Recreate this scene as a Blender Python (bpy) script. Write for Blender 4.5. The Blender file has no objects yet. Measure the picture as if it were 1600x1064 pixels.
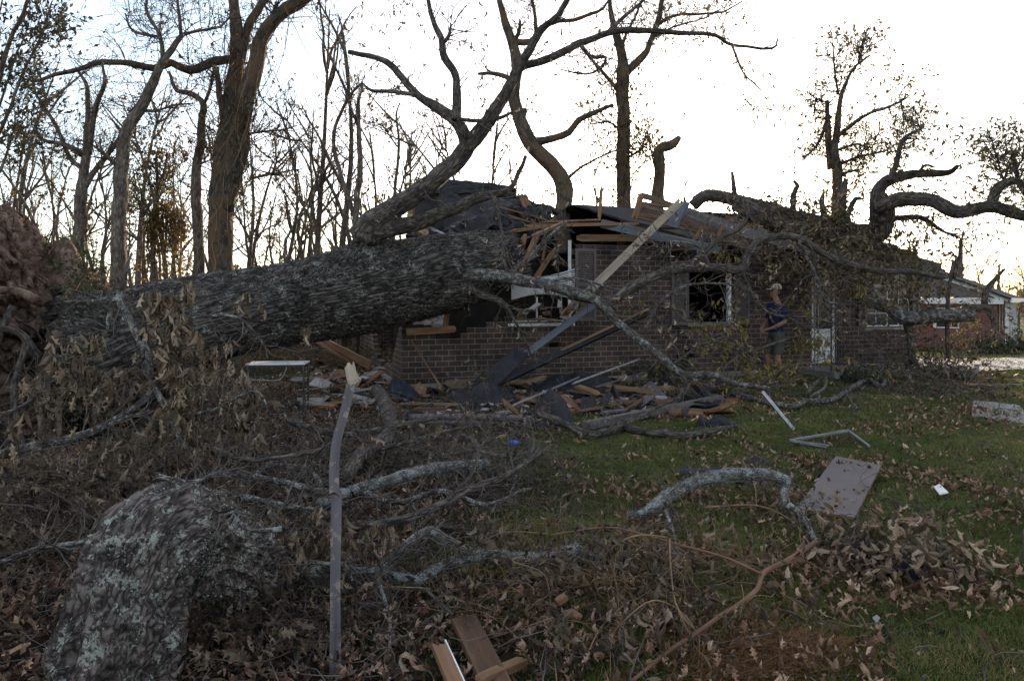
import bpy, math, random
import numpy as np
from mathutils import Vector

# ------------------------------------------------------------------ camera, sky, sun
scene = bpy.context.scene
F, HZ, CH = 1067.0, 468.0, 1.65            # focal length in photo pixels, horizon row, eye height
cam = bpy.data.objects.new('camera', bpy.data.cameras.new('camera'))
scene.collection.objects.link(cam)
cam.location = (0, 0, CH)
cam.rotation_euler = (math.radians(90), 0, 0)
cam.data.sensor_width = 36
cam.data.lens = F / 1600 * 36
cam.data.shift_y = -(532 - HZ) / 1600
cam.data.clip_start, cam.data.clip_end = 0.05, 2000
scene.camera = cam

SUN_EL, SUN_AZ = math.radians(7.0), math.radians(14.0)     # ahead of the camera, a little to the right
world = bpy.data.worlds.new('World')
scene.world = world
world.use_nodes = True
wn, wl = world.node_tree.nodes, world.node_tree.links
wn.clear()
wo = wn.new('ShaderNodeOutputWorld'); wb = wn.new('ShaderNodeBackground')
sky = wn.new('ShaderNodeTexSky'); sky.sky_type = 'NISHITA'; sky.sun_disc = False
sky.sun_elevation = SUN_EL; sky.sun_rotation = SUN_AZ
sky.air_density = 1.0; sky.dust_density = 1.2; sky.ozone_density = 2.0
wtc = wn.new('ShaderNodeTexCoord'); wmp = wn.new('ShaderNodeMapping'); wmp.inputs['Scale'].default_value = (1, 1, 2.6)
wnz = wn.new('ShaderNodeTexNoise'); wnz.inputs['Scale'].default_value = 2.2; wnz.inputs['Detail'].default_value = 7
wrp = wn.new('ShaderNodeMapRange'); wrp.inputs[1].default_value = .42; wrp.inputs[2].default_value = .68
wrp.inputs[3].default_value = .22; wrp.inputs[4].default_value = .9
wbw = wn.new('ShaderNodeRGBToBW'); wmx = wn.new('ShaderNodeMix'); wmx.data_type = 'RGBA'
wml = wn.new('ShaderNodeMix'); wml.data_type = 'RGBA'; wml.blend_type = 'MULTIPLY'; wml.inputs[0].default_value = 1
wml.inputs[7].default_value = (.62, .59, .58, 1)
wad = wn.new('ShaderNodeMix'); wad.data_type = 'RGBA'; wad.blend_type = 'ADD'; wad.inputs[0].default_value = 1; wad.inputs[7].default_value = (2.05, 1.97, 2.02, 1)
wl.new(wml.outputs[2], wad.inputs[6])
wl.new(wtc.outputs['Generated'], wmp.inputs[0]); wl.new(wmp.outputs[0], wnz.inputs['Vector'])
wl.new(wnz.outputs['Fac'], wrp.inputs[0]); wl.new(wrp.outputs[0], wmx.inputs[0])
wl.new(sky.outputs[0], wbw.inputs[0]); wl.new(wbw.outputs[0], wml.inputs[6])
wl.new(sky.outputs[0], wmx.inputs[6]); wl.new(wad.outputs[2], wmx.inputs[7])
wl.new(wmx.outputs[2], wb.inputs[0]); wb.inputs[1].default_value = 0.10
wl.new(wb.outputs[0], wo.inputs[0])

sl = bpy.data.lights.new('sun', 'SUN'); sl.energy = 2.0; sl.angle = math.radians(0.5); sl.color = (1, .78, .55)
sun = bpy.data.objects.new('sun', sl); scene.collection.objects.link(sun)
_d = Vector((math.sin(SUN_AZ) * math.cos(SUN_EL), math.cos(SUN_AZ) * math.cos(SUN_EL), math.sin(SUN_EL)))
sun.rotation_euler = _d.to_track_quat('Z', 'Y').to_euler()
sun.location = (20, 60, 12)
scene.view_settings.view_transform = 'Standard'; scene.view_settings.look = 'None'
scene.view_settings.exposure = 2.5; scene.view_settings.gamma = 1; scene.view_settings.use_curve_mapping = False
scene.cycles.max_bounces = 5; scene.cycles.diffuse_bounces = 3; scene.cycles.glossy_bounces = 2
scene.cycles.transparent_max_bounces = 8; scene.cycles.use_denoising = True

# ------------------------------------------------------------------ small maths
rng = np.random.default_rng(11)
random.seed(5)
def P(px, py, Y): return np.array([(px - 800) / F * Y, Y, CH - (py - HZ) / F * Y])
def G(px, py, z=0.0):
    Y = (CH - z) * F / (py - HZ)
    return np.array([(px - 800) / F * Y, Y, z])
def nrm(a):
    a = np.asarray(a, float)
    return a / np.maximum(np.linalg.norm(a, axis=-1, keepdims=True), 1e-9)
def sstep(a, b, x):
    t = np.clip((x - a) / (b - a), 0, 1); return t * t * (3 - 2 * t)
def _hash(ix, iy, iz, seed):
    h = (ix * 374761393 + iy * 668265263 + iz * 2147483647 + seed * 1274126177) & 0xffffffff
    h = ((h ^ (h >> 13)) * 1274126177) & 0xffffffff
    h = ((h ^ (h >> 16)) * 2246822519) & 0xffffffff
    return ((h ^ (h >> 15)) & 0xffff) / 65535.0
def vnoise(p, seed=0):
    p = np.asarray(p, float); i = np.floor(p).astype(np.int64); f = p - i; f = f * f * (3 - 2 * f)
    r = 0
    for dx in (0, 1):
        for dy in (0, 1):
            for dz in (0, 1):
                w = (f[..., 0] if dx else 1 - f[..., 0]) * (f[..., 1] if dy else 1 - f[..., 1]) * (f[..., 2] if dz else 1 - f[..., 2])
                r = r + w * _hash(i[..., 0] + dx, i[..., 1] + dy, i[..., 2] + dz, seed)
    return r * 2 - 1
def fbm(p, oct=4, seed=0, gain=.5):
    p = np.asarray(p, float); s = 0; a = 1
    for k in range(oct):
        s = s + a * vnoise(p * (2.03 ** k), seed + k * 17); a *= gain
    return s
def n2(x, y, s, seed=0, oct=3):
    x = np.asarray(x, float); y = np.asarray(y, float)
    return fbm(np.stack([x * s, y * s, np.zeros_like(x) + .5], -1), oct, seed)
def gz(x, y):
    """height of the ground"""
    x = np.asarray(x, float); y = np.asarray(y, float)
    z = .035 * n2(x, y, .55, 3) + .012 * n2(x, y, 2.3, 4, 2)
    z = z - .75 * sstep(18, 30, y) * sstep(9, 17, x)
    z = z - .3 * sstep(22, 60, y) * (1 - sstep(9, 17, x))
    z = z - .55 * np.exp(-(((x + 6.4) / 1.5) ** 2 + ((y - 9.0) / 1.2) ** 2))
    return z

# ------------------------------------------------------------------ materials
def nodes(name):
    m = bpy.data.materials.new(name); m.use_nodes = True
    nt = m.node_tree; b = nt.nodes['Principled BSDF']
    b.inputs['Specular IOR Level'].default_value = .25
    return m, nt, b
def lk(nt, a, b): nt.links.new(a, b)
def N(nt, t, **kw):
    n = nt.nodes.new('ShaderNode' + t)
    for k, v in kw.items():
        if k.startswith('i_'): n.inputs[k[2:].replace('_', ' ')].default_value = v
        else: setattr(n, k, v)
    return n
def ramp(nt, fac, stops):
    r = N(nt, 'ValToRGB'); e = r.color_ramp.elements
    while len(e) < len(stops): e.new(.5)
    for k, (p, c) in enumerate(stops): e[k].position = p; e[k].color = (*c, 1)
    lk(nt, fac, r.inputs[0]); return r
def coords(nt, scale=(1, 1, 1), attr='bc'):
    a = N(nt, 'Attribute', attribute_name=attr); mp = N(nt, 'Mapping'); mp.inputs['Scale'].default_value = scale
    lk(nt, a.outputs['Vector'], mp.inputs[0]); return mp.outputs[0]
def noise(nt, vec, scale, detail=5, rough=.6):
    n = N(nt, 'TexNoise'); n.inputs['Scale'].default_value = scale; n.inputs['Detail'].default_value = detail
    n.inputs['Roughness'].default_value = rough; lk(nt, vec, n.inputs['Vector']); return n.outputs['Fac']
def mixc(nt, fac, a, b, blend='MIX'):
    m = N(nt, 'Mix', data_type='RGBA', blend_type=blend)
    for s, i in ((fac, 0), (a, 6), (b, 7)):
        if isinstance(s, (int, float)): m.inputs[i].default_value = s
        elif isinstance(s, tuple): m.inputs[i].default_value = (*s, 1)
        else: lk(nt, s, m.inputs[i])
    return m.outputs[2]
def bump(nt, h, b, strength=.5, dist=.01):
    n = N(nt, 'Bump'); n.inputs['Strength'].default_value = strength; n.inputs['Distance'].default_value = dist
    lk(nt, h, n.inputs['Height']); lk(nt, n.outputs[0], b.inputs['Normal'])
def gen_mat(name, stops, scale=4, stretch=(1, 1, 1), rough=.85, bmp=.4, dist=.01, spec=.25, metal=0, speck=None):
    m, nt, b = nodes(name); v = coords(nt, stretch); f = noise(nt, v, scale)
    c = ramp(nt, f, stops).outputs[0]
    if speck:                                   # (colour, scale, threshold)
        s = noise(nt, coords(nt), speck[1], 4); r = ramp(nt, s, [(speck[2], (0, 0, 0)), (speck[2] + .04, (1, 1, 1))])
        c = mixc(nt, r.outputs[0], c, speck[0])
    lk(nt, c, b.inputs['Base Color']); b.inputs['Roughness'].default_value = rough
    b.inputs['Specular IOR Level'].default_value = spec; b.inputs['Metallic'].default_value = metal
    bump(nt, noise(nt, v, scale * 3), b, bmp, dist); return m
def bark_mat(name, dark, mid, light, lichen=(.3, .33, .29), lam=.5, fine=1.0, bmp=1.0, stretch=.22, warm=None):
    m, nt, b = nodes(name)
    v = coords(nt, (1, 1, stretch)); v0 = N(nt, 'TexCoord').outputs['Object']
    wob = noise(nt, v0, 5 * fine, 3)
    vo = N(nt, 'TexVoronoi', feature='DISTANCE_TO_EDGE'); vo.inputs['Scale'].default_value = 26 * fine
    mv = N(nt, 'VectorMath', operation='ADD'); sc = N(nt, 'VectorMath', operation='SCALE'); sc.inputs['Scale'].default_value = .09 / fine
    nn = N(nt, 'TexNoise'); nn.inputs['Scale'].default_value = 14 * fine; lk(nt, v, nn.inputs['Vector'])
    lk(nt, nn.outputs['Color'], sc.inputs[0]); lk(nt, v, mv.inputs[0]); lk(nt, sc.outputs[0], mv.inputs[1])
    lk(nt, mv.outputs[0], vo.inputs['Vector'])
    fi = noise(nt, v, 60 * fine, 6, .7)
    mul = N(nt, 'Math', operation='MULTIPLY_ADD'); lk(nt, vo.outputs['Distance'], mul.inputs[0]); mul.inputs[1].default_value = 1.6; lk(nt, fi, mul.inputs[2])
    c = ramp(nt, mul.outputs[0], [(.35, dark), (.62, mid), (.95, light)]).outputs[0]
    big = ramp(nt, wob, [(.4, (.6, .6, .6)), (.62, (1.15, 1.12, 1.1))]).outputs[0]
    c = mixc(nt, 1.0, c, big, 'MULTIPLY')
    if warm: c = mixc(nt, ramp(nt, noise(nt, v0, 3, 4), [(.45, (0, 0, 0)), (.6, (1, 1, 1))]).outputs[0], c, warm)
    if lam > 0:
        l1 = mixc(nt, .5, noise(nt, v0, 7 * fine, 4, .6), noise(nt, v0, 42 * fine, 6, .7))
        th = .61 - .075 * lam
        lf = ramp(nt, l1, [(th, (0, 0, 0)), (th + .05, (1, 1, 1))]).outputs[0]
        lc = mixc(nt, noise(nt, v0, 90 * fine, 3), tuple(x * .45 for x in lichen), tuple(min(1, x * 1.5) for x in lichen))
        c = mixc(nt, lf, c, lc)
    lk(nt, c, b.inputs['Base Color']); b.inputs['Roughness'].default_value = .9
    bump(nt, mul.outputs[0], b, bmp, .02 / fine); return m
def leaf_mat(name, stops, transl=.2, rough=.65):
    m, nt, b = nodes(name)
    a = N(nt, 'Attribute', attribute_name='rnd'); c = ramp(nt, a.outputs['Fac'], stops)
    vv = noise(nt, coords(nt), 90, 3); c2 = mixc(nt, 1.0, c.outputs[0], ramp(nt, vv, [(.3, (.7, .7, .7)), (.7, (1.2, 1.2, 1.2))]).outputs[0], 'MULTIPLY')
    lk(nt, c2, b.inputs['Base Color']); b.inputs['Roughness'].default_value = rough
    t = N(nt, 'BsdfTranslucent'); lk(nt, c2, t.inputs[0]); mx = N(nt, 'MixShader'); mx.inputs[0].default_value = transl
    lk(nt, b.outputs[0], mx.inputs[1]); lk(nt, t.outputs[0], mx.inputs[2]); lk(nt, mx.outputs[0], nt.nodes['Material Output'].inputs[0])
    return m
M = {}
M['bark_main'] = bark_mat('fallen trunk bark', (.005, .004, .004), (.038, .033, .03), (.14, .128, .118), (.26, .27, .25), .7, .75, 1.0, .16)
M['bark_log'] = bark_mat('foreground limb bark', (.007, .006, .006), (.055, .044, .04), (.17, .145, .135), (.31, .33, .29), .98, 1.8, 1.0, .6)
M['bark'] = bark_mat('limb bark', (.012, .01, .009), (.055, .046, .04), (.13, .115, .1), (.22, .24, .21), .25, 1, .7)
M['bark_warm'] = bark_mat('standing tree bark', (.02, .013, .008), (.075, .06, .046), (.15, .12, .09), (.2, .19, .13), .2, .6, .8, .2, warm=(.1, .066, .038))
M['bark_dark'] = bark_mat('distant bark', (.03, .023, .018), (.1, .08, .065), (.18, .15, .12), lam=0, fine=.7, bmp=.5)
M['lichen'] = bark_mat('lichened branch', (.015, .013, .012), (.06, .05, .045), (.15, .135, .125), (.28, .305, .285), 1.15, 1.7, 1.0)
M['silver'] = bark_mat('silvery lichen crust', (.03, .027, .025), (.09, .085, .08), (.17, .165, .16), (.27, .295, .28), 1.4, 1.9, 1.0)
M['twig'] = gen_mat('twig bark', [(.35, (.045, .036, .03)), (.65, (.14, .12, .105))], 9, rough=.9)
M['twig_dark'] = gen_mat('dark twig bark', [(.35, (.03, .023, .018)), (.65, (.085, .066, .052))], 9, rough=.9)
M['redstick'] = gen_mat('reddish stick bark', [(.35, (.1, .052, .032)), (.65, (.19, .1, .062))], 20, (1, 1, .2), rough=.7)
M['canes'] = gen_mat('dry cane', [(.35, (.12, .075, .035)), (.65, (.22, .15, .08))], 20, (1, 1, .2), rough=.7)
M['oak'] = leaf_mat('hanging oak leaf', [(0, (.035, .024, .013)), (.35, (.12, .084, .05)), (.7, (.24, .175, .115)), (1, (.44, .34, .24))])
M['roofleaf'] = leaf_mat('roof foliage', [(0, (.055, .045, .024)), (.4, (.115, .09, .048)), (.75, (.19, .145, .08)), (1, (.29, .22, .13))])
M['yleaf'] = leaf_mat('yellow leaf', [(0, (.1, .075, .02)), (.5, (.25, .19, .05)), (1, (.42, .33, .11))])
_m, _nt, _b = nodes('leafy lichen'); _a = N(_nt, 'Attribute', attribute_name='rnd'); lk(_nt, ramp(_nt, _a.outputs['Fac'], [(0, (.08, .09, .08)), (.55, (.2, .225, .205)), (1, (.38, .41, .38))]).outputs[0], _b.inputs['Base Color']); _b.inputs['Roughness'].default_value = .95; M['lichleaf'] = _m
M['gold'] = leaf_mat('woods leaf', [(0, (.05, .042, .018)), (.5, (.12, .085, .03)), (1, (.24, .15, .045))], .5)
M['grayleaf'] = leaf_mat('dull leaf', [(0, (.035, .035, .024)), (.5, (.065, .06, .035)), (1, (.12, .1, .055))], .4)
M['litter'] = leaf_mat('fallen leaf', [(0, (.03, .017, .01)), (.3, (.1, .056, .034)), (.7, (.26, .155, .1)), (1, (.5, .36, .25))], .06)
M['darklitter'] = leaf_mat('shade toned fallen leaf', [(0, (.022, .017, .011)), (.5, (.07, .052, .034)), (1, (.2, .15, .1))], .05)  # darker copy of the leaf colours, standing in for shade under the brush
M['grass'] = leaf_mat('grass blade', [(0, (.06, .082, .018)), (.5, (.135, .158, .038)), (.85, (.21, .205, .065)), (1, (.28, .2, .1))], .35)
M['shrub'] = leaf_mat('shrub leaf', [(0, (.018, .03, .01)), (.6, (.04, .058, .02)), (1, (.07, .085, .03))], .3)
M['needles'] = leaf_mat('dead pine needle', [(0, (.1, .045, .02)), (.6, (.2, .095, .04)), (1, (.3, .16, .07))], .2)
M['soil'] = gen_mat('root soil', [(.3, (.035, .022, .016)), (.5, (.14, .092, .068)), (.72, (.28, .2, .155))], 9, rough=1, bmp=1, dist=.05)
M['lumber'] = gen_mat('framing lumber', [(.3, (.11, .058, .03)), (.55, (.2, .115, .062)), (.75, (.32, .21, .125))], 14, (.12, 1, 1), rough=.75, bmp=.3, dist=.004)
M['palewood'] = gen_mat('pale weathered plank', [(.3, (.17, .14, .11)), (.55, (.28, .235, .185)), (.75, (.38, .33, .27))], 12, (.12, 1, 1), rough=.85, bmp=.5, dist=.005)
M['rotwood'] = gen_mat('rotten brown board', [(.3, (.03, .017, .01)), (.55, (.085, .048, .028)), (.75, (.15, .095, .06))], 10, (.15, 1, 1), rough=.9, bmp=.8, dist=.006)
M['oldwood'] = gen_mat('weathered brown board', [(.3, (.07, .035, .018)), (.55, (.15, .085, .045)), (.75, (.23, .15, .09))], 14, (.12, 1, 1), rough=.85, bmp=.5, dist=.005)
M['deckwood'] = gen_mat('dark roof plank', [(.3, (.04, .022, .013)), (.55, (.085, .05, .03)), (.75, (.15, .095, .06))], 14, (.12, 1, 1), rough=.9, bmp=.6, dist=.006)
M['greywood'] = gen_mat('grey painted trim', [(.3, (.06, .055, .058)), (.55, (.1, .092, .098)), (.8, (.14, .13, .135))], 14, (.1, 1, 1), rough=.85, bmp=1.0, dist=.008, speck=((.19, .155, .13), 22, .56))
M['bluewood'] = gen_mat('blue grey board', [(.3, (.06, .072, .09)), (.7, (.12, .14, .165))], 9, (.15, 1, 1), rough=.6, bmp=.2)
M['tar'] = gen_mat('tar paper', [(.3, (.008, .008, .01)), (.7, (.025, .025, .03))], 6, rough=.55, bmp=.7, dist=.02)
M['shingle'] = gen_mat('dark shingle', [(.3, (.012, .012, .014)), (.55, (.03, .029, .031)), (.8, (.055, .052, .05))], 16, (1, 4, 4), rough=.95, bmp=.8, dist=.02)
M['white'] = gen_mat('white paint', [(.3, (.5, .5, .5)), (.7, (.72, .72, .71))], 7, rough=.5, bmp=.1, speck=((.2, .19, .17), 9, .66))
M['blind'] = gen_mat('white blind slat', [(.3, (.72, .75, .8)), (.7, (.86, .88, .9))], 7, rough=.45, bmp=.05)
M['shutter'] = gen_mat('brown shutter', [(.3, (.1, .084, .082)), (.7, (.14, .118, .114))], 7, rough=.6, bmp=.1)
M['alu'] = gen_mat('bare aluminium', [(.3, (.16, .18, .21)), (.7, (.32, .34, .37))], 12, rough=.38, bmp=.1, metal=.7, spec=.5)
M['blackmetal'] = gen_mat('black metal tube', [(.3, (.012, .012, .013)), (.7, (.03, .03, .032))], 12, rough=.45, bmp=.05, spec=.5)
M['concrete'] = gen_mat('concrete', [(.3, (.14, .13, .12)), (.55, (.23, .22, .2)), (.75, (.3, .285, .26))], 2.5, rough=.95, bmp=.3)
M['drive'] = gen_mat('driveway concrete', [(.3, (.28, .25, .23)), (.6, (.42, .38, .35)), (.8, (.5, .46, .43))], 1.2, rough=.95, bmp=.3)
M['panel'] = gen_mat('brown panel', [(.3, (.085, .07, .068)), (.7, (.12, .1, .097))], 1.6, rough=.5, bmp=.05, speck=((.3, .3, .32), 5, .7))
M['board'] = gen_mat('pale board', [(.3, (.17, .155, .155)), (.7, (.28, .26, .26))], 2, rough=.8, bmp=.1, speck=((.08, .06, .05), 8, .62))
M['dark'] = gen_mat('unlit interior', [(.3, (.012, .011, .01)), (.7, (.035, .03, .027))], 3, rough=1)  # near-black colour puts the darkness of the rooms into the walls
M['plaster'] = gen_mat('broken plasterboard', [(.3, (.2, .19, .18)), (.7, (.4, .38, .36))], 5, rough=.95)
M['insul'] = gen_mat('insulation', [(.3, (.2, .13, .07)), (.7, (.38, .28, .18))], 9, rough=1, bmp=1, dist=.03)
M['blue'] = gen_mat('blue plastic', [(.3, (.02, .1, .5)), (.7, (.03, .14, .62))], 8, rough=.35, bmp=.1)
M['blackcloth'] = gen_mat('black cloth', [(.3, (.003, .003, .005)), (.7, (.011, .011, .017))], 8, rough=.6, bmp=.6)
M['denim'] = gen_mat('blue cloth', [(.3, (.014, .018, .026)), (.7, (.035, .042, .055))], 8, rough=.9)
M['skin'] = gen_mat('skin', [(.3, (.2, .1, .07)), (.7, (.26, .14, .1))], 8, rough=.55, bmp=.05)
M['navy'] = gen_mat('navy shirt', [(.3, (.008, .011, .035)), (.7, (.014, .018, .055))], 8, rough=.9, bmp=.2)
M['shorts'] = gen_mat('grey green shorts', [(.3, (.05, .052, .048)), (.7, (.075, .078, .072))], 8, rough=.9, bmp=.2)
M['cap'] = gen_mat('khaki cap', [(.3, (.3, .27, .23)), (.7, (.4, .37, .32))], 8, rough=.9, bmp=.1)
M['hair'] = gen_mat('brown hair', [(.3, (.02, .012, .008)), (.7, (.05, .03, .02))], 30, rough=.7)
M['shoe'] = gen_mat('shoe leather', [(.3, (.05, .04, .03)), (.7, (.12, .1, .08))], 9, rough=.7)
m, nt, b = nodes('window glass'); b.inputs['Base Color'].default_value = (.02, .024, .03, 1); b.inputs['Roughness'].default_value = .08; b.inputs['Specular IOR Level'].default_value = .6; M['glass'] = m
def brick_mat(name, c1, c2, mortar, tint):
    m, nt, b = nodes(name); v = coords(nt)
    br = N(nt, 'TexBrick'); lk(nt, v, br.inputs['Vector'])
    for k, x in (('Color1', c1), ('Color2', c2), ('Mortar', mortar)): br.inputs[k].default_value = (*x, 1)
    for k, x in (('Scale', 1), ('Mortar Size', .0062), ('Mortar Smooth', .1), ('Bias', -.1), ('Brick Width', .25), ('Row Height', .1016)): br.inputs[k].default_value = x
    big = ramp(nt, noise(nt, v, 1.3, 5), [(.35, tint[0]), (.65, tint[1])]).outputs[0]
    c = mixc(nt, 1.0, br.outputs['Color'], big, 'MULTIPLY')
    c = mixc(nt, 1.0, c, ramp(nt, noise(nt, v, 40, 3), [(.3, (.7, .7, .7)), (.7, (1.25, 1.25, 1.25))]).outputs[0], 'MULTIPLY')
    lk(nt, c, b.inputs['Base Color']); b.inputs['Roughness'].default_value = .92
    inv = N(nt, 'Math', operation='SUBTRACT'); inv.inputs[0].default_value = 1; lk(nt, br.outputs['Fac'], inv.inputs[1])
    bump(nt, inv.outputs[0], b, .8, .008); return m
M['brick'] = brick_mat('dark brown brick', (.048, .036, .031), (.088, .062, .053), (.22, .2, .185), ((.5, .5, .52), (1.4, 1.3, 1.22)))
M['redbrick'] = brick_mat('red brick', (.12, .045, .034), (.19, .075, .055), (.24, .2, .18), ((.8, .8, .8), (1.15, 1.1, 1.1)))

# ------------------------------------------------------------------ mesh collecting and linking
class MB:
    def __init__(s): s.far = 0; s.V = []; s.Q = []; s.bc = []; s.rn = []; s.n = 0
    def add(s, V, faces, bc=None, rnd=0.5, mat=0, smooth=True):
        V = np.asarray(V, float).reshape(-1, 3)
        s.V.append(V); s.bc.append(V if bc is None else np.asarray(bc, float).reshape(-1, 3))
        s.rn.append(np.broadcast_to(np.asarray(rnd, float), (len(V),)))
        if not isinstance(faces, list): faces = [faces]
        for f in faces:
            f = np.asarray(f, np.int64)
            if len(f): s.Q.append((f + s.n, mat, smooth))
        s.n += len(V); return s
    def build(s, name, mats, parent=None, label=None, cat=None, group=None, kind=None, origin=None, mods=None):
        if not isinstance(mats, (list, tuple)): mats = [mats]
        V = np.concatenate(s.V); 
        if origin is None:
            origin = np.array([(V[:, 0].min() + V[:, 0].max()) / 2, (V[:, 1].min() + V[:, 1].max()) / 2, V[:, 2].min()])
        origin = np.asarray(origin, float)
        me = bpy.data.meshes.new(name)
        me.vertices.add(len(V)); me.vertices.foreach_set('co', (V - origin).astype(np.float32).ravel())
        li = np.concatenate([q.ravel() for q, _, _ in s.Q]); cnt = np.concatenate([np.full(len(q), q.shape[1]) for q, _, _ in s.Q])
        mi = np.concatenate([np.full(len(q), m_) for q, m_, _ in s.Q]); sm = np.concatenate([np.full(len(q), b_) for q, _, b_ in s.Q])
        st = np.concatenate([[0], np.cumsum(cnt)[:-1]])
        me.loops.add(len(li)); me.loops.foreach_set('vertex_index', li.astype(np.int32))
        me.polygons.add(len(cnt)); me.polygons.foreach_set('loop_start', st.astype(np.int32))
        try: me.polygons.foreach_set('loop_total', cnt.astype(np.int32))
        except Exception: pass
        me.polygons.foreach_set('material_index', mi.astype(np.int32)); me.polygons.foreach_set('use_smooth', sm.astype(bool))
        a = me.attributes.new('bc', 'FLOAT_VECTOR', 'POINT'); a.data.foreach_set('vector', np.concatenate(s.bc).astype(np.float32).ravel())
        a = me.attributes.new('rnd', 'FLOAT', 'POINT'); a.data.foreach_set('value', np.concatenate(s.rn).astype(np.float32))
        for m_ in mats: me.materials.append(M[m_] if isinstance(m_, str) else m_)
        me.update(calc_edges=True)
        o = bpy.data.objects.new(name, me); scene.collection.objects.link(o)
        if parent is not None:
            o.parent = parent; o.location = Vector(origin) - Vector(wpos(parent))
        else: o.location = origin
        tag(o, label, cat, group, kind); return o
def wpos(o):
    v = Vector(o.location)
    while o.parent is not None: o = o.parent; v = v + Vector(o.location)
    return v
def tag(o, label=None, cat=None, group=None, kind=None):
    for k, v in (('label', label), ('category', cat), ('group', group), ('kind', kind)):
        if v: o[k] = v
    return o
def thing(name, loc, label, cat, group=None):
    o = bpy.data.objects.new(name, None); scene.collection.objects.link(o); o.location = loc
    o.empty_display_size = .2
    return tag(o, label, cat, group)
def dup(root, loc, rotz=0, scale=1, label=None, parent=None):
    r = root.copy(); scene.collection.objects.link(r)
    if parent is None: r.location = loc; r.rotation_euler = (0, 0, rotz); r.scale = (scale,) * 3
    else: r.parent = parent
    if label: r['label'] = label
    for ch in list(root.children): dup(ch, None, parent=r)
    return r

# ------------------------------------------------------------------ tubes, boards, leaves
def spline(pts, step):
    pts = np.asarray(pts, float)
    if len(pts) == 2: pts = np.stack([pts[0], (pts[0] + pts[1]) / 2, pts[1]])
    p = np.vstack([2 * pts[0] - pts[1], pts, 2 * pts[-1] - pts[-2]]); out = []
    for i in range(len(pts) - 1):
        a, b, c, d = p[i:i + 4]; n = max(2, int(np.linalg.norm(c[:3] - b[:3]) / step))
        t = (np.arange(n) / n)[:, None]
        out.append(.5 * (2 * b + (c - a) * t + (2 * a - 5 * b + 4 * c - d) * t ** 2 + (3 * b - a - 3 * c + d) * t ** 3))
    out.append(pts[-1:]); return np.vstack(out)
def tube(mb, path, rad, seg=10, mat=0, lump=0.0, disp=None, flat=1.0, cap=True, jag=0.0, rnd=.5):
    path = np.asarray(path, float); n = len(path); rad = np.broadcast_to(np.asarray(rad, float), (n,))
    T = nrm(np.gradient(path, axis=0)); ref = np.array([0, 0, 1.]) if abs(T[0][2]) < .8 else np.array([1., 0, 0])
    u = nrm(np.cross(T[0], ref)); U = []
    for i in range(n): u = nrm(u - T[i] * np.dot(u, T[i])); U.append(u)
    U = np.array(U); W = np.cross(T, U); th = np.arange(seg) / seg * 2 * np.pi
    L = np.concatenate([[0], np.cumsum(np.linalg.norm(np.diff(path, axis=0), axis=1))]); rm = rad.mean()
    c, s_ = np.cos(th), np.sin(th)
    bc = np.stack([np.broadcast_to(c * rm, (n, seg)), np.broadcast_to(s_ * rm, (n, seg)), np.broadcast_to(L[:, None], (n, seg))], -1) + rng.random(3) * 40
    R = np.broadcast_to(rad[:, None], (n, seg)).copy()
    if lump: R = R * (1 + lump * fbm(bc * np.array([1, 1, .5]) / max(rm * 1.3, .01), 3, 5))
    if disp is not None: R = R + disp(bc, np.broadcast_to(L[:, None], (n, seg)), np.broadcast_to(th, (n, seg)))
    V = path[:, None] + R[..., None] * (c[None, :, None] * U[:, None] + flat * s_[None, :, None] * W[:, None])
    if jag:
        V[-1] += T[-1] * (rng.random(seg)[:, None] - .3) * jag; V[0] -= T[0] * (rng.random(seg)[:, None] - .3) * jag
    i, j = np.meshgrid(np.arange(n - 1), np.arange(seg), indexing='ij'); j2 = (j + 1) % seg
    q = np.stack([i * seg + j, i * seg + j2, (i + 1) * seg + j2, (i + 1) * seg + j], -1).reshape(-1, 4)
    V = V.reshape(-1, 3); b = bc.reshape(-1, 3); fs = [q]
    if cap:
        V = np.vstack([V, path[0], path[-1]]); b = np.vstack([b, b[0], b[-1]]); k = np.arange(seg); k2 = (k + 1) % seg
        fs.append(np.stack([np.full(seg, n * seg), k2, k], -1)); fs.append(np.stack([np.full(seg, n * seg + 1), (n - 1) * seg + k, (n - 1) * seg + k2], -1))
    mb.add(V, fs, b, rnd, mat); return path, rad
def tubes(mb, P_, R_, seg=3, mat=0):
    """many short tapering twigs at once: P_ (N,K,3), R_ (N,K)"""
    P_ = np.asarray(P_, float); Nn, K = P_.shape[:2]
    if Nn == 0: return
    R_ = np.maximum(R_, np.minimum(.012, .00026 * np.maximum(P_[..., 1], mb.far)))
    T = nrm(np.gradient(P_, axis=1)); d = nrm(P_[:, -1] - P_[:, 0]); ref = np.where(np.abs(d[:, 2:3]) < .7, [[0, 0, 1.]], [[1., 0, 0]])
    U = nrm(np.cross(T, ref[:, None])); W = np.cross(T, U); th = np.arange(seg) / seg * 2 * np.pi
    V = P_[:, :, None] + R_[:, :, None, None] * (np.cos(th)[:, None] * U[:, :, None] + np.sin(th)[:, None] * W[:, :, None])
    b = np.arange(Nn)[:, None, None] * K * seg; i = np.arange(K - 1)[None, :, None] * seg; j = np.arange(seg)[None, None, :]; j2 = (j + 1) % seg
    q = np.stack(np.broadcast_arrays(b + i + j, b + i + j2, b + i + seg + j2, b + i + seg + j), -1).reshape(-1, 4)
    mb.add(V.reshape(-1, 3), q, None, np.repeat(rng.random(Nn), K * seg), mat)
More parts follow.
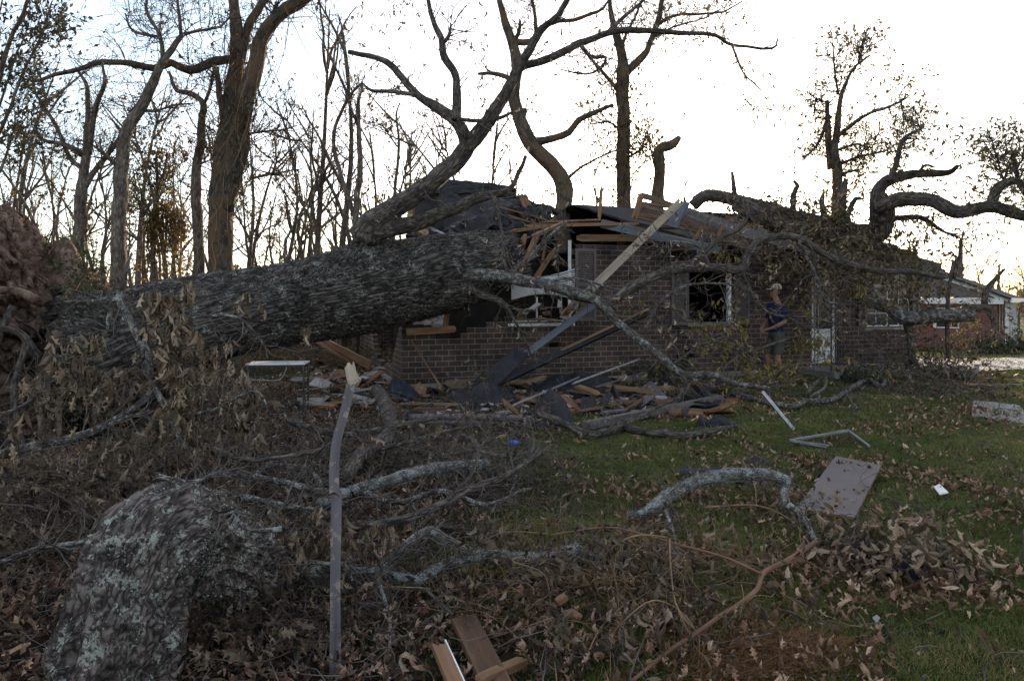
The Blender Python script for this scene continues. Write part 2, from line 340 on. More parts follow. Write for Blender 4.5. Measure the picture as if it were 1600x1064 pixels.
def spawn(P_, R_, per, t0, t1, ang, lens, rf=.6, K=6, jit=.22, up=0.0, r=rng, endr=.25):
    """children twigs of the paths P_: returns paths and radii"""
    P_ = np.asarray(P_, float); Nn, K0 = P_.shape[:2]; idx = np.repeat(np.arange(Nn), per); n = len(idx)
    t = (t0 + (t1 - t0) * r.random(n)) * (K0 - 1.001); i = t.astype(int); f = (t - i)[:, None]
    A, B = P_[idx, i], P_[idx, i + 1]; pos = A + (B - A) * f; tn = nrm(B - A); rd = R_[idx, i] * (1 - f[:, 0]) + R_[idx, i + 1] * f[:, 0]
    pl = np.linalg.norm(P_[idx, -1] - P_[idx, 0], axis=1)
    pr = nrm(np.cross(tn, r.normal(size=(n, 3)))); a = (ang + .25 * r.normal(size=n))[:, None]
    d = np.cos(a) * tn + np.sin(a) * pr
    ln = (lens[0] + (lens[1] - lens[0]) * r.random(n)) * (1.15 - .5 * t / K0)
    return walk(pos, d, rd * rf, ln, K, jit, up, r, endr)
def walk(pos, d, r0, ln, K=6, jit=.2, up=0.0, r=rng, endr=.25):
    pos = np.asarray(pos, float); n = len(pos); out = [pos]; d = nrm(d); st = np.broadcast_to(ln, (n,))[:, None] / (K - 1)
    for k in range(K - 1):
        d = nrm(d + jit * r.normal(size=(n, 3)) + np.array([0, 0, up])); out.append(out[-1] + d * st)
    R = np.asarray(r0)[:, None] * np.linspace(1, endr, K)[None, :] if np.ndim(r0) else np.full((n, 1), r0) * np.linspace(1, endr, K)[None]
    return np.stack(out, 1), np.maximum(R, .0009)
def pts_on(P_, per, r=rng, t0=0.2):
    Nn, K = P_.shape[:2]; idx = np.repeat(np.arange(Nn), per); t = (t0 + (1 - t0) * r.random(len(idx))) * (K - 1.001); i = t.astype(int); f = (t - i)[:, None]
    A, B = P_[idx, i], P_[idx, i + 1]; return A + (B - A) * f, nrm(B - A)
# leaf templates: x across, y along from the stalk, z out of the blade
_ok = [(0, 0), (.05, .12), (.16, .2), (.07, .3), (.1, .4), (.3, .5), (.14, .56), (.12, .66), (.26, .8), (.08, .82), (0, 1)]
def _bend(V, c):
    """curl the blade lengthwise and roll its edges in"""
    y = V[:, 1].copy(); a = 1.5 * c * y; k = 1.5 * c if abs(c) > .05 else .05
    x = V[:, 0]; z = V[:, 2] + abs(c) * 1.3 * x * x * 2; V = np.stack([x * (1 - .35 * abs(c)), np.sin(a) / k - z * np.sin(a), (1 - np.cos(a)) / k + z * np.cos(a)], 1); return V
def _oak(curl):
    R_ = [(x, y, .22 * x) for x, y in _ok]; L_ = [(-x, y, .22 * x) for x, y in _ok[1:-1]]
    mid = [(0, y, -.02) for _, y in _ok[1:-1]]
    V = np.array(R_ + L_ + mid); n = len(_ok); f3 = []; f = []
    rI = lambda k: k; lI = lambda k: 0 if k == 0 else (n - 1 if k == n - 1 else n - 1 + k); mI = lambda k: 0 if k == 0 else (n - 1 if k == n - 1 else 2 * n - 3 + k)
    for k in range(n - 1):
        for side in (rI, lI):
            q = [mI(k), side(k), side(k + 1), mI(k + 1)]; q = [x for i_, x in enumerate(q) if x not in q[:i_]]
            for a_ in range(1, len(q) - 1): f3.append((q[0], q[a_], q[a_ + 1]))
    V = V.astype(float); V[:, 2] += .05 * np.sin(V[:, 1] * 9); return _bend(V, curl), np.array(f3)
def _simple(curl):
    V = np.array([(0, 0, 0), (.2, .3, .09), (.17, .7, .05), (0, 1, 0), (-.17, .7, .05), (-.2, .3, .09), (0, .35, -.03), (0, .7, -.03)], float)
    return _bend(V, curl * 1.2), np.array([(0, 1, 6), (6, 1, 2), (6, 2, 7), (7, 2, 3), (7, 3, 4), (7, 4, 5), (7, 5, 6), (6, 5, 0)])
_tiny = (np.array([(0, 0, 0), (.24, .45, .1), (0, 1, 0), (-.24, .5, .1)], float), np.array([(0, 1, 2), (0, 2, 3)]))
def leaves(mb, pos, axis, size, kind='simple', mat=0, r=rng, rnd=None, up=None, curls=(-.9, .5, 1.3), wid=1.0):
    pos = np.asarray(pos, float); n = len(pos)
    if n == 0: return
    if kind != 'tiny' and n > 3:
        for k in range(3):                      # three differently curled blades
            s = slice(k, None, 3); tpl = (_oak if kind == 'oak' else _simple)(curls[k])
            tpl = (tpl[0] * [wid, 1, 1], tpl[1])
            _leaves(mb, pos[s], np.broadcast_to(axis, (n, 3))[s], np.broadcast_to(size, (n,))[s], tpl, mat, r, None if rnd is None else rnd[s], None if up is None else up[s])
    else: _leaves(mb, pos, np.broadcast_to(axis, (n, 3)), np.broadcast_to(size, (n,)), _tiny, mat, r, rnd, up)
def _leaves(mb, pos, axis, size, tpl, mat, r, rnd, up):
    V, Fc = tpl; n = len(pos); Y = nrm(axis); X = nrm(np.cross(Y, r.normal(size=(n, 3)) if up is None else up)); Z = np.cross(X, Y)
    S = size[:, None, None] * (1, )[0]; wd = (.75 + .5 * r.random(n))[:, None, None]
    W = pos[:, None] + S * (V[None, :, 0:1] * X[:, None] * wd + V[None, :, 1:2] * Y[:, None] + V[None, :, 2:3] * Z[:, None])
    f = (Fc[None] + (np.arange(n) * len(V))[:, None, None]).reshape(-1, 3)
    rn = r.random(n) if rnd is None else rnd
    mb.add(W.reshape(-1, 3), f, None, np.repeat(rn, len(V)), mat, smooth=False)
def hang(n, r=rng, s=.45): return nrm(np.array([0, 0, -1.]) + s * r.normal(size=(n, 3)))
def box(mb, c, size, rz=0.0, mat=0, R=None, bco=None):
    s = np.array(size) / 2; V = np.array([(x, y, z) for x in (-1, 1) for y in (-1, 1) for z in (-1, 1)], float) * s
    Rm = np.array([[math.cos(rz), -math.sin(rz), 0], [math.sin(rz), math.cos(rz), 0], [0, 0, 1]]) if R is None else np.asarray(R)
    f = np.array([(0, 1, 3, 2), (4, 6, 7, 5), (0, 4, 5, 1), (2, 3, 7, 6), (0, 2, 6, 4), (1, 5, 7, 3)])
    W = V @ Rm.T + np.array(c); Vd = np.vstack([W[f[k]] for k in range(6)]); b = np.vstack([V[f[k]] for k in range(6)]) + (rng.random(3) * 9 if bco is None else bco)
    mb.add(Vd, np.arange(24).reshape(6, 4), b, .5, mat, smooth=False)
def board(mb, p0, p1, w, t, up=(0, 0, 1), mat=0, jag=0.0, warp=0.0, n=5):
    """a plank from p0 to p1, w wide along the side direction, t thick along up; jag = splintered ends"""
    p0 = np.asarray(p0, float); p1 = np.asarray(p1, float); L = np.linalg.norm(p1 - p0); X = (p1 - p0) / L; Z = np.asarray(up, float); Y = nrm(np.cross(Z, X)); Z = np.cross(X, Y)
    jag = min(jag, L * .3); xs = [0, jag + .001, L * .35, L * .65, L - jag - .001, L]; V = []; b = []
    a0 = rng.random(n + 1) * jag; a1 = rng.random(n + 1) * jag; off = rng.random(3) * 9
    for zi in (-.5, .5):
        for k, x in enumerate(xs):
            for j in range(n + 1):
                xx = x + (a0[j] if k == 0 else 0) - (a1[j] if k == 5 else 0); y = (j / n - .5) * w; z = zi * t * (1 if 0 < k < 5 or jag == 0 else .5) + warp * math.sin(math.pi * xx / L)
                V.append(p0 + X * xx + Y * y + Z * z); b.append(np.array([xx, y, zi * t]) + off)
    m_ = n + 1; q = []; H = 6 * m_
    for k in range(5):
        for j in range(n):
            a = k * m_ + j; q.append((a, a + 1, a + m_ + 1, a + m_)); q.append((H + a, H + a + m_, H + a + m_ + 1, H + a + 1))
        a = k * m_; q.append((a, a + m_, H + a + m_, H + a)); a += n; q.append((a, H + a, H + a + m_, a + m_))
    for j in range(n):
        q.append((j, H + j, H + j + 1, j + 1)); a = 5 * m_ + j; q.append((a, a + 1, H + a + 1, H + a))
    mb.add(np.array(V), np.array(q), np.array(b), .5, mat, smooth=False)
def strip(mb, pts, w, t, up, mat=0, step=.04, jag=.02):
    """one continuous bent board along pts"""
    s = spline(np.asarray(pts, float), step); n = len(s); T = nrm(np.gradient(s, axis=0)); Y = nrm(np.cross(np.asarray(up, float), T)); Z = np.cross(T, Y); m_ = 5; V = []; b = []
    ww = w * (1 + .05 * n2(np.arange(n) * .21, np.zeros(n), 1., 77, 3)); e = rng.random(m_) * jag
    for l in (-.5, .5):
        for j in range(m_):
            off = Y * ((j / (m_ - 1) - .5) * ww)[:, None] + Z * (l * t); P_ = s + off; P_[0] += T[0] * e[j]; P_[-1] -= T[-1] * e[j]; V.append(P_); b.append(np.stack([np.arange(n) * step, np.full(n, j / 4 * w), np.full(n, l * t)], -1))
    V = np.stack(V, 1).reshape(-1, 3); b = np.stack(b, 1).reshape(-1, 3); q = []; k = np.arange(n - 1) * 10; loop = [0, 1, 2, 3, 4, 9, 8, 7, 6, 5]
    for a, c in zip(loop, loop[1:] + loop[:1]): q.append(np.stack([k + a, k + c, k + 10 + c, k + 10 + a], -1))
    for j in range(4): q.append(np.array([(j, j + 5, j + 6, j + 1), ((n - 1) * 10 + j, (n - 1) * 10 + j + 1, (n - 1) * 10 + j + 6, (n - 1) * 10 + j + 5)]))
    mb.add(V, q, b, .5, mat, smooth=False)
def limb_path(pts, Y0, dY, rpx, step=.08, wob=.02):
    """pts in photo pixels, the depth running from Y0 by dY (m) along the limb; rpx radii in pixels"""
    n = len(pts); rp = np.interp(np.linspace(0, 1, n), np.linspace(0, 1, len(rpx)), rpx)
    Ys = Y0 + dY * np.linspace(0, 1, n) + (rng.normal(size=n) * .02 * abs(Y0) * .15)
    Ys[0] = Y0
    Pp = np.array([np.append(P(x, y, Yk), r_ / F * Yk) for (x, y), Yk, r_ in zip(pts, Ys, rp)])
    s = spline(Pp, step); path, rad = s[:, :3].copy(), np.maximum(s[:, 3], .002)
    path += wob * fbm(path * 1.7 + 7, 2, 9)[:, None] * np.array([1, .6, -1]) * np.minimum(1, np.arange(len(path)) / 5)[:, None]
    return path, rad
def K_chop(path, K=6):
    """cut a long path into K-point pieces so that twigs can sprout from it"""
    n = max(1, len(path) // (K - 1)); idx = np.linspace(0, len(path) - 1, n * (K - 1) + 1).astype(int)
    return np.stack([path[idx[i * (K - 1):i * (K - 1) + K]] for i in range(n)])
# ------------------------------------------------------------------ ground
def grassy(x, y):
    x = np.asarray(x, float); y = np.asarray(y, float); k = x / np.maximum(y, .5)
    g = sstep(-.08, .16, k + .12 * n2(x, y, .7, 31, 2)) * (1 - .5 * sstep(11.3, 12.5, y) * (x < 6)) + .25
    g = g + .35 * n2(x, y, 1.1, 33, 3) - .35 * sstep(.05, .2, n2(x, y, .8, 37, 3)) * (y < 6.5)
    g = g * sstep(-1.2, -.2, k + .0 * x) * (1 - .75 * sstep(0, 1, -k * 3) * (y < 12.5))
    return np.clip(g, 0, 1)
def sheet(xs, ys, zf, off=0.0):
    X, Y = np.meshgrid(xs, ys); Z = zf(X, Y) + off; V = np.stack([X, Y, Z], -1).reshape(-1, 3); nx = len(xs)
    i, j = np.meshgrid(np.arange(len(ys) - 1), np.arange(nx - 1), indexing='ij'); a = i * nx + j
    return V, np.stack([a, a + 1, a + nx + 1, a + nx], -1).reshape(-1, 4)
xs = np.concatenate([-np.geomspace(400, 12.5, 40), np.linspace(-12, 16, 300), np.geomspace(16.5, 400, 40)])
ys = np.concatenate([np.linspace(-8, 1.4, 16), np.linspace(1.5, 14, 190), np.geomspace(14.2, 900, 80)])
V, q = sheet(xs, ys, gz)
m, nt, b = nodes('lawn and soil'); v = coords(nt); a = N(nt, 'Attribute', attribute_name='rnd')
gr = ramp(nt, noise(nt, v, 7, 6), [(.35, (.014, .02, .006)), (.55, (.055, .066, .02)), (.72, (.1, .095, .04))]).outputs[0]
so = ramp(nt, noise(nt, v, 5, 8, .7), [(.35, (.01, .007, .005)), (.55, (.035, .025, .018)), (.75, (.11, .078, .055))]).outputs[0]  # soil tone lowered to paint in the shade below the brush
lk(nt, mixc(nt, a.outputs['Fac'], so, gr), b.inputs['Base Color']); b.inputs['Roughness'].default_value = 1; b.inputs['Specular IOR Level'].default_value = .1
bump(nt, noise(nt, v, 30, 8, .75), b, 1.0, .04)
MB().add(V, q, rnd=grassy(V[:, 0], V[:, 1])).build('lawn', m, kind='structure', origin=(0, 0, 0), label='shaded lawn and bare soil strewn with debris')
# the driveway and the strip of soil beside it
dx = np.linspace(10.6, 60, 120); V, q = sheet(dx, np.linspace(0, 1, 14), lambda X, Y: X * 0)
V[:, 1] = 15.6 + .06 * (V[:, 0] - 10.6) + V[:, 1] * (3.1 + .05 * (V[:, 0] - 10.6)); V[:, 0] -= .5 * sstep(0, 1, (V[:, 1] - 15.6) / 3); V[:, 2] = gz(V[:, 0], V[:, 1]) + .035
MB().add(V, q).build('driveway', 'drive', kind='structure', label='pale concrete driveway beyond the brick house')

# ------------------------------------------------------------------ the damaged brick house
A0 = np.array([-2.0, 12.4]); B0 = np.array([9.62, 16.4]); WL = float(np.linalg.norm(B0 - A0)); U0 = (B0 - A0) / WL; N0 = np.array([U0[1], -U0[0]])
HR = math.atan2(U0[1], U0[0]); WH = 2.743; DEP = 8.2
def HW(s, d, z):                                   # house coordinates: along the front, out towards the lawn, up
    s, d, z = np.broadcast_arrays(np.asarray(s, float), np.asarray(d, float), np.asarray(z, float))
    return np.stack([A0[0] + U0[0] * s + N0[0] * d, A0[1] + U0[1] * s + N0[1] * d, z], -1)
def S(px, d=0.0):                                  # where the column px of the photograph meets the plane at distance d from the front wall
    k = (px - 800) / F; a = A0 + N0 * d; s = (k * a[1] - a[0]) / (U0[0] - k * U0[1]); return s
def SZ(px, py, d=0.0):
    s = S(px, d); Y = A0[1] + U0[1] * s + N0[1] * d; return s, CH - (py - HZ) / F * Y
def HWp(px, py, d=0.0):
    s, z = SZ(px, py, d); return HW(s, d, z)
house = thing('brick_house', (A0[0], A0[1], 0), 'long dark brick ranch house crushed at its left end by the fallen tree', 'house')
RM = np.array([[U0[0], -N0[0], 0], [U0[1], -N0[1], 0], [0, 0, 1]])      # columns: along, inward, up
def hbox(mb, s0, s1, d0, d1, z0, z1, mat=0):
    box(mb, HW((s0 + s1) / 2, (d0 + d1) / 2, (z0 + z1) / 2), (abs(s1 - s0), abs(d1 - d0), abs(z1 - z0)), R=RM, mat=mat)
def masonry(name, L, H, solid, place, thick, mats, parent, cs=.125, ch=.1016):
    """a wall as brick courses; solid(s,z) says where it stands, so holes and broken edges step brick by brick"""
    ns, nz = int(round(L / cs)), int(round(H / ch)); s = (np.arange(ns) + .5) * cs; z = (np.arange(nz) + .5) * ch
    Sg, Zg = np.meshgrid(s, z, indexing='ij'); row = (np.arange(nz) % 2)[None, :]
    So = np.floor((Sg / cs + row) / 2) * 2 * cs + cs - row * cs                # snap to whole bricks of the bond
    m_ = solid(np.where(True, So, Sg), Sg, Zg); mb = MB(); Vl = []; Bl = []
    pad = np.pad(m_, 1)
    def q(c, bcs): Vl.append(place(*np.array(c, float).T)); Bl.append(bcs)
    for i in range(ns):
        for j in range(nz):
            if not m_[i, j]: continue
            x0, x1, z0, z1 = i * cs, (i + 1) * cs, j * ch, (j + 1) * ch
            q([(x0, 0, z0), (x1, 0, z0), (x1, 0, z1), (x0, 0, z1)], [(x0, z0, 0), (x1, z0, 0), (x1, z1, 0), (x0, z1, 0)])
            q([(x0, -thick, z0), (x0, -thick, z1), (x1, -thick, z1), (x1, -thick, z0)], [(x0, z0, 0), (x0, z1, 0), (x1, z1, 0), (x1, z0, 0)])
            for cond, c, bcs in ((pad[i, j + 1], [(x0, 0, z0), (x0, 0, z1), (x0, -thick, z1), (x0, -thick, z0)], [(0, z0, 0), (0, z1, 0), (thick, z1, 0), (thick, z0, 0)]),
                                 (pad[i + 2, j + 1], [(x1, 0, z0), (x1, -thick, z0), (x1, -thick, z1), (x1, 0, z1)], [(0, z0, 0), (thick, z0, 0), (thick, z1, 0), (0, z1, 0)]),
                                 (pad[i + 1, j + 2], [(x0, 0, z1), (x1, 0, z1), (x1, -thick, z1), (x0, -thick, z1)], [(x0, .01, 0), (x1, .01, 0), (x1, .065, 0), (x0, .065, 0)]),
                                 (pad[i + 1, j], [(x0, 0, z0), (x0, -thick, z0), (x1, -thick, z0), (x1, 0, z0)], [(x0, .01, 0), (x0, .065, 0), (x1, .065, 0), (x1, .01, 0)])):
                if not cond: q(c, bcs)
    V_ = np.concatenate(Vl); mb.add(V_, np.arange(len(V_)).reshape(-1, 4), np.concatenate(Bl), smooth=False); return mb.build(name, mats, parent)
w1 = (S(797), S(893), SZ(800, 505)[1], SZ(893, 372)[1]); w2 = (S(1074), S(1143), SZ(1100, 506)[1], 2.42); w3 = (S(1352), S(1422), SZ(1385, 511)[1], 2.3)
dr = (S(1266), S(1309), .16, 2.25)
wins = [w1, w2, w3, dr]
def front_solid(sb, s, z):
    ok = np.ones_like(s, bool)
    for (a, b_, c, d) in wins: ok &= ~((s > a) & (s < b_) & (z > c) & (z < d))
    top = np.interp(sb, [0, S(640), S(665), S(700), S(735), S(760), S(790), S(800), S(880), S(898), 99], [1.5, 1.12, .98, .92, .98, 1.2, 1.3, 1.3, 1.35, 2.72, 2.8])
    top = top + .1 * n2(sb, sb * 0, 3.1, 8, 2)
    ok &= z < np.where(sb < w1[1] + .02, top, 9)
    hole = (np.abs(sb - S(866)) < .1) & (np.abs(z - .72) < .13); hole |= (np.abs(sb - S(1066)) < .12) & (np.abs(z - .45) < .2) & (sb > 0) | (np.abs(sb - S(1080)) < .1) & (np.abs(z - .5) < .15)
    return ok & ~hole
masonry('front_wall', WL, WH, front_solid, lambda s, d, z: HW(s, d, z), .11, 'brick', house)
masonry('right_wall', DEP, WH, lambda sb, s, z: np.ones_like(s, bool), lambda s, d, z: HW(WL - .001 + d * -.0, -s, z) + np.append(U0 * 0, 0) + d[:, None] * np.append(U0, 0), .11, 'brick', house)
masonry('left_wall', DEP, WH, lambda sb, s, z: z < np.interp(sb, [0, .5, 1.2, 2.4, 3.5, 5, 8.3], [1.3, .9, .35, .2, .5, 1.6, 2.4]) + .12 * n2(sb, sb * 0, 2.7, 5, 2), lambda s, d, z: HW(0, -s - .11, z) - d[:, None] * np.append(U0, 0), .11, 'brick', house)
masonry('rear_wall', WL, WH, lambda sb, s, z: z < np.interp(sb, [0, 2, 4, 5, 13], [.6, 1.2, 1.7, 2.7, 2.8]), lambda s, d, z: HW(s, -DEP + d, z), .11, 'brick', house)
mb = MB(); hbox(mb, -.05, WL + .05, .03, -DEP - .05, -.4, .1); mb.build('foundation_slab', 'concrete', house)
mb = MB()                                             # rooms behind the openings: partitions, inner lining, ceiling of the standing part
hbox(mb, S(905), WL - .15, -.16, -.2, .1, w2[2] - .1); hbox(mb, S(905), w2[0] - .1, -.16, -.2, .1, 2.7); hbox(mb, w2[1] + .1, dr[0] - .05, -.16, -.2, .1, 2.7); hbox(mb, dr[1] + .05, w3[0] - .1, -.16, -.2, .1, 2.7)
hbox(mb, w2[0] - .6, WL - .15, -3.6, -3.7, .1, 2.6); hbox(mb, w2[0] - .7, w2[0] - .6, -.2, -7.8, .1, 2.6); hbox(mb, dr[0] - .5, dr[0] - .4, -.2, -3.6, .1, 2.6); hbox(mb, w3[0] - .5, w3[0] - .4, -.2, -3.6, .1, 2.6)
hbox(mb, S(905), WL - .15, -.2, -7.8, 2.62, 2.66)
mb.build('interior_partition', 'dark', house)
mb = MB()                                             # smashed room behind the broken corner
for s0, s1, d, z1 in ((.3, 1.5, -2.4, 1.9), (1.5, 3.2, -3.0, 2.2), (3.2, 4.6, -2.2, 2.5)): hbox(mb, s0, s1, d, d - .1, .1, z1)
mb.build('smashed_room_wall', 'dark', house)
# windows, shutters, door
def louvre(mb, s0, s1, z0, z1, d=.02):
    hbox(mb, s0, s0 + .05, d, d + .035, z0, z1); hbox(mb, s1 - .05, s1, d, d + .035, z0, z1)
    for za, zb in ((z0, z0 + .06), (z1 - .06, z1), ((z0 + z1) / 2 - .03, (z0 + z1) / 2 + .03)): hbox(mb, s0 + .05, s1 - .05, d, d + .035, za, zb)
    hbox(mb, s0 + .05, s1 - .05, d, d + .006, z0 + .06, z1 - .06)
    n = int((z1 - z0 - .12) / .045)
    for k in range(n):
        z = z0 + .08 + k * .045; c = HW((s0 + s1) / 2, d + .02, z); al = math.radians(35)
        R_ = RM @ np.array([[1, 0, 0], [0, math.cos(al), -math.sin(al)], [0, math.sin(al), math.cos(al)]]); box(mb, c, (s1 - s0 - .1, .035, .006), R=R_)
for a, b_, z0, z1, lab in ((S(898), S(930), w1[2] + .03, 2.66, 'brown louvred shutter right of the smashed window'), (S(1048), S(1072), w2[2] - .02, 2.44, 'brown louvred shutter left of the dark open window'),
                     (S(1146), S(1169), w2[2] - .02, 2.44, 'brown louvred shutter right of the dark open window'), (S(1339), S(1351), w3[2] + .04, 2.3, 'narrow shutter left of the white barred window'), (S(1423), S(1434), w3[2] + .04, 2.3, None)):
    mb = MB(); louvre(mb, a, b_, z0, z1); o = mb.build('shutter', 'shutter', house, lab)
def window(w, label, mun=0, glass=True, broken=False, rail=True):
    s0, s1, z0, z1 = w; mb = MB(); t = .045
    if not broken: hbox(mb, s0, s0 + t, -.01, -.07, z0 + t, z1 - t)
    hbox(mb, s1 - t, s1, -.01, -.07, z0 + t, z1 - t); hbox(mb, s0, s1, -.01, -.07, z0, z0 + t)
    if not broken: hbox(mb, s0, s1, -.01, -.07, z1 - t, z1)
    if not broken and rail: hbox(mb, s0 + t, s1 - t, -.015, -.06, (z0 + z1) / 2 - .02, (z0 + z1) / 2 + .02)
    elif broken: hbox(mb, s0 + .55, s0 + .575, -.015, -.05, z0 + t, z0 + .5)
    for k in range(1, mun): x = s0 + (s1 - s0) * k / mun; hbox(mb, x - .01, x + .01, -.02, -.045, z0 + t, z1 - t)
    for k in range(1, mun):
        z = z0 + (z1 - z0) * k / mun; 
        if mun: hbox(mb, s0 + t, s1 - t, -.022, -.04, z - .008, z + .008)
    f = mb.build('window', 'white', house, label)
    mb = MB(); hbox(mb, s0 - .05, s1 + .05, .05, -.005, z0 - .06, z0 - .004); mb.build('window_sill', 'white' if broken else 'concrete', f)
    if glass: mb = MB(); hbox(mb, s0 + t, s1 - t, -.028, -.034, z0 + t, z1 - t); mb.build('window_pane', 'glass', f)
    return f
window(w1, 'smashed white window frame under the broken trunk end', broken=True, glass=False)
mb = MB(); hbox(mb, w2[1] - .07, w2[1], -.01, -.09, w2[2] + .04, w2[3]); f2 = mb.build('window', 'blind', house, 'dark open window with pale right jamb')
mb = MB(); hbox(mb, w2[0] - .02, w2[1] + .02, .05, -.08, w2[2] - .05, w2[2] + .035); mb.build('window_sill', 'concrete', f2)
mb = MB(); hbox(mb, w2[0], w2[0] + .05, -.01, -.09, w2[2] + .04, w2[3]); mb.build('window_jamb', 'shutter', f2)
window(w3, 'white window with thin glazing bars behind branches', mun=4)
mb = MB(); hbox(mb, dr[0], dr[0] + .05, -.005, -.1, dr[2], dr[3]); hbox(mb, dr[1] - .05, dr[1], -.005, -.1, dr[2], dr[3]); hbox(mb, dr[0] + .05, dr[1] - .05, -.005, -.1, dr[3] - .05, dr[3])
df = mb.build('door_frame', 'shutter', house)
mb = MB(); hbox(mb, dr[0] + .06, dr[1] - .06, -.03, -.07, dr[2] + .02, .98); hbox(mb, dr[0] + .06, dr[0] + .12, -.03, -.07, .98, dr[3] - .06); hbox(mb, dr[1] - .12, dr[1] - .06, -.03, -.07, .98, dr[3] - .06); hbox(mb, dr[0] + .12, dr[1] - .12, -.03, -.07, dr[3] - .16, dr[3] - .06)
hbox(mb, dr[0] + .14, dr[1] - .14, -.024, -.03, .3, .55); hbox(mb, dr[0] + .14, dr[1] - .14, -.024, -.03, .62, .9)
dd = mb.build('door', 'white', house, 'white storm door with an open upper half')
mb = MB(); hbox(mb, dr[0] + .13, dr[1] - .13, -.045, -.05, .985, dr[3] - .17); mb.build('door_glass', 'glass', dd)
mb = MB(); hbox(mb, dr[0] + .08, dr[0] + .11, -.0, -.03, 1.02, 1.12); mb.build('handle', 'alu', dd)
mb = MB(); hbox(mb, S(1236), S(1428), .012, 1.25, -.1, .15); mb.build('porch_step', 'concrete', house, 'low concrete porch slab under the door')
# wrought porch post: two uprights with scroll bars
mb = MB()
for s in (S(1298, 1.1), S(1309, 1.1)): hbox(mb, s, s + .025, 1.09, 1.115, .16, 2.6)
for k in range(9):
    z = .3 + k * .26; a = S(1299, 1.1) + .02; b_ = S(1309, 1.1)
    tube(mb, spline([HW(a, 1.1, z), HW((a + b_) / 2, 1.1, z + .16), HW(b_, 1.1, z + .05), HW((a + b_) / 2, 1.1, z + .02)], .03), .007, 5)
mb.build('porch_post', 'blackmetal', house, 'slim wrought metal porch post of two uprights')
mb = MB()
for px in (1272, 1277): s = S(px, 1.0); hbox(mb, s, s + .018, 1.0, 1.018, .16, 2.6)
hbox(mb, S(1272, 1.0) + .018, S(1277, 1.0), 1.0, 1.018, 1.2, 1.22); hbox(mb, S(1272, 1.0) + .018, S(1277, 1.0), 1.0, 1.018, 2.0, 2.02)
mb.build('porch_post', 'alu', house, 'thin pale porch upright left of the door')
# roof that still stands: two slopes over the right part, with ragged left edge
def slope(mb, s0f, s0b, s1, d0, z0, d1, z1, th, ns=50, nd=26, wav=.03, sag=0.0):
    V = []; b = []
    for l in (0, 1):
        for i in range(ns + 1):
            for j in range(nd + 1):
                t = j / nd; s0 = s0f + (s0b - s0f) * t + (.16 * float(n2(t * 3., 2.2, 3.0, 41, 2))); s = s0 + (s1 - s0) * i / ns; d = d0 + (d1 - d0) * t
                z = z0 + (z1 - z0) * t - l * th + wav * float(n2(s, d, .8, 42, 2)) - sag * float(sstep(6, 12.4, s)) * (1 - .3 * t)
                V.append((s, d, z)); b.append((s, t * 4, l))
    V = np.array(V); W_ = HW(V[:, 0], V[:, 1], V[:, 2]); n = nd + 1; q = []; H = (ns + 1) * n
    for i in range(ns):
        for j in range(nd):
            a = i * n + j; q += [(a, a + n, a + n + 1, a + 1), (H + a, H + a + 1, H + a + n + 1, H + a + n)]
        a = i * n; q.append((a, H + a, H + a + n, a + n)); a += nd; q.append((a, a + n, H + a + n, H + a))
    for j in range(nd):
        q.append((j, j + 1, H + j + 1, H + j)); a = ns * n + j; q.append((a, H + a, H + a + 1, a + 1))
    mb.add(W_, np.array(q), np.array(b), smooth=False)
RZ, RD = 4.15, -DEP / 2
mb = MB(); slope(mb, S(1085), S(1030), WL + .12, .62, 2.78, RD, RZ, .05, sag=.3)
rf = mb.build('roof', 'shingle', house, 'dark shingled front roof slope buried under branches')
mb = MB(); slope(mb, S(1000) - .4, S(1020), WL + .45, -DEP - .6, 2.75, RD - .0, RZ - .004, .05); mb.build('rear_roof_slope', 'shingle', house)
mb = MB()
for k in range(16):                                   # rafters under the standing roof
    s = S(1092) + k * .61
    if s < WL: board(mb, HW(s, .55, 2.66), HW(s, RD + .02, RZ - .16), .04, .13)
mb.build('rafter', 'lumber', house)
mb = MB(); slope(mb, WL - .02, WL - .02, WL - .0, .0, 2.72, .001, 2.73, .01, 2, 2)
V_ = HW([WL + .02, WL + .02, WL + .02], [0, -DEP, RD], [2.72, 2.72, RZ - .08]); mb = MB(); mb.add(np.vstack([V_, V_ - np.append(U0 * .05, 0)]), [np.array([(0, 1, 2), (3, 5, 4)]), np.array([(0, 2, 5, 3), (1, 4, 5, 2), (0, 3, 4, 1)])], smooth=False)
mb.build('gable_end', 'greywood', house)
mb = MB()
fp = [HWp(1182, 361, .66), HWp(1240, 386, .66), HWp(1330, 412, .66), HW(WL + .1, .66, 2.4)]
for k in range(3): board(mb, fp[k], fp[k + 1] + (fp[k + 1] - fp[k]) * .0, .03, .17, up=(0, 0, 1))
mb.build('fascia', 'greywood', house)
mb = MB(); hbox(mb, S(1040), WL * .75, .6, .02, 2.64, 2.67); mb.build('soffit', 'shutter', house)
mb = MB(); board(mb, HWp(897, 372, .06), HWp(1075, 372, .06), .04, .14, jag=.15); board(mb, HWp(935, 352, -.1), HWp(1060, 358, -.1), .09, .04, jag=.2); mb.build('top_plate', 'lumber', house, 'exposed yellow framing along the wall top')
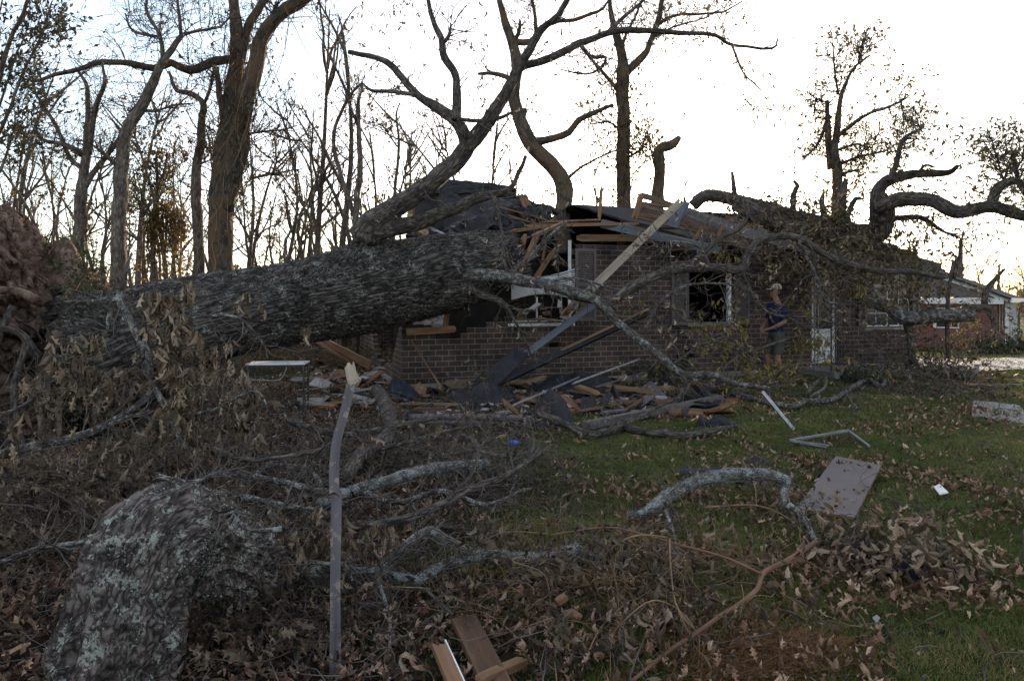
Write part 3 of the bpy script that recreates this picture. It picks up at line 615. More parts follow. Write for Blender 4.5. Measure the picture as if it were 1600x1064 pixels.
# torn-off roof pieces, each lying where the tree threw it
def slab_poly(name, quad, mats, label, cat, th=.12, nu=26, nv=16, crum=.08, parent=None, rag=.12, group=None):
    q4 = [np.asarray(p, float) for p in quad]; V = []; b = []; nn = nrm(np.cross(q4[1] - q4[0], q4[3] - q4[0]))
    for l in (0, 1):
        for i in range(nu + 1):
            for j in range(nv + 1):
                u = i / nu; v_ = j / nv; uu = u + rag * (u - .5) * float(n2(v_ * 5, 1., 1., 51, 3)); vv = v_ + rag * (v_ - .5) * float(n2(u * 7, 3., 1., 52, 3))
                p = (1 - uu) * (1 - vv) * q4[0] + uu * (1 - vv) * q4[1] + uu * vv * q4[2] + (1 - uu) * vv * q4[3]
                p = p + nn * (crum * float(n2(u * 5, v_ * 4, 1., 53, 3)) - l * th); V.append(p); b.append((u * np.linalg.norm(q4[1] - q4[0]), v_ * np.linalg.norm(q4[3] - q4[0]), l))
    n = nv + 1; q = []; H = (nu + 1) * n
    for i in range(nu):
        for j in range(nv):
            a = i * n + j; q += [(a, a + n, a + n + 1, a + 1), (H + a, H + a + 1, H + a + n + 1, H + a + n)]
        a = i * n; q.append((a, H + a, H + a + n, a + n)); a += nv; q.append((a, a + n, H + a + n, H + a))
    for j in range(nv):
        q.append((j, j + 1, H + j + 1, H + j)); a = nu * n + j; q.append((a, H + a, H + a + 1, a + 1))
    mb = MB(); mb.add(np.array(V), np.array(q), np.array(b), smooth=False); return mb.build(name, mats, parent, label, cat, group)
wr = thing('roof_wreckage', P(740, 370, 15.5) * np.array([1, 1, 0]) + np.array([0, 0, 1.2]), 'dark wedge of torn roof standing up behind the fallen trunk', 'roof wreckage')
slab_poly('roof_slab', [P(636, 372, 15.2), P(862, 372, 14.8), P(796, 300, 16.4), P(646, 288, 16.2)], 'shingle', None, None, th=.14, crum=.2, parent=wr)
slab_poly('tar_paper_sheet', [P(700, 370, 14.3), P(850, 350, 14.2), P(866, 326, 14.9), P(690, 296, 15.8)], 'tar', None, None, th=.02, crum=.25, parent=wr)
slab_poly('ridge_piece', [P(664, 300, 16), P(800, 306, 16), P(798, 292, 16.3), P(672, 274, 16.3)], 'shingle', None, None, th=.1, crum=.06, parent=wr)
mb = MB(); board(mb, P(640, 360, 15), P(644, 318, 15), .3, .1, jag=.1); board(mb, P(612, 372, 14.4), P(628, 330, 14.6), .22, .08, jag=.12, up=(1, .3, 0)); board(mb, P(632, 302, 15.1), P(664, 280, 15.6), .12, .04, jag=.1); mb.build('splintered_stud', 'lumber', wr)
mb = MB(); board(mb, P(662, 352, 14), P(724, 380, 13.6), .05, .05); mb.build('pale_strip', 'alu', wr)
mb = MB(); board(mb, P(775, 322, 14.6), P(862, 346, 14.2), .12, .03, jag=.12); board(mb, P(790, 335, 14.5), P(845, 352, 14.1), .09, .03, jag=.12); board(mb, P(815, 300, 15), P(832, 345, 14.4), .2, .03, jag=.15); mb.build('broken_sheathing', 'oldwood', wr)
slab_poly('tar_paper_flap', [P(800, 325, 14.6), P(840, 322, 14.6), P(862, 340, 14.2), P(822, 345, 14.2)], 'tar', 'ragged black flap of tar paper on the torn roof edge', 'tar paper', th=.02, crum=.1)

def plank(p0, p1, w, t, label, mat='lumber', cat='plank', up=(0, 0, 1), jag=.08, warp=0, group=None, name='plank'):
    mb = MB(); board(mb, p0, p1, w, t, up, jag=jag, warp=warp); return mb.build(name, mat, None, label, cat, group)
gr_ = 'splintered framing around the smashed corner'
for p0, p1, w, t, up, lab in [
    ((795, 410, 12.2), (806, 356, 12.4), .05, .11, (1, 0, 0), 'upright split stud leftmost in the broken window corner'),
    ((806, 418, 12.1), (822, 362, 12.3), .05, .1, (1, 0, .2), 'leaning stud second from the left at the trunk end'),
    ((812, 428, 12.0), (842, 362, 12.4), .06, .1, (1, 0, .3), 'thick leaning stud reaching from trunk end to the roof edge'),
    ((797, 362, 12.2), (862, 352, 12.9), .1, .06, (0, 0, 1), 'short yellow board lying at the top left of the smashed window'),
    ((818, 353, 12.6), (1000, 350, 13.6), .09, .06, (0, 0, 1), 'long yellow top board above the smashed window'),
    ((842, 349, 12.8), (938, 345, 13.4), .14, .03, (0, .3, 1), 'thin yellow board topmost above the smashed window'),
    ((826, 372, 12.0), (888, 345, 12.6), .09, .05, (.2, 0, 1), 'yellow board slanting up over the smashed window'),
    ((825, 452, 12.6), (868, 388, 12.9), .04, .09, (1, 0, .2), 'narrow stud leaning inside the smashed window'),
    ((842, 440, 12.9), (854, 372, 12.9), .03, .05, (1, 0, 0), 'thin upright lath inside the smashed window')]:
    plank(P(*p0), P(*p1), w, t, lab, up=up, group=gr_, jag=.14)
plank(P(633, 519, 12.15), P(712, 514, 12.5), .05, .12, 'yellow beam end lying on the broken brick wall under the trunk', up=(0, 0, 1), jag=.03)
plank(P(694, 520, 12.6), P(700, 478, 12.7), .05, .09, 'short upright stud under the trunk over the broken wall', up=(1, 0, 0))
plank(P(936, 345, 13.4), P(940, 292, 13.6), .07, .05, 'short board standing upright from the torn roof edge', up=(1, .3, 0))
plank(P(990, 345, 13.6), P(1003, 302, 13.8), .14, .05, 'wide board end standing on edge left of the lifted roof deck', up=(.8, -.5, .3))
mb = MB()                                              # the big pale trim plank leaning across the front
board(mb, P(1066, 312, 12.7), P(893, 482, 11.8), .14, .045, up=(.25, -1, .3), jag=.12); mb.build('leaning_plank', 'palewood', None, 'long pale weathered plank leaning diagonally from the eave across the wall', 'plank')
mb = MB(); board(mb, P(936, 470, 12.6), P(812, 560, 12.0), .12, .05, up=(.1, -1, .3), jag=.1); mb.build('gutter_trim', 'bluewood', None, 'blue grey trim board slanting down to the rubble below the smashed window', 'trim board')
mb = MB(); board(mb, P(1012, 488, 12.9), P(760, 606, 11.4), .12, .16, up=(.1, -1, .4), jag=.1); board(mb, P(1015, 482, 12.8), P(800, 584, 11.6), .04, .04, up=(0, -1, .3), mat=1); mb.build('black_beam', ['tar', 'lumber'], None, 'tar covered beam with a pale edge slanting to the ground by the wall', 'beam')
plank(P(820, 545, 11.7), P(735, 622, 10.9), .28, .08, 'wide black board end propped in the rubble under the smashed window', 'tar', 'board', up=(.2, -1, .4), jag=.15)
# lifted roof deck seen from below, its fascias and the grey end plate
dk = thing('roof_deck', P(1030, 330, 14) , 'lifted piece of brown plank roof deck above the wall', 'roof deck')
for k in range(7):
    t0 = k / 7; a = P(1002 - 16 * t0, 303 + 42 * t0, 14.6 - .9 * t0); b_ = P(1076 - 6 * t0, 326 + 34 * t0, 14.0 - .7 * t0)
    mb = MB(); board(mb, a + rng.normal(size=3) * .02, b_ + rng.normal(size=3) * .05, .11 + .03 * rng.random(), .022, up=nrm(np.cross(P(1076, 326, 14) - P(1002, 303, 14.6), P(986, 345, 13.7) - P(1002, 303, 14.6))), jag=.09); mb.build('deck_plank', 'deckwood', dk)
mb = MB(); slopeq = None
mb = MB(); board(mb, P(938, 349, 13.4), P(1124, 391, 13.2), .03, .17, up=(0, 0, 1), jag=.02); mb.build('fallen_fascia', 'bluewood', None, 'lower blue grey fascia board sagging over the wall top', 'fascia board')
mb = MB(); board(mb, P(1068, 330, 13.7), P(1190, 372, 13.9), .03, .2, up=(0, 0, 1), jag=.02); board(mb, P(1185, 370, 13.9), P(1306, 404, 14.8), .03, .15, up=(0, 0, 1), jag=.02); mb.build('torn_fascia', 'greywood', None, 'upper grey fascia board running right from the leaning plank under the branches', 'fascia board')
mb = MB(); V_ = np.array([P(1040, 352, 13.0), P(1064, 314, 13.2), P(1076, 316, 13.3), P(1058, 356, 13.1)]); V_ = np.vstack([V_, V_ + np.array([.05, .1, 0])]); mb.add(V_, np.array([(0, 1, 2, 3), (7, 6, 5, 4), (0, 4, 5, 1), (1, 5, 6, 2), (2, 6, 7, 3), (3, 7, 4, 0)]), smooth=False); mb.build('end_plate', 'bluewood', None, 'small blue grey triangular eave plate at the top of the leaning plank', 'eave plate')
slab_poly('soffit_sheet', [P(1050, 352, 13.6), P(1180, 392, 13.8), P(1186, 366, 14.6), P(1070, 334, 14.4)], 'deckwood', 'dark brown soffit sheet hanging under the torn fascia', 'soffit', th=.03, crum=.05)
for k, (a, b_) in enumerate((((1100, 352, 13.6), (1068, 398, 13.4)), ((1130, 350, 13.8), (1120, 372, 13.6)))):
    plank(P(*a), P(*b_), .06, .04, ('brown lath hanging from the soffit left of the dark window', 'short brown lath stub under the upper fascia')[k], 'oldwood', up=(0, -1, 0))
# crumpled white blind and pieces in the smashed window
def blind(name, c, label, n=15):
    t = MB()
    for k in range(n):
        u = k / (n - 1); pth = []
        for x in np.linspace(0, 1, 9):
            px = 799 + 99 * x; py = c[0] + (c[1] - c[0]) * u + (6 * math.sin(x * 3.1) * (1 - u) - 9 * math.sin(x * 3.1) * u) + 8 * (x - .5) * (1 - u) * -1.6
            pth.append(P(px, py, 12.15 + .35 * x - .1 * u))
        pth = np.array(pth); V = []; 
        for p in pth: V += [p + [0, -.012, .014], p + [0, .012, -.008]]
        i = np.arange(8) * 2; t.add(np.array(V), np.stack([i, i + 1, i + 3, i + 2], -1), smooth=True)
    return t.build(name, 'blind', None, label, 'blind')
blind('window_blind', (427, 468), 'crumpled white slatted blind sagging in the smashed window')
mb = MB()
for k in range(26):
    x = 800 + rng.random() * 90; y = 478 + rng.random() * 22
    board(mb, P(x, y, 12.7 + rng.random() * .8), P(x + rng.normal() * 14, y + rng.normal() * 12, 12.8 + rng.random()), .05 + .1 * rng.random(), .03, jag=.03, mat=int(rng.integers(0, 3)))
mb.build('window_rubble', ['plaster', 'insul', 'oldwood'], None, 'jumble of broken plaster and wood inside the smashed window', 'rubble', kind='stuff')
slab_poly('plaster_sheet', [P(640, 505, 12.6), P(700, 512, 12.9), P(694, 484, 13.2), P(648, 482, 12.9)], 'plaster', 'grey broken plaster sheet under the trunk at the house corner', 'plasterboard', th=.02, crum=.05)
slab_poly('insulation_batt', [P(640, 340, 14.2), P(672, 352, 14.0), P(668, 372, 13.8), P(644, 366, 13.8)], 'insul', 'tan insulation showing under the torn roof left of the trunk', 'insulation', th=.1, crum=.08)

# ------------------------------------------------------------------ neighbour's house
C1 = np.array([23.4, 33.0]); zb = -.8; dv = nrm(np.array([.62, .78])); wv = np.array([-dv[1], dv[0]])
nb = thing('neighbour_house', (C1[0], C1[1], zb), 'low red brick house with white gable trim and porch beyond the driveway', 'house')
def NW(a, b_, z): return np.array([C1[0] + wv[0] * a + dv[0] * b_, C1[1] + wv[1] * a + dv[1] * b_, z])
RN = np.array([[wv[0], dv[0], 0], [wv[1], dv[1], 0], [0, 0, 1]])
def nbox(mb, a0, a1, b0, b1, z0, z1, mat=0): box(mb, NW((a0 + a1) / 2, (b0 + b1) / 2, (z0 + z1) / 2), (abs(a1 - a0), abs(b1 - b0), abs(z1 - z0)), R=RN, mat=mat)
GW, GL, EZ, PZ = 7.0, 16, 1.75, 3.35
masonry('gable_wall', GW, EZ - zb, lambda sb, s, z: ~((s > 1.5) & (s < 2.6) & (z > 1.0) & (z < 2.05)) & ~((s > 4) & (s < 5) & (z > 1.1) & (z < 2.05)), lambda s, d, z: np.array([NW(a, -b2, z2 + zb) for a, b2, z2 in zip(s, d, z)]), .11, 'redbrick', nb)
mb = MB(); nbox(mb, .1, .2, 1.2, GL, zb, EZ); mb.build('side_wall', 'redbrick', nb)
for a in (1.5, 4.0): mb = MB(); nbox(mb, a, a + 1.05, .02, .06, zb + 1.0, zb + 2.06); f = mb.build('window', 'white', nb); mb = MB(); nbox(mb, a + .08, a + .97, -.0, .018, zb + 1.08, zb + 1.98); mb.build('pane', 'glass', f)
V_ = np.array([NW(-.3, -.02, EZ), NW(GW + .3, -.02, EZ), NW(GW / 2, -.02, PZ)]); V_ = np.vstack([V_, V_ + np.append(dv * .08, 0)]); mb = MB(); mb.add(V_, [np.array([(0, 1, 2), (3, 5, 4)]), np.array([(0, 3, 4, 1), (1, 4, 5, 2), (2, 5, 3, 0)])], smooth=False); mb.build('gable', 'shutter', nb)
mb = MB(); board(mb, NW(-.5, -.12, EZ - .1), NW(GW / 2, -.12, PZ), .04, .24, up=(0, 0, 1), n=1); board(mb, NW(GW / 2, -.13, PZ), NW(GW + .5, -.13, EZ - .1), .04, .24, up=(0, 0, 1), n=1); nbox(mb, -.3, GW, -.2, -.08, EZ - .32, EZ - .02); mb.build('white_trim', 'white', nb)
mb = MB()
for sgn in (0, 1):
    a0 = -.6 if sgn == 0 else GW + .6; V_ = np.array([NW(a0, -.35, EZ - .12), NW(a0, GL + .4, EZ - .12), NW(GW / 2, GL + .4, PZ + .06), NW(GW / 2, -.35, PZ + .06)]); V_ = np.vstack([V_, V_ + [0, 0, .1]]); mb.add(V_, np.array([(0, 1, 2, 3), (4, 7, 6, 5), (0, 4, 5, 1), (1, 5, 6, 2), (2, 6, 7, 3), (3, 7, 4, 0)]), V_ * .4, smooth=False)
mb.build('roof', 'shingle', nb)
mb = MB(); nbox(mb, -.62, -.56, -.3, GL + .3, EZ - .25, EZ - .02); mb.build('eave_fascia', 'white', nb)
for b_ in (.4, .9, 3.6, 6.4, 9.2): mb = MB(); nbox(mb, -.45, -.33, b_, b_ + .12, zb, EZ - .2); mb.build('porch_column', 'white', nb)
for b_ in (3, 5.5, 8): mb = MB(); nbox(mb, .05, .09, b_, b_ + 1, zb + .8, zb + 2.2); mb.build('window', 'glass', nb)
slope = None
# ------------------------------------------------------------------ the great fallen tree
def xy0(p, z=0.0): return (p[0], p[1], z)
ft = thing('fallen_tree', xy0(P(300, 560, 10.2), 0), 'huge uprooted oak fallen from its root plate onto the house', 'tree')
tp = [(140, 562, 9.7, 116), (190, 548, 9.8, 98), (250, 522, 10, 82), (340, 496, 10.3, 70), (430, 478, 10.7, 66), (520, 462, 11.1, 66), (600, 448, 11.5, 66), (680, 432, 11.9, 64), (740, 420, 12.2, 57), (796, 408, 12.6, 46)]
tpath = spline(np.array([np.append(P(x, y, Y), r / F * Y) for x, y, Y, r in tp]), .022)
burls = [(P(690, 410, 11.3), .38, .17), (P(578, 372, 11.0), .42, .22), (P(720, 445, 11.6), .3, .16), (P(240, 590, 9.3), .5, .1), (P(400, 500, 10.0), .5, .05)]
def trunk_disp(bc, L, th):
    w = bc + .05 * np.stack([vnoise(bc * 4, 1), vnoise(bc * 4, 2), vnoise(bc * 2, 3)], -1)
    tw = w.copy(); a = L * .12; tw[..., 0] = w[..., 0] * np.cos(a) - w[..., 1] * np.sin(a); tw[..., 1] = w[..., 0] * np.sin(a) + w[..., 1] * np.cos(a)
    r1 = 1 - np.abs(fbm(tw * np.array([10, 10, 1.25]), 3, 61)); r2 = 1 - np.abs(fbm(tw * np.array([27, 27, 4]), 2, 62))
    m_ = .75 + .5 * vnoise(bc * [1.1, 1.1, .7], 64); return .08 * m_ * (r1 - .6) + .026 * (r2 - .6) + .06 * fbm(bc * np.array([1.2, 1.2, .5]), 2, 63)
mb = MB(); tube(mb, tpath[:, :3], tpath[:, 3] * .97, 300, disp=trunk_disp, cap=True, jag=.25)
Vt = mb.V[0]
for c, rad, h in burls:
    d = Vt - c; dist = np.linalg.norm(d, axis=1); k = np.argmin(np.abs(np.arange(len(tpath)) - np.argmin(np.linalg.norm(tpath[:, :3] - c, axis=1)))); ax = tpath[k, :3]
    Vt += nrm(Vt - ax) * (h * np.exp(-(dist / rad) ** 2) * (1 + .35 * fbm(Vt * 6, 3, 71)))[:, None]
trunk = mb.build('trunk', 'bark_main', ft)
def limb(parent, pts, Y0, dY, rpx, seg=10, mat='bark', name='limb', label=None, lump=.12, jag=0.0, step=.07):
    path, rad = limb_path(pts, Y0, dY, rpx, step); mb = MB(); rg = np.median(rad)
    fine = rad[0] > .09
    dsp = (lambda bc, L, th: .09 * rg * (1 - 2 * np.abs(fbm(bc * np.array([14, 14, 3.5]) / max(rg * 6, .5), 3, 65)))) if fine else None
    tube(mb, path, rad, 40 if fine else seg, lump=lump, disp=dsp, jag=jag)
    o = mb.build(name, mat, parent, label); return path, rad
def at_path(path, px, py=None):
    k = np.argmin(np.abs(path[:, 0] / path[:, 1] * F + 800 - px) + (0 if py is None else np.abs(HZ - (path[:, 2] - CH) / path[:, 1] * F - py))); return path[k]
def twigs_on(mb, paths, n1, len1, n2=3, len2=(.15, .4), r0=.012, up=.02, mat=0, ang=1.0, n3=0, t0=.15, jit=.24, drop=0):
    """fine branching along limb paths; returns the last twigs for leaves"""
    out = []
    for p, r_ in paths:
        ch = K_chop(p); N_ = len(ch); rr = np.full(ch.shape[:2], 1.0)
        tot = np.linspace(r_[0], r_[-1], N_)[:, None] * np.ones((1, ch.shape[1]))
        per = max(1, int(round(n1 / N_))); P1, R1 = spawn(ch, np.minimum(tot, r0), per, 0, 1, ang, len1, .8, 7, jit, up)
        if N_ * per > n1: k = rng.permutation(len(P1))[:max(1, n1)]; P1, R1 = P1[k], R1[k]
        tubes(mb, P1, R1, 4, mat); P2, R2 = spawn(P1, R1, n2, t0, 1, .8, len2, .6, 5, .3, up - drop); tubes(mb, P2, R2, 3, mat); out.append(P2)
        if n3: P3, R3 = spawn(P2, R2, n3, .2, 1, .8, (len2[0] * .5, len2[1] * .6), .7, 4, .3, up - drop); tubes(mb, P3, R3, 3, mat); out.append(P3)
    return out
FL = []
FL.append(limb(ft, [(570, 372), (586, 346), (630, 316), (682, 281), (733, 229), (768, 182), (803, 121), (820, 86), (846, 48), (872, 26), (893, -6)], 11.0, -.8, [25, 18, 15.5, 14, 12.5, 10, 8, 6.5, 5, 4, 3], 24))
main = FL[0][0]
def sub(px, py, pts, dY, rpx, **kw):
    Y = at_path(main, px, py)[1]; r = limb(ft, pts, Y, dY, rpx, **kw); FL.append(r); return r
a = sub(733, 229, [(733, 229), (716, 195), (690, 173), (651, 147), (612, 104), (586, 91), (545, 82)], .9, [12, 9, 8, 6, 5, 4, 3])
sub(712, 186, [(713, 188), (714, 151), (712, 117), (695, 91), (690, 61), (677, 35), (668, -8)], .3, [8, 7, 6, 6, 5, 4, 3])
sub(693, 65, [(694, 66), (702, 56), (705, 39)], .1, [3, 3, 1.5])
sub(651, 147, [(651, 149), (604, 143), (578, 140), (563, 127)], .3, [3.5, 3, 2.5, 1])
b4 = sub(803, 115, [(803, 118), (815, 104), (859, 91), (915, 65), (967, 48), (1040, 52), (1112, 54), (1143, 69), (1207, 76), (1216, 62)], 1.2, [8, 7, 6, 5.5, 5, 4, 3, 2.5, 2, 1])
sub(1143, 69, [(1143, 69), (1160, 112), (1178, 130), (1190, 143)], .2, [2, 1.4, 1.2, .8])
sub(967, 48, [(945, 55), (975, 30), (1010, -4)], .4, [4, 3, 2])
sub(915, 70, [(908, 72), (925, 90), (948, 92), (940, 108), (915, 118), (875, 108)], .4, [3.5, 3, 2.5, 2, 1.5, 1])
l5 = sub(590, 350, [(584, 362), (643, 350), (707, 328), (746, 311), (794, 298), (811, 268), (820, 242)], .6, [15, 12, 9, 8, 4, 3, 2])
sub(716, 188, [(728, 215), (716, 188), (740, 190), (777, 186), (803, 175)], -.2, [4, 3, 3, 3, 2])
sub(745, 311, [(760, 300), (774, 313), (782, 354), (789, 422)], -.4, [3, 3, 2.5, 2])
# branches growing out of the far end of the trunk, across the front of the house
b1 = limb(ft, [(715, 432), (740, 433), (778, 431), (846, 444), (898, 459), (938, 474), (960, 500), (994, 527), (1032, 557), (1065, 583), (1110, 585), (1150, 600), (1205, 607)], 11.5, -.9, [10, 10, 9, 8.5, 8, 7, 6, 6, 6, 5, 4, 3], mat='lichen'); FL.append(b1)
FL.append(limb(ft, [(722, 437), (748, 459), (782, 471), (804, 501), (824, 540), (838, 580)], 11.45, .1, [7, 6.5, 5, 2.5, 1.5, 1]))
b2 = limb(ft, [(890, 462), (953, 471), (994, 444), (1050, 422), (1110, 418), (1159, 422), (1171, 395), (1193, 377), (1242, 371), (1300, 403), (1362, 422), (1426, 425), (1478, 433), (1490, 410)], 11.3, 2.2, [7, 8, 8, 7.5, 7, 6.5, 6, 5.5, 5, 5, 4.5, 3, 2]); FL.append(b2)
for pts, Y, dY, r_ in [([(1080, 412), (1126, 373), (1160, 356), (1174, 320)], 12.3, .3, [5, 4.5, 3, 1.5]), ([(1005, 522), (1028, 474), (1069, 448), (1126, 444), (1168, 450)], 11.6, .3, [3, 2.6, 2, 1]),
                       ([(1159, 425), (1178, 463), (1205, 491), (1268, 497), (1310, 505)], 12.6, -.4, [3, 2.6, 2, 1.4]), ([(1054, 568), (1085, 545), (1133, 527)], 11.2, .3, [2.5, 2, 1.5]),
                       ([(800, 424), (826, 405), (846, 380), (883, 350)], 11.7, .2, [4.5, 4, 3.5, 2.5]), ([(846, 444), (900, 436), (960, 452), (1020, 462)], 11.4, .4, [2.5, 2, 1.4, .8]),
                       ([(1110, 418), (1090, 385), (1040, 378), (1010, 390)], 12.0, .1, [3, 2, 1.5, 1]), ([(1242, 371), (1270, 420), (1290, 470), (1330, 475)], 12.9, .1, [3, 2.5, 2, 1]),
                       ([(1065, 583), (1075, 610), (1040, 640), (1005, 655)], 10.7, -.5, [3, 2, 1.5, 1]), ([(1300, 403), (1320, 455), (1318, 520)], 13, .2, [2, 1.6, 1.2])]:
    FL.append(limb(ft, pts, Y, dY, r_, seg=8, mat='lichen' if rng.random() < .4 else 'bark'))
cr = MB()
tw = twigs_on(cr, [FL[k] for k in range(len(FL)) if k < 12], 12, (.4, 1.3), 3, (.15, .5), r0=.012, up=.05)
p_, d_ = pts_on(np.concatenate([x for x in tw if x.shape[1] == 5])[::2], 1); leaves(cr, p_, hang(len(p_)), .08 + .05 * rng.random(len(p_)), 'simple', 1)
tw = twigs_on(cr, FL[12:], 22, (.4, 1.5), 3, (.15, .5), r0=.012, up=-.02)
x = np.concatenate(tw); x = x[rng.random(len(x)) < .35]; p_, d_ = pts_on(x, 3); leaves(cr, p_, hang(len(p_)), .08 + .06 * rng.random(len(p_)), 'simple', 1)
# leafy sprays hanging where the upper branches end and by the upper right
for px, py, Y, n, s in [(1195, 165, 11.8, 24, .22), (1235, 185, 11.8, 14, .2), (1160, 160, 11.6, 5, .1), (1185, 185, 11.8, 12, .2), (1090, 110, 11.9, 30, .4), (1120, 45, 12, 40, .5), (620, 100, 11.4, 30, .4), (625, 12, 11.0, 40, .25), (1060, 20, 12, 30, .5)]:
    c = P(px, py, Y) + rng.normal(size=(n, 3)) * s * np.array([1, .6, .7]); leaves(cr, c, hang(n), .09 + .07 * rng.random(n), 'oak', 1)
    a_ = P(px, py - 35, Y); P1, R1 = walk(np.repeat(a_[None], 5, 0) + rng.normal(size=(5, 3)) * .06, np.array([0, 0, -1.]) + .5 * rng.normal(size=(5, 3)), .004, .25 + .4 * rng.random(5), 6, .3); tubes(cr, P1, R1, 3)
cr.build('crown', ['twig', 'oak'], ft)
# root plate
rc = P(70, 530, 9.9); mb = MB(); nu, nv_ = 320, 200; th, ph = np.meshgrid(np.arange(nu) / nu * 2 * np.pi, np.linspace(.02, np.pi - .02, nv_), indexing='ij')
ax = nrm(tpath[8, :3] - tpath[0, :3]); U_ = nrm(np.cross(ax, [0, 0, 1.])); W_ = np.cross(U_, ax)
dirs = (np.cos(ph)[..., None] * ax * .36 + (np.sin(ph) * np.cos(th))[..., None] * U_ * 1.05 + (np.sin(ph) * np.sin(th))[..., None] * W_ * 1.0)
dd_ = dirs * 1.56; k_ = 1 + .26 * fbm(dirs * 2.3 + 3, 4, 81) + .2 * np.abs(fbm(dirs * 8, 4, 82)); Vr = rc + dd_ * k_[..., None]; Vr = Vr + .045 * np.stack([fbm(Vr * 13, 3, 86), fbm(Vr * 13, 3, 87), fbm(Vr * 13, 3, 88)], -1) + .05 * np.stack([fbm(Vr * 6, 3, 83), fbm(Vr * 6, 3, 84), fbm(Vr * 6, 3, 85)], -1)
i, j = np.meshgrid(np.arange(nu), np.arange(nv_ - 1), indexing='ij'); i2 = (i + 1) % nu
mb.add(Vr.reshape(-1, 3), np.stack([i * nv_ + j, i2 * nv_ + j, i2 * nv_ + j + 1, i * nv_ + j + 1], -1).reshape(-1, 4)); rp = mb.build('root_plate', 'soil', ft)
for k, (pts, Y, dY, r_) in enumerate([([(70, 480), (45, 420), (24, 372), (16, 352)], 9.6, -.2, [26, 20, 13, 7]), ([(75, 450), (52, 400), (46, 352)], 9.5, .1, [16, 12, 6]), ([(110, 450), (98, 390), (92, 376)], 9.6, 0, [24, 16, 9]), ([(60, 470), (20, 455), (-30, 462)], 9.3, -.6, [14, 11, 7]),
                                      ([(60, 560), (30, 520), (-20, 512)], 9.2, -.5, [13, 10, 7]), ([(90, 520), (60, 600), (64, 680), (70, 740)], 9.2, -.6, [12, 10, 8, 5]), ([(40, 540), (22, 620), (36, 700)], 9.0, -.6, [9, 8, 5]), ([(110, 580), (90, 640), (100, 720)], 9.2, -.3, [10, 8, 5]), ([(20, 480), (-10, 560), (0, 650)], 9.1, -.4, [10, 8, 5]), ([(100, 470), (130, 430), (142, 418)], 9.6, .1, [11, 7, 3])]):
    limb(rp, pts, Y - (.75 if k > 2 else .1), dY * .5, [q_ * (.55 if k > 2 else 1) for q_ in r_], seg=12, name='root', mat='soil' if k < 3 or k % 2 else 'bark', lump=.25, jag=.05)
for k in range(12):
    a_ = (rng.random() - .5) * 2.9; rr_ = 1.42; c_ = rc + (U_ * math.cos(a_) * rr_ + W_ * math.sin(a_) * rr_) + ax * (rng.random() - .5) * .8; d_ = nrm((U_ * math.cos(a_) + W_ * math.sin(a_)) * .35 + rng.normal(size=3) * .6 + np.array([0, 0, -.4]))
    P1, R1 = walk(c_[None], d_[None], .014 + .02 * rng.random(), np.array([.5 + .9 * rng.random()]), 12, .28, -.06, endr=.25); mb = MB(); tube(mb, spline(P1[0], .05), np.interp(np.linspace(0, 11, len(spline(P1[0], .05))), range(12), R1[0]), 9, lump=.25, jag=.03)
    P2, R2 = spawn(P1, R1, 9, .1, 1, .8, (.15, .5), .4, 6, .4, -.1); tubes(mb, P2, R2, 4); mb.build('root', 'soil' if k % 3 else 'bark', rp)
mb = MB(); s0 = nrm(rng.normal(size=(700, 3))); p0 = rc + s0 * np.array([.6, 1.45, 1.45]); P1, R1 = walk(p0, s0 + np.array([0, -.4, -.5]), .006, .15 + .5 * rng.random(700), 7, .4, -.1); tubes(mb, P1, R1, 4); P2, R2 = spawn(P1, R1, 3, .2, 1, .9, (.1, .3), .6, 5, .4, -.1); tubes(mb, P2, R2, 3); mb.build('fine_roots', 'twig_dark', rp)
mb = MB(); n = 900; c = P(128, 425, 8.75) + rng.normal(size=(n, 3)) * np.array([.2, .15, .3]); c[680:] = P(100, 640, 8.2) + rng.normal(size=(220, 3)) * np.array([.35, .2, .4]); leaves(mb, c, rng.normal(size=(n, 3)) + [0, 0, -.4], .03 + .05 * rng.random(n), 'simple'); mb.build('clinging_moss', 'shrub', rp, kind='stuff')

# ------------------------------------------------------------------ the tree lying on the roof
rt = thing('roof_tree', xy0(P(1440, 585, 15.2)), 'leafy oak top fallen along the roof with a long bent limb reaching right', 'tree')
RL = []
RL.append(limb(rt, [(1082, 322), (1105, 306), (1150, 312), (1190, 326), (1240, 342), (1311, 358), (1350, 368), (1374, 362), (1379, 340), (1376, 320), (1372, 298), (1389, 281), (1432, 272), (1480, 270), (1497, 259)], 15.6, -1.3, [8, 9, 9, 12, 14, 15, 16, 17, 17, 15, 9, 8, 6, 4, 2], 20))
RL.append(limb(rt, [(1374, 326), (1390, 318), (1406, 311), (1454, 313), (1497, 330), (1553, 324), (1606, 340), (1680, 350)], 14.5, -1.2, [11, 12, 11, 10.5, 10, 9, 8, 6], 20))
RL.append(limb(rt, [(1390, 283), (1400, 258), (1411, 220), (1441, 201)], 14.4, .1, [5, 4, 3, 1.5])); RL.append(limb(rt, [(1549, 322), (1556, 300), (1568, 289), (1592, 285), (1605, 305), (1640, 320)], 13.7, -.2, [8, 7.5, 7, 5, 4, 3]))
RL.append(limb(rt, [(1592, 287), (1586, 255), (1580, 238)], 13.7, 0, [3.5, 3, 2])); RL.append(limb(rt, [(1570, 288), (1560, 255), (1548, 215), (1537, 203)], 13.7, 0, [2, 1.2, 1, .8]))
RL.append(limb(rt, [(1376, 344), (1400, 342), (1440, 342), (1475, 362), (1500, 370)], 14.6, .2, [6, 5, 4, 2, 1.2])); RL.append(limb(rt, [(1150, 315), (1200, 345), (1260, 362), (1330, 378), (1400, 388)], 15.0, -.2, [12, 13, 12, 8, 5]))
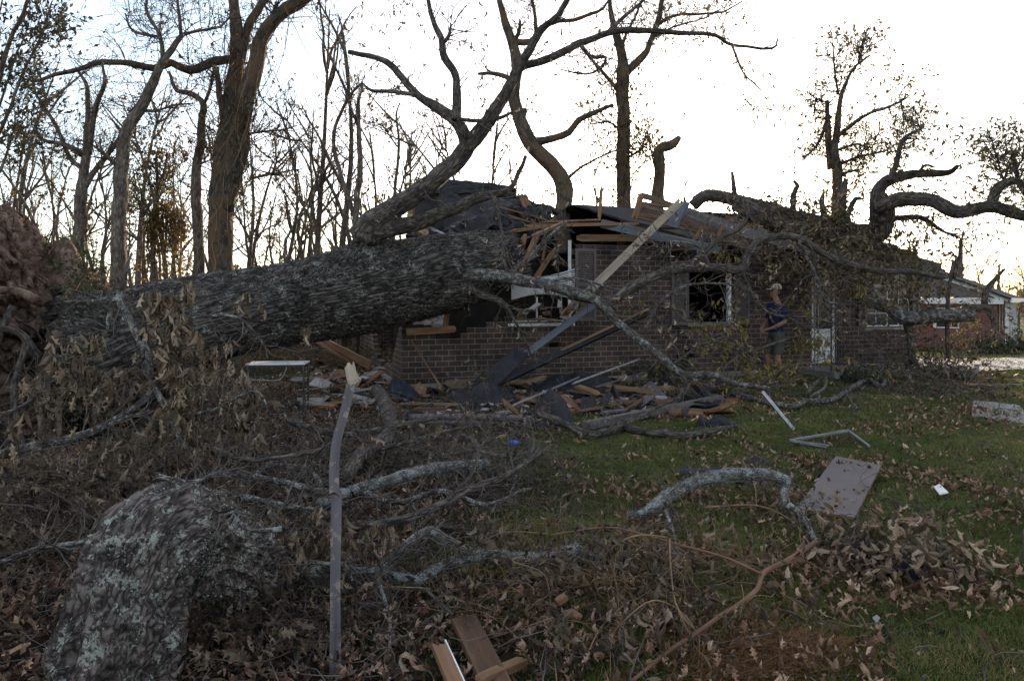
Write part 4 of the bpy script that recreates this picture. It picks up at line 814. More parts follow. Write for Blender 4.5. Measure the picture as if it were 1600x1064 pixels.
RL.append(limb(rt, [(1149, 312), (1146, 290), (1143, 268)], 15.3, 0, [4, 3.5, 2.5], label='bare upright snapped stub on the roof limb')); RL.append(limb(rt, [(1239, 340), (1240, 305), (1247, 292), (1241, 284)], 15.1, 0, [5, 4, 3.5, 2], jag=.03))
RL.append(limb(rt, [(1165, 320), (1152, 340), (1148, 358)], 15.0, -.3, [4, 3, 2])); RL.append(limb(rt, [(1311, 350), (1318, 300), (1322, 280)], 14.9, 0, [7, 5, 3], jag=.04)); RL.append(limb(rt, [(1290, 350), (1284, 315), (1287, 300)], 14.9, 0, [5, 4, 2]))
RL.append(limb(rt, [(1320, 350), (1332, 318), (1340, 310), (1350, 312)], 14.9, 0, [5, 4, 3, 1])); RL.append(limb(rt, [(1432, 274), (1446, 258), (1462, 262)], 14.5, 0, [2, 2, 1]))
RL.append(limb(rt, [(1350, 471), (1388, 480), (1414, 497), (1463, 495), (1521, 493)], 14.2, -.7, [8, 9, 11, 10, 10], 20, jag=.03, label='thick lichened limb stub sawn off beyond the house corner', mat='lichen'))
RL.append(limb(rt, [(1330, 400), (1340, 440), (1352, 473)], 14.6, -.4, [7, 8, 8])); RL.append(limb(rt, [(1416, 497), (1424, 530), (1426, 560), (1441, 588)], 13.9, 0, [7, 6, 5, 4]))
RL.append(limb(rt, [(1516, 484), (1540, 480), (1550, 496), (1557, 524)], 13.5, -.1, [6, 5, 4, 2.5])); RL.append(limb(rt, [(1538, 482), (1541, 455), (1554, 438), (1570, 421)], 13.5, 0, [5, 4.5, 3.5, 2], jag=.03))
RL.append(limb(rt, [(1490, 436), (1498, 400), (1505, 360)], 14, 0, [3, 2, 1.2])); RL.append(limb(rt, [(1482, 560), (1480, 500), (1484, 440), (1494, 400)], 13.9, .2, [3.5, 3, 2.5, 1.5]))
mb = MB()
tw = twigs_on(mb, RL[:8], 60, (.35, 1.3), 4, (.2, .5), r0=.012, up=.04, n3=0)
x = np.concatenate(tw); x = x[rng.random(len(x)) < .5]; lp = [pts_on(x, 2)[0]]
tw = twigs_on(mb, RL[15:], 14, (.3, 1.0), 3, (.15, .4), r0=.008); lp.append(pts_on(np.concatenate(tw), 1)[0])
# drooping leafy sprays over the eave and along the ridge: (px, py, depth, spread px, spread py, sprays)
for px, py, Y, sx, sy, n in [(1180, 330, 15.2, 30, 14, 26), (1230, 350, 14.9, 45, 22, 60), (1290, 355, 14.7, 45, 30, 70), (1350, 385, 14.5, 40, 25, 50), (1220, 395, 13.9, 30, 26, 40), (1270, 410, 13.8, 40, 25, 50), (1330, 425, 13.7, 35, 22, 36), (1400, 425, 14.2, 40, 25, 50), (1440, 400, 14.6, 28, 22, 26), (1160, 385, 13.8, 25, 18, 14), (1420, 380, 14.8, 22, 22, 18), (1300, 320, 15, 28, 18, 30), (1240, 310, 15.2, 20, 12, 10), (1380, 455, 13.9, 35, 16, 18), (1455, 455, 14.0, 22, 25, 18)]:
    c = np.array([P(px + sx * a_, py + sy * b_, Y + .35 * c_) for a_, b_, c_ in rng.normal(size=(n, 3)) * .75])
    P1, R1 = walk(c, rng.normal(size=(n, 3)) * [1, .7, .5] + [0, -.2, -.15], .005, .25 + .35 * rng.random(n), 6, .3, -.12); tubes(mb, P1, R1, 3)
    p_, d_ = pts_on(P1, 9, t0=.3); lp.append(p_ + rng.normal(size=p_.shape) * .05)
lp = np.concatenate(lp); leaves(mb, lp, hang(len(lp), s=.5), .075 + .085 * rng.random(len(lp)), 'simple', 1)
mb.build('crown', ['twig', 'roofleaf'], rt)

# ------------------------------------------------------------------ standing trees drawn limb by limb
def tree(name, label, limbs, Y, mat='bark_warm', tw=(16, (.5, 1.5), 4, (.2, .6)), leaf=None, cat='tree', group=None, up=.06, base=None, lsz=(.07, .07), lmat='gold', frac=.4, per=2, r0=.014, extra=None, n3=0):
    """limbs: first is the trunk; each (points, dY, radii px)"""
    g = limbs[0][0][0]; root = thing(name, (P(g[0], 0, Y)[0], Y, float(gz(P(g[0], 0, Y)[0], Y))), label, cat, group)
    L = []; mb = MB()
    for k, (pts, dY, r_) in enumerate(limbs):
        Y0 = Y
        if k:
            best = min(L, key=lambda pr: np.min(np.hypot(pr[0][:, 0] / pr[0][:, 1] * F + 800 - pts[0][0], HZ - (pr[0][:, 2] - CH) / pr[0][:, 1] * F - pts[0][1])))
            kk = np.argmin(np.hypot(best[0][:, 0] / best[0][:, 1] * F + 800 - pts[0][0], HZ - (best[0][:, 2] - CH) / best[0][:, 1] * F - pts[0][1])); Y0 = best[0][kk, 1]
        path, rad = limb_path(pts, Y0, dY, r_, .16, .04)
        if k == 0:
            z0 = float(gz(path[0, 0], path[0, 1])) - .1
            if path[0, 2] > z0: path = np.vstack([[path[0, 0], path[0, 1], z0], path]); rad = np.append(rad[0] * 1.25, rad)
        tube(mb, path, rad, 20 if rad[0] > .15 else 8, lump=.14); L.append((path, rad))
    t = mb.build('trunk', mat, root); cm = MB(); Pt, Rt = [], []
    tws = twigs_on(cm, L[1:] if len(L) > 1 else L, int(tw[0] * 1.5), tw[1], tw[2], tw[3], r0=r0, up=up, n3=n3 or 1)
    x = np.concatenate([q_ for q_ in tws if q_.shape[1] == (4 if (n3 or 1) else 5)])
    if leaf is not False: 
        x = x[rng.random(len(x)) < frac]; p_, d_ = pts_on(x, per); leaves(cm, p_, hang(len(p_), s=.8), lsz[0] + lsz[1] * rng.random(len(p_)), 'simple' if Y < 16 else 'tiny', 1)
    if extra: extra(cm)
    cm.build('crown', ['twig_dark', lmat], root); return root, L
def vines(cm, L, n=60, rr=.008, off=.03, ln=(1.5, 3.5)):
    for p, r_ in L[:4]:
        m_ = max(3, int(n * len(p) / 80)); k = rng.integers(0, len(p) - 1, m_); th = rng.random(m_) * 6.3
        st = p[k] + np.stack([np.cos(th), np.sin(th), 0 * th], -1) * (r_[k] + off)[:, None]
        P1, R1 = walk(st, np.array([0, 0, -1.]) + .35 * rng.normal(size=(m_, 3)), rr, ln[0] + (ln[1] - ln[0]) * rng.random(m_), 9, .12, -.05); tubes(cm, P1, R1, 4)
TL = []
def ex_vine(cm):
    pass
big, Lb = tree('oak_tree', 'massive twin stemmed standing tree hung with dead vines', [
    ([(345, 425), (346, 330), (352, 250), (362, 175), (367, 120), (372, 60), (363, -10)], .3, [19, 18, 19, 15, 12, 10, 8]),
    ([(352, 330), (366, 250), (376, 195), (392, 121), (411, 58), (432, 26), (485, -8)], -.4, [14, 15, 15, 13, 11, 10, 8]), ([(369, 120), (380, 80), (393, 35), (418, -8)], .5, [8, 8, 7, 6]),
    ([(362, 300), (374, 270), (385, 235), (391, 150)], -.3, [8, 6, 5, 3]), ([(352, 230), (346, 173), (337, 104)], -.5, [7, 5, 4]), ([(432, 26), (430, 8)], 0, [6, 4]),
    ([(362, 93), (329, 97), (294, 108), (268, 99), (242, 107), (203, 99), (160, 97), (130, 104), (86, 117), (52, 129), (26, 117)], -1.5, [7, 7, 7, 6, 5.5, 5, 4.5, 4, 3, 2, 1]),
    ([(390, 280), (430, 270), (470, 262)], 0, [2.5, 1.5, .8]), ([(385, 210), (430, 205), (465, 198)], 0, [2, 1.5, .8])], 17.5, tw=(16, (.4, 1.8), 4, (.3, .8)), frac=.35, r0=.02)
mb = MB(); vines(mb, Lb, 70, .012, .02); vp = [pts_on(K_chop(p), 6)[0] for p, _ in Lb[:3]]; vp = np.concatenate(vp); vp = vp + rng.normal(size=vp.shape) * .22; leaves(mb, vp, hang(len(vp)), .07 + .09 * rng.random(len(vp)), 'simple', 1); mb.build('vine', ['canes', 'gold'], big)
tree('slender_tree', 'tall slender forked tree second left of the vine hung tree', [([(184, 440), (187, 330), (190, 259), (199, 207), (216, 173), (238, 130), (251, 104), (259, 86), (285, 56)], .5, [11, 10, 10, 9, 8, 7, 6, 5, 4]), ([(255, 90), (249, 56), (231, 22), (231, -5)], .5, [4, 3, 2.5, 2]), ([(249, 58), (207, 48), (194, 20)], .2, [2.5, 2, 1.2]), ([(283, 57), (279, 0)], 0, [3, 2]), ([(288, 54), (341, 39), (367, 17)], -.3, [2.5, 1.8, 1.2]), ([(186, 262), (164, 242), (143, 225)], -.3, [4, 3, 1.5]), ([(216, 173), (250, 172), (300, 160)], .4, [3, 2, 1]), ([(240, 128), (214, 160), (200, 178)], 0, [2, 1.5, 1])], 16, mat='bark_dark', tw=(16, (.4, 1.6), 4, (.3, .7)), frac=.18)
tree('forked_tree', 'grey tree forking low into three stems at the left', [([(123, 400), (125, 320), (130, 281), (134, 216), (138, 173), (134, 134), (120, 110)], .3, [9, 9, 8, 5, 4, 3, 2]), ([(132, 294), (160, 246), (190, 212), (225, 173)], .6, [5, 4, 3, 1.5]), ([(138, 242), (149, 164), (162, 130), (158, 95)], -.4, [5, 4, 3, 1.5]), ([(129, 242), (104, 227), (65, 218), (52, 195)], 0, [5, 4, 2.5, 1.2]), ([(129, 264), (108, 246), (91, 203), (56, 147), (50, 125)], .6, [4, 3.5, 3, 2, 1.2])], 16.5, mat='bark_dark', tw=(16, (.4, 1.5), 4, (.3, .7)), frac=.18)
tree('bare_tree', 'straight tree with crooked broken top just left of the vine hung tree', [([(311, 424), (309, 330), (309, 259), (313, 207), (318, 164), (298, 147), (277, 143), (264, 112)], .3, [8, 8, 7, 6, 5, 4, 3, 2]), ([(318, 164), (328, 140), (335, 104)], 0, [3, 2.5, 1.5]), ([(309, 259), (330, 250)], 0, [2, 1]), ([(313, 210), (322, 235)], 0, [2, 1])], 18, mat='bark_dark', tw=(14, (.4, 1.2), 4, (.3, .6)), frac=.25)
def weep(cm):
    n = 150; c = np.array([P(228 + 62 * u, 348 - 26 * math.sin(u * 3.1) - 8 * abs(v_), 18.3 + .3 * v_) for u, v_ in zip(rng.random(n), rng.normal(size=n))]); P1, R1 = walk(c, np.array([0, 0, -1.]) + .15 * rng.normal(size=(n, 3)),   .006, .5 + 1.6 * rng.random(n), 8, .06, -.3); tubes(cm, P1, R1, 3)
    p_, _ = pts_on(P1, 15, t0=0); p_ = p_ + rng.normal(size=p_.shape) * .05; leaves(cm, p_, hang(len(p_)), .06 + .07 * rng.random(len(p_)), 'tiny', 1)
    c = P(250, 243, 18.5) + rng.normal(size=(700, 3)) * [.32, .3, .42]; leaves(cm, c, hang(700), .06 + .07 * rng.random(700), 'tiny', 1)
tree('vine_draped_tree', 'thin dead tree draped with a weeping curtain of golden vines', [([(238, 435), (243, 350), (247, 290), (246, 235)], 0, [4, 3.5, 2.5, 1.5]), ([(245, 300), (258, 265), (262, 240)], 0, [2, 1.5, 1]), ([(243, 340), (232, 330)], 0, [3, 1])], 18.3, mat='bark_dark', extra=weep, frac=.5, per=4)
def willow(cm):
    for px, py, sx, sy, n in [(60, 40, 40, 30, 300), (20, 90, 30, 60, 300), (30, 160, 25, 50, 250), (15, 235, 22, 25, 260), (80, 65, 22, 18, 160), (40, 190, 40, 30, 150)]:
        c = np.array([P(px + sx * a_, py + sy * b_, 10.5 + .6 * c_) for a_, b_, c_ in rng.normal(size=(n, 3)) * .6]); P1, R1 = walk(c[:n // 5], np.array([.7, 0, .7]) + .4 * rng.normal(size=(n // 5, 3)), .003, .25 + .4 * rng.random(n // 5), 6, .2, .05); tubes(cm, P1, R1, 3); q_, d_ = pts_on(P1, 6, t0=.1); leaves(cm, q_, d_ + .5 * rng.normal(size=q_.shape), .05 + .06 * rng.random(len(q_)), 'tiny', 1)
tree('leaning_tree', 'dull green leafy tree with arching shoots at the far left edge', [([(-60, 640), (-50, 420), (-30, 260), (0, 120), (30, 40), (48, -10)], 0, [10, 8, 6, 4, 3, 2]), ([(-35, 280), (10, 180), (50, 90), (75, 30), (80, 0)], 0, [3, 2.5, 2, 1.5, 1]), ([(-40, 330), (0, 260), (20, 200)], 0, [2.5, 2, 1]), ([(-10, 150), (-5, 60), (5, 0)], 0, [2, 1.5, 1]), ([(-30, 260), (20, 110), (38, 70)], 0, [2, 1.5, 1])], 10.5, mat='bark_dark', lmat='grayleaf', tw=(13, (.4, 1.3), 4, (.2, .5)), frac=.3, extra=willow, up=.15, r0=.007)
tree('snag_tree', 'crooked bare tree with thick curving trunk rising behind the torn roof', [([(878, 352), (878, 335), (883, 298), (867, 264), (829, 225), (811, 182), (803, 143), (807, 99), (798, 61), (785, 17), (781, -8)], .6, [13, 13, 13, 12.5, 12, 10.5, 9.5, 9, 7, 5, 4]), ([(841, 222), (862, 217), (889, 207), (915, 182), (958, 164)], -.5, [7, 6, 5.5, 4.5, 2.5]), ([(803, 128), (790, 120), (777, 117), (746, 115)], .3, [4.5, 4, 3.5, 2]), ([(803, 66), (829, 65), (846, 43), (876, 35), (932, 17), (950, 0)], .6, [5, 5, 4, 3.5, 2.5, 1.5]), ([(838, 52), (835, 20), (832, -5)], 0, [3.5, 2.5, 2]), ([(806, 60), (811, 50), (813, 34)], 0, [3.5, 3, 2]), ([(880, 285), (910, 262), (950, 240), (1000, 228)], .2, [3, 2, 1.4, .8]), ([(815, 180), (822, 172)], 0, [8, 4])], 18.5, tw=(10, (.4, 1.4), 4, (.25, .7)), frac=.25)
def ivy(cm):
    for px0, py0, px1, py1, n, s in [(975, 330, 975, 90, 900, .28), (930, 180, 960, 250, 200, .5), (1000, 250, 1030, 200, 200, .5)]:
        t = rng.random(n)[:, None]; c = P(px0, py0, 20) * (1 - t) + P(px1, py1, 20) * t + rng.normal(size=(n, 3)) * [s, .2, .3]; leaves(cm, c, hang(n), .06 + .1 * rng.random(n), 'tiny', 1)
tree('ivy_tree', 'straight tree with warm lit ivy on its trunk behind the roof', [([(975, 345), (975, 300), (975, 216), (973, 151), (973, 121), (969, 78), (954, 22), (954, -8)], 0, [11, 11, 10.5, 10, 10, 7, 4, 3]), ([(978, 115), (995, 95), (1010, 78), (1027, 39), (1036, -8)], .3, [6, 6, 5, 4.5, 4]), ([(968, 145), (952, 125), (937, 108), (911, 78)], -.3, [3.5, 3, 2.5, 1.5]), ([(1027, 40), (1050, 26), (1090, 22), (1127, 20), (1160, 2)], .3, [3, 2.5, 2, 1.5, 1]), ([(1018, 60), (1060, 40), (1110, 25)], .6, [2, 1.5, 1]), ([(969, 78), (985, 40), (1005, 0)], .3, [3, 2, 1.5]), ([(975, 250), (1000, 235), (1012, 205)], 0, [2, 1.5, 1]), ([(975, 210), (950, 190), (925, 195)], 0, [2, 1.5, 1])], 20, tw=(20, (.4, 1.7), 4, (.3, .8)), frac=.55, extra=ivy)
tree('broken_snag', 'short broken snag bent to the right at its top behind the roof deck', [([(1026, 330), (1027, 300), (1032, 262), (1030, 236), (1048, 229), (1062, 216)], 0, [10, 9.5, 8, 9, 8, 4]), ([(1030, 290), (1020, 250), (1012, 215)], 0, [2, 1.4, 1])], 19, tw=(16, (.3, .9), 4, (.2, .5)), frac=.7)
def tuft(cm):
    for px, py, s, n in [(1303, 54, .14, 60), (1345, 58, .25, 110), (1352, 85, .2, 60), (1375, 95, .15, 30), (1400, 135, .25, 60), (1435, 130, .25, 50), (1425, 175, .25, 50), (1400, 118, .2, 20), (1310, 315, .3, 300), (1300, 270, .25, 120)]:
        c = P(px, py, 17.5) + rng.normal(size=(n, 3)) * [s, s, s * .8]; P1, R1 = walk(c[:n // 5 + 2], rng.normal(size=(n // 5 + 2, 3)) + [0, 0, .4], .004, s * (.8 + 1.2 * rng.random(n // 5 + 2)), 6, .25, .05); tubes(cm, P1, R1, 3); q_, d_ = pts_on(P1, 6, t0=.1); leaves(cm, q_, d_ + .7 * rng.normal(size=q_.shape), .05 + .08 * rng.random(len(q_)), 'tiny', 1)
tree('scrub_tree', 'thin ragged upright tree with leaf tufts above the right end of the roof', [([(1307, 345), (1307, 300), (1307, 259), (1303, 233), (1307, 207), (1312, 170), (1318, 143), (1333, 112), (1359, 89)], 0, [8, 7.5, 7, 5.5, 5, 4, 3, 2, 1]), ([(1298, 264), (1293, 215), (1294, 160)], 0, [5, 5, 3]), ([(1305, 216), (1330, 196), (1360, 180), (1406, 160), (1415, 145)], -.4, [3, 3, 2.5, 2, 1]), ([(1308, 259), (1340, 246), (1380, 238), (1402, 226)], .3, [2.5, 2, 1.5, 1]), ([(1310, 148), (1304, 110), (1300, 66)], 0, [2, 1.5, 1]), ([(1292, 190), (1278, 225), (1255, 250)], 0, [3, 2, 1]), ([(1308, 235), (1340, 225), (1362, 232), (1370, 215)], .3, [2, 1.8, 1.4, .8]), ([(1310, 275), (1330, 268), (1345, 270)], 0, [2.5, 2, 1]), ([(1333, 112), (1346, 90), (1348, 62)], 0, [1.5, 1, .8]), ([(1286, 160), (1275, 155), (1271, 182)], 0, [2, 1.5, 1]), ([(1408, 160), (1416, 190), (1440, 200)], 0, [1.5, 1, .8])], 17.5, mat='bark_dark', tw=(26, (.3, 1.0), 4, (.2, .5)), frac=.35, extra=tuft, r0=.014)
tree('thin_tree', 'thin two stemmed tree standing left of the fallen limb', [([(556, 380), (556, 330), (563, 259), (560, 173), (565, 130)], 0, [5, 5, 4.5, 3, 1.5]), ([(556, 346), (535, 280), (520, 220), (540, 160), (566, 130)], .4, [3.5, 3.5, 3, 2.5, 2]), ([(560, 200), (545, 160), (538, 140)], 0, [2, 1.5, 1])], 17, mat='bark_dark', tw=(16, (.3, 1.2), 4, (.2, .6)), frac=.3)
tree('thin_tree', 'single wavy thin tree between the two fallen limbs', [([(615, 380), (616, 320), (618, 270), (623, 216), (619, 173), (625, 160)], 0, [3, 3, 2.5, 2, 1.5, 1]), ([(621, 230), (604, 205), (598, 195)], 0, [1.4, 1, .8])], 19, mat='bark_dark', tw=(14, (.3, .9), 4, (.2, .5)), frac=.5, per=3)

# ------------------------------------------------------------------ the woods beyond
def wood_tree(name, label, h, lean, seed, leafy, group, fork=True, vine=0):
    r = np.random.default_rng(seed); root = thing(name, (0, 0, 0), label, 'tree', group); mb = MB(); cm = MB(); mb.far = cm.far = 24
    p = spline(np.array([[0, 0, -.3], [lean * .1 + .15 * r.normal(), 0, h * .3], [lean * .5 + .3 * r.normal(), .2 * r.normal(), h * .65], [lean + .3 * r.normal(), 0, h]]), .5); rd = np.linspace(h * .011 + .03, .015, len(p)); tube(mb, p, rd, 7, lump=.1)
    ch = K_chop(p); ch = ch[len(ch) // 4:]; R_ = np.full(ch.shape[:2], h * .006)
    P1, R1 = spawn(ch, R_, 4, 0, 1, .55, (h * .12, h * .33), .9, 8, .13, .07, r); tubes(mb, P1, R1, 5)
    P2, R2 = spawn(P1, R1, 4, .25, 1, .6, (h * .05, h * .14), .55, 6, .2, .05, r); tubes(cm, P2, R2, 3)
    P3, R3 = spawn(P2, R2, 3, .2, 1, .6, (h * .02, h * .07), .6, 5, .25, .03, r); tubes(cm, P3, R3, 3)
    x = P3[r.random(len(P3)) < leafy]
    if len(x): q_, _ = pts_on(x, 4, r); leaves(cm, q_ + .06 * r.normal(size=q_.shape), hang(len(q_), r, .9), .08 + .09 * r.random(len(q_)), 'tiny', 1, r)
    if vine:
        q_, _ = pts_on(K_chop(p), vine, r, 0); q_ = q_[q_[:, 2] < h * .75]; leaves(cm, q_ + r.normal(size=q_.shape) * [.45, .45, .5], hang(len(q_), r), .1 + .1 * r.random(len(q_)), 'tiny', 1, r)
    mb.build('trunk', 'bark_dark', root); cm.build('crown', ['twig_dark', 'gold'], root); return root
kinds = [('thin_tree', 'thin bare tree in the woods behind the fallen trunk', 7.5, .5, 1, .1, 0), ('thin_tree', 'thin bare tree in the woods behind the fallen trunk', 9, -.8, 2, .2, 0), ('leaning_sapling', 'leaning bare sapling in the woods behind the fallen trunk', 6, 2.2, 3, .15, 0),
         ('leafy_tree', 'small golden leaved tree in the woods behind the fallen trunk', 5.5, .3, 4, .8, 10), ('vine_tree', 'vine wrapped tree in the woods behind the fallen trunk', 6.5, -.4, 5, .5, 60), ('leaning_sapling', 'leaning bare sapling in the woods behind the fallen trunk', 6.5, -2.0, 6, .1, 0), ('leafy_tree', 'small golden leaved tree in the woods behind the fallen trunk', 4.2, 0, 7, .9, 25)]
protos = [wood_tree(n_, l_, h, le, sd, lf, {'thin_tree': 'thin bare trees of the woods', 'leaning_sapling': 'leaning saplings of the woods', 'leafy_tree': 'golden leaved trees of the woods', 'vine_tree': 'vine wrapped trees of the woods'}[n_], vine=vn) for n_, l_, h, le, sd, lf, vn in kinds]
spots = []
for px, Y, k in [(20, 24, 1), (60, 21, 0), (90, 26, 4), (110, 20, 3), (150, 24, 0), (165, 20, 6), (215, 25, 1), (225, 21, 6), (270, 26, 4), (285, 20, 3), (330, 27, 0), (385, 23, 4), (400, 19.5, 3), (420, 25, 3), (430, 18, 2), (450, 22, 2), (470, 19, 2), (480, 26, 0), (495, 21, 1), (515, 23, 5), (530, 18, 0), (540, 26, 4), (575, 24, 0), (585, 20, 6), (600, 27, 1), (640, 25, 3), (655, 28, 0), (690, 26, 4), (725, 24, 5), (750, 27, 3), (780, 25, 0), (838, 23, 3), (905, 22, 4), (925, 24, 0), (940, 27, 3), (958, 25, 6), (1000, 23, 4), (1015, 26, 3), (1045, 25, 6), (1070, 28, 0), (460, 30, 1), (350, 30, 3), (130, 30, 4), (40, 29, 3), (5, 22, 6), (200, 29, 3), (300, 30, 6), (520, 30, 6), (610, 31, 3), (560, 21, 5), (440, 28, 4), (-20, 19, 4), (250, 23, 3), (1340, 30, 6), (1100, 31, 3), (1170, 33, 6)] + [(int(x_), 24 + 14 * float(rng.random()), (0, 0, 1, 2, 5, 3)[int(rng.integers(0, 6))]) for x_ in np.linspace(-30, 790, 46)]:
    spots.append((px, Y, k))
used = set(); woods = []
for px, Y, k in spots:
    x = (px - 800) / F * Y; loc = (x, Y, float(gz(x, Y))); sc_ = .8 + .4 * rng.random(); rz = rng.random() * .8 - .4 if k in (2, 5) else rng.random() * 6.28
    if k not in used: used.add(k); o = protos[k]; o.location = loc; o.rotation_euler = (0, 0, rz); o.scale = (sc_,) * 3
    else: o = dup(protos[k], loc, rz, sc_)
    woods.append((px, Y, k, o))
marks = [(-999, 123, 'behind the root plate'), (123, 187, 'between the forked tree and the slender tree'), (187, 311, 'between the slender tree and the crooked topped tree'), (311, 460, 'just right of the vine hung oak'), (460, 556, 'left of the thin two stemmed tree'),
         (556, 700, 'behind the big fallen limb'), (700, 878, 'left of the curving snag tree'), (878, 975, 'between the snag tree and the ivy tree'), (975, 2000, 'behind the roof right of the ivy tree')]
kd = {0: 'thin bare tree', 1: 'tall thin bare tree', 2: 'right leaning bare sapling', 5: 'left leaning bare sapling', 3: 'small golden leaved tree', 4: 'vine wrapped tree', 6: 'low bushy golden tree'}
for a_, b_, w_ in marks:
    for k in kd:
        g_ = sorted([t for t in woods if a_ <= t[0] < b_ and t[2] == k], key=lambda t: t[0])
        for i_, t in enumerate(g_):
            od = '' if len(g_) == 1 else ('leftmost ', 'second from left ', 'third from left ', 'fourth from left ', 'fifth from left ', 'sixth from left ', 'seventh from left ', 'eighth from left ', 'ninth from left ', 'tenth from left ')[min(i_, 9)]
            t[3]['label'] = (od + kd[k] + ' ' + w_)
# broken trunks beyond the neighbour's house, and the tree line there
for px, py0, py1, Y, r_, lab in [(1500, 376, 430, 40, 4, 'broken off pole trunk above the neighbour roof'), (1560, 415, 450, 60, 2, 'small distant snapped trunk right of the neighbour gable')]:
    root = thing('snapped_trunk', (P(px, 0, Y)[0], Y, -.8), lab, 'tree'); mb = MB(); pth, rd = limb_path([(px - 1, 520), (px, py1), (px + 1, py0)], Y, 0, [r_, r_, r_ * .7], .5); tube(mb, pth, rd, 8, jag=.3, lump=.15); mb.build('trunk', 'bark_dark', root)
    mb = MB(); twigs_on(mb, [(pth, rd)], 10, (.5, 1.5), 2, (.3, .8), r0=.04); mb.build('crown', 'twig_dark', root)
far = [(1345, 74, 3), (1392, 80, 6), (1450, 62, 3), (1480, 75, 6), (1508, 60, 0), (1525, 70, 3), (1545, 66, 6), (1562, 58, 3), (1580, 64, 6), (1592, 55, 3), (1612, 60, 0), (1535, 80, 1), (1600, 74, 3), (1570, 78, 0), (1466, 84, 0)]
mb = MB()
for px, Y, k in far:
    x = (px - 800) / F * Y; o = dup(protos[k], (x, Y, -1.2), rng.random() * 6, .95 + .3 * rng.random(), label='%s %s of the far trees beyond the neighbour house' % (('', 'second ', 'third ', 'fourth ', 'fifth ', 'sixth ')[sum(1 for f_ in far if f_[2] == k and f_[0] < px)] + 'from left', {0: 'thin bare', 1: 'tall bare', 3: 'rounded golden', 6: 'low golden'}[k]) + ('' if k else '')); o['group'] = 'far trees beyond the neighbour house'
def brush(name, label, n, xr, Yr, hgt, lsz, mats, tw=True, kind='stuff', rr=.006, dens=None):
    mb = MB(); px = xr[0] + (xr[1] - xr[0]) * rng.random(n); Y = Yr[0] + (Yr[1] - Yr[0]) * rng.random(n) ** .8; X = (px - 800) / F * Y; p = np.stack([X, Y, gz(X, Y)], -1)
    h_ = hgt * (.4 + .8 * rng.random(n)) * (1 + .4 * n2(X, Y, .35, 91, 2)); P1, R1 = walk(p, np.array([0, 0, 1.]) + .35 * rng.normal(size=(n, 3)), rr, h_, 7, .16, .02); tubes(mb, P1, R1, 3)
    P2, R2 = spawn(P1, R1, 3, .3, 1, .7, (hgt * .15, hgt * .4), .6, 5, .25, 0); tubes(mb, P2, R2, 3); q_, _ = pts_on(P2, 3); leaves(mb, q_ + .05 * rng.normal(size=q_.shape), hang(len(q_), s=.9), lsz * (.6 + .8 * rng.random(len(q_))), 'tiny', 1)
    return mb.build(name, mats, None, label, None, None, kind)
brush('undergrowth', 'tangled brown undergrowth at the foot of the woods', 2600, (-100, 780), (19, 34), 1.9, .13, ['twig_dark', 'gold'], rr=.012)
brush('distant_woods', 'far brown belt of woods along the horizon', 1500, (-250, 1900), (85, 150), 4.5, .8, ['twig_dark', 'gold'], rr=.08)
brush('weeds', 'rank weeds and stalks between the trunk and the woods', 900, (180, 640), (15, 19), .5, .07, ['twig', 'gold'])
# ------------------------------------------------------------------ things on the lawn and in the rubble
def gbranch(name, label, parts, mat='lichen', cat='branch', tw=None, seg=12, leaf=0, lmat='oak', lump=.22, group=None, jag=.03, lk_='simple', bx=(.0, .0)):
    """a fallen branch: parts are (pixel points, heights above ground, radii px); the first is the stem"""
    L = []; mb = MB()
    for k, (pts, hs, r_) in enumerate(parts):
        n = len(pts); hs = np.interp(np.linspace(0, 1, n), np.linspace(0, 1, len(hs)), hs); rp = np.interp(np.linspace(0, 1, n), np.linspace(0, 1, len(r_)), r_)
        W = []
        for (x, y), h, r in zip(pts, hs, rp):
            p = G(x, y, h) if y > HZ + 30 else P(x, y, 14); p[2] += float(gz(p[0], p[1])); W.append(np.append(p, r / F * p[1]))
        s = spline(np.array(W), .035); rad = np.maximum(s[:, 3], .0012); tube(mb, s[:, :3], rad, seg if rad.max() > .012 else 6, lump=lump, jag=jag if k == 0 else 0); L.append((s[:, :3], rad))
    if mat == 'silver':
        Vs = mb.V[0]; cen = np.repeat(L[0][0], (len(Vs) - 2) // len(L[0][0]), 0); nn_ = int(120 * len(L[0][0]) ** .75); pk_ = rng.integers(0, len(cen), nn_); no_ = nrm(Vs[pk_] - cen[pk_]); pk2 = Vs[pk_] + no_ * .001 + rng.normal(size=(nn_, 3)) * .004; leaves(mb, pk2, np.cross(no_, rng.normal(size=(nn_, 3))) + .12 * no_, .007 + .011 * rng.random(nn_), 'simple', 1, curls=(.3, .6, .9))
        mat = ['silver', 'lichleaf']
    if tw or leaf:
        cm = MB(); t = tw or (6, (.1, .3), 2, (.05, .15)); o = twigs_on(cm, L, t[0], t[1], t[2], t[3], r0=.006, up=t[4] if len(t) > 4 else .02)
        if leaf: x = np.concatenate(o); p_, _ = pts_on(x, leaf); leaves(cm, p_, hang(len(p_)), .05 + .06 * rng.random(len(p_)), lk_, 1)
        root = thing(name, tuple(L[0][0][0] - [0, 0, 0]), label, cat, group); mb.build('stem', mat, root); cm.build('twig_sprays', ['twig', lmat], root); return root
    return mb.build(name, mat, None, label, cat, group)
T0 = (24, (.1, .45), 3, (.06, .2))
gbranch('fallen_branch', 'pale lichened branch lying left to right behind the middle of the grey board', [([(500, 790), (542, 775), (590, 760), (639, 748), (681, 736), (729, 733), (760, 728)], [.2, .32, .2], [9, 9, 9, 9, 7]), ([(729, 733), (748, 710), (740, 690), (722, 680)], [.14, .25], [5, 2])], mat='silver', tw=T0)
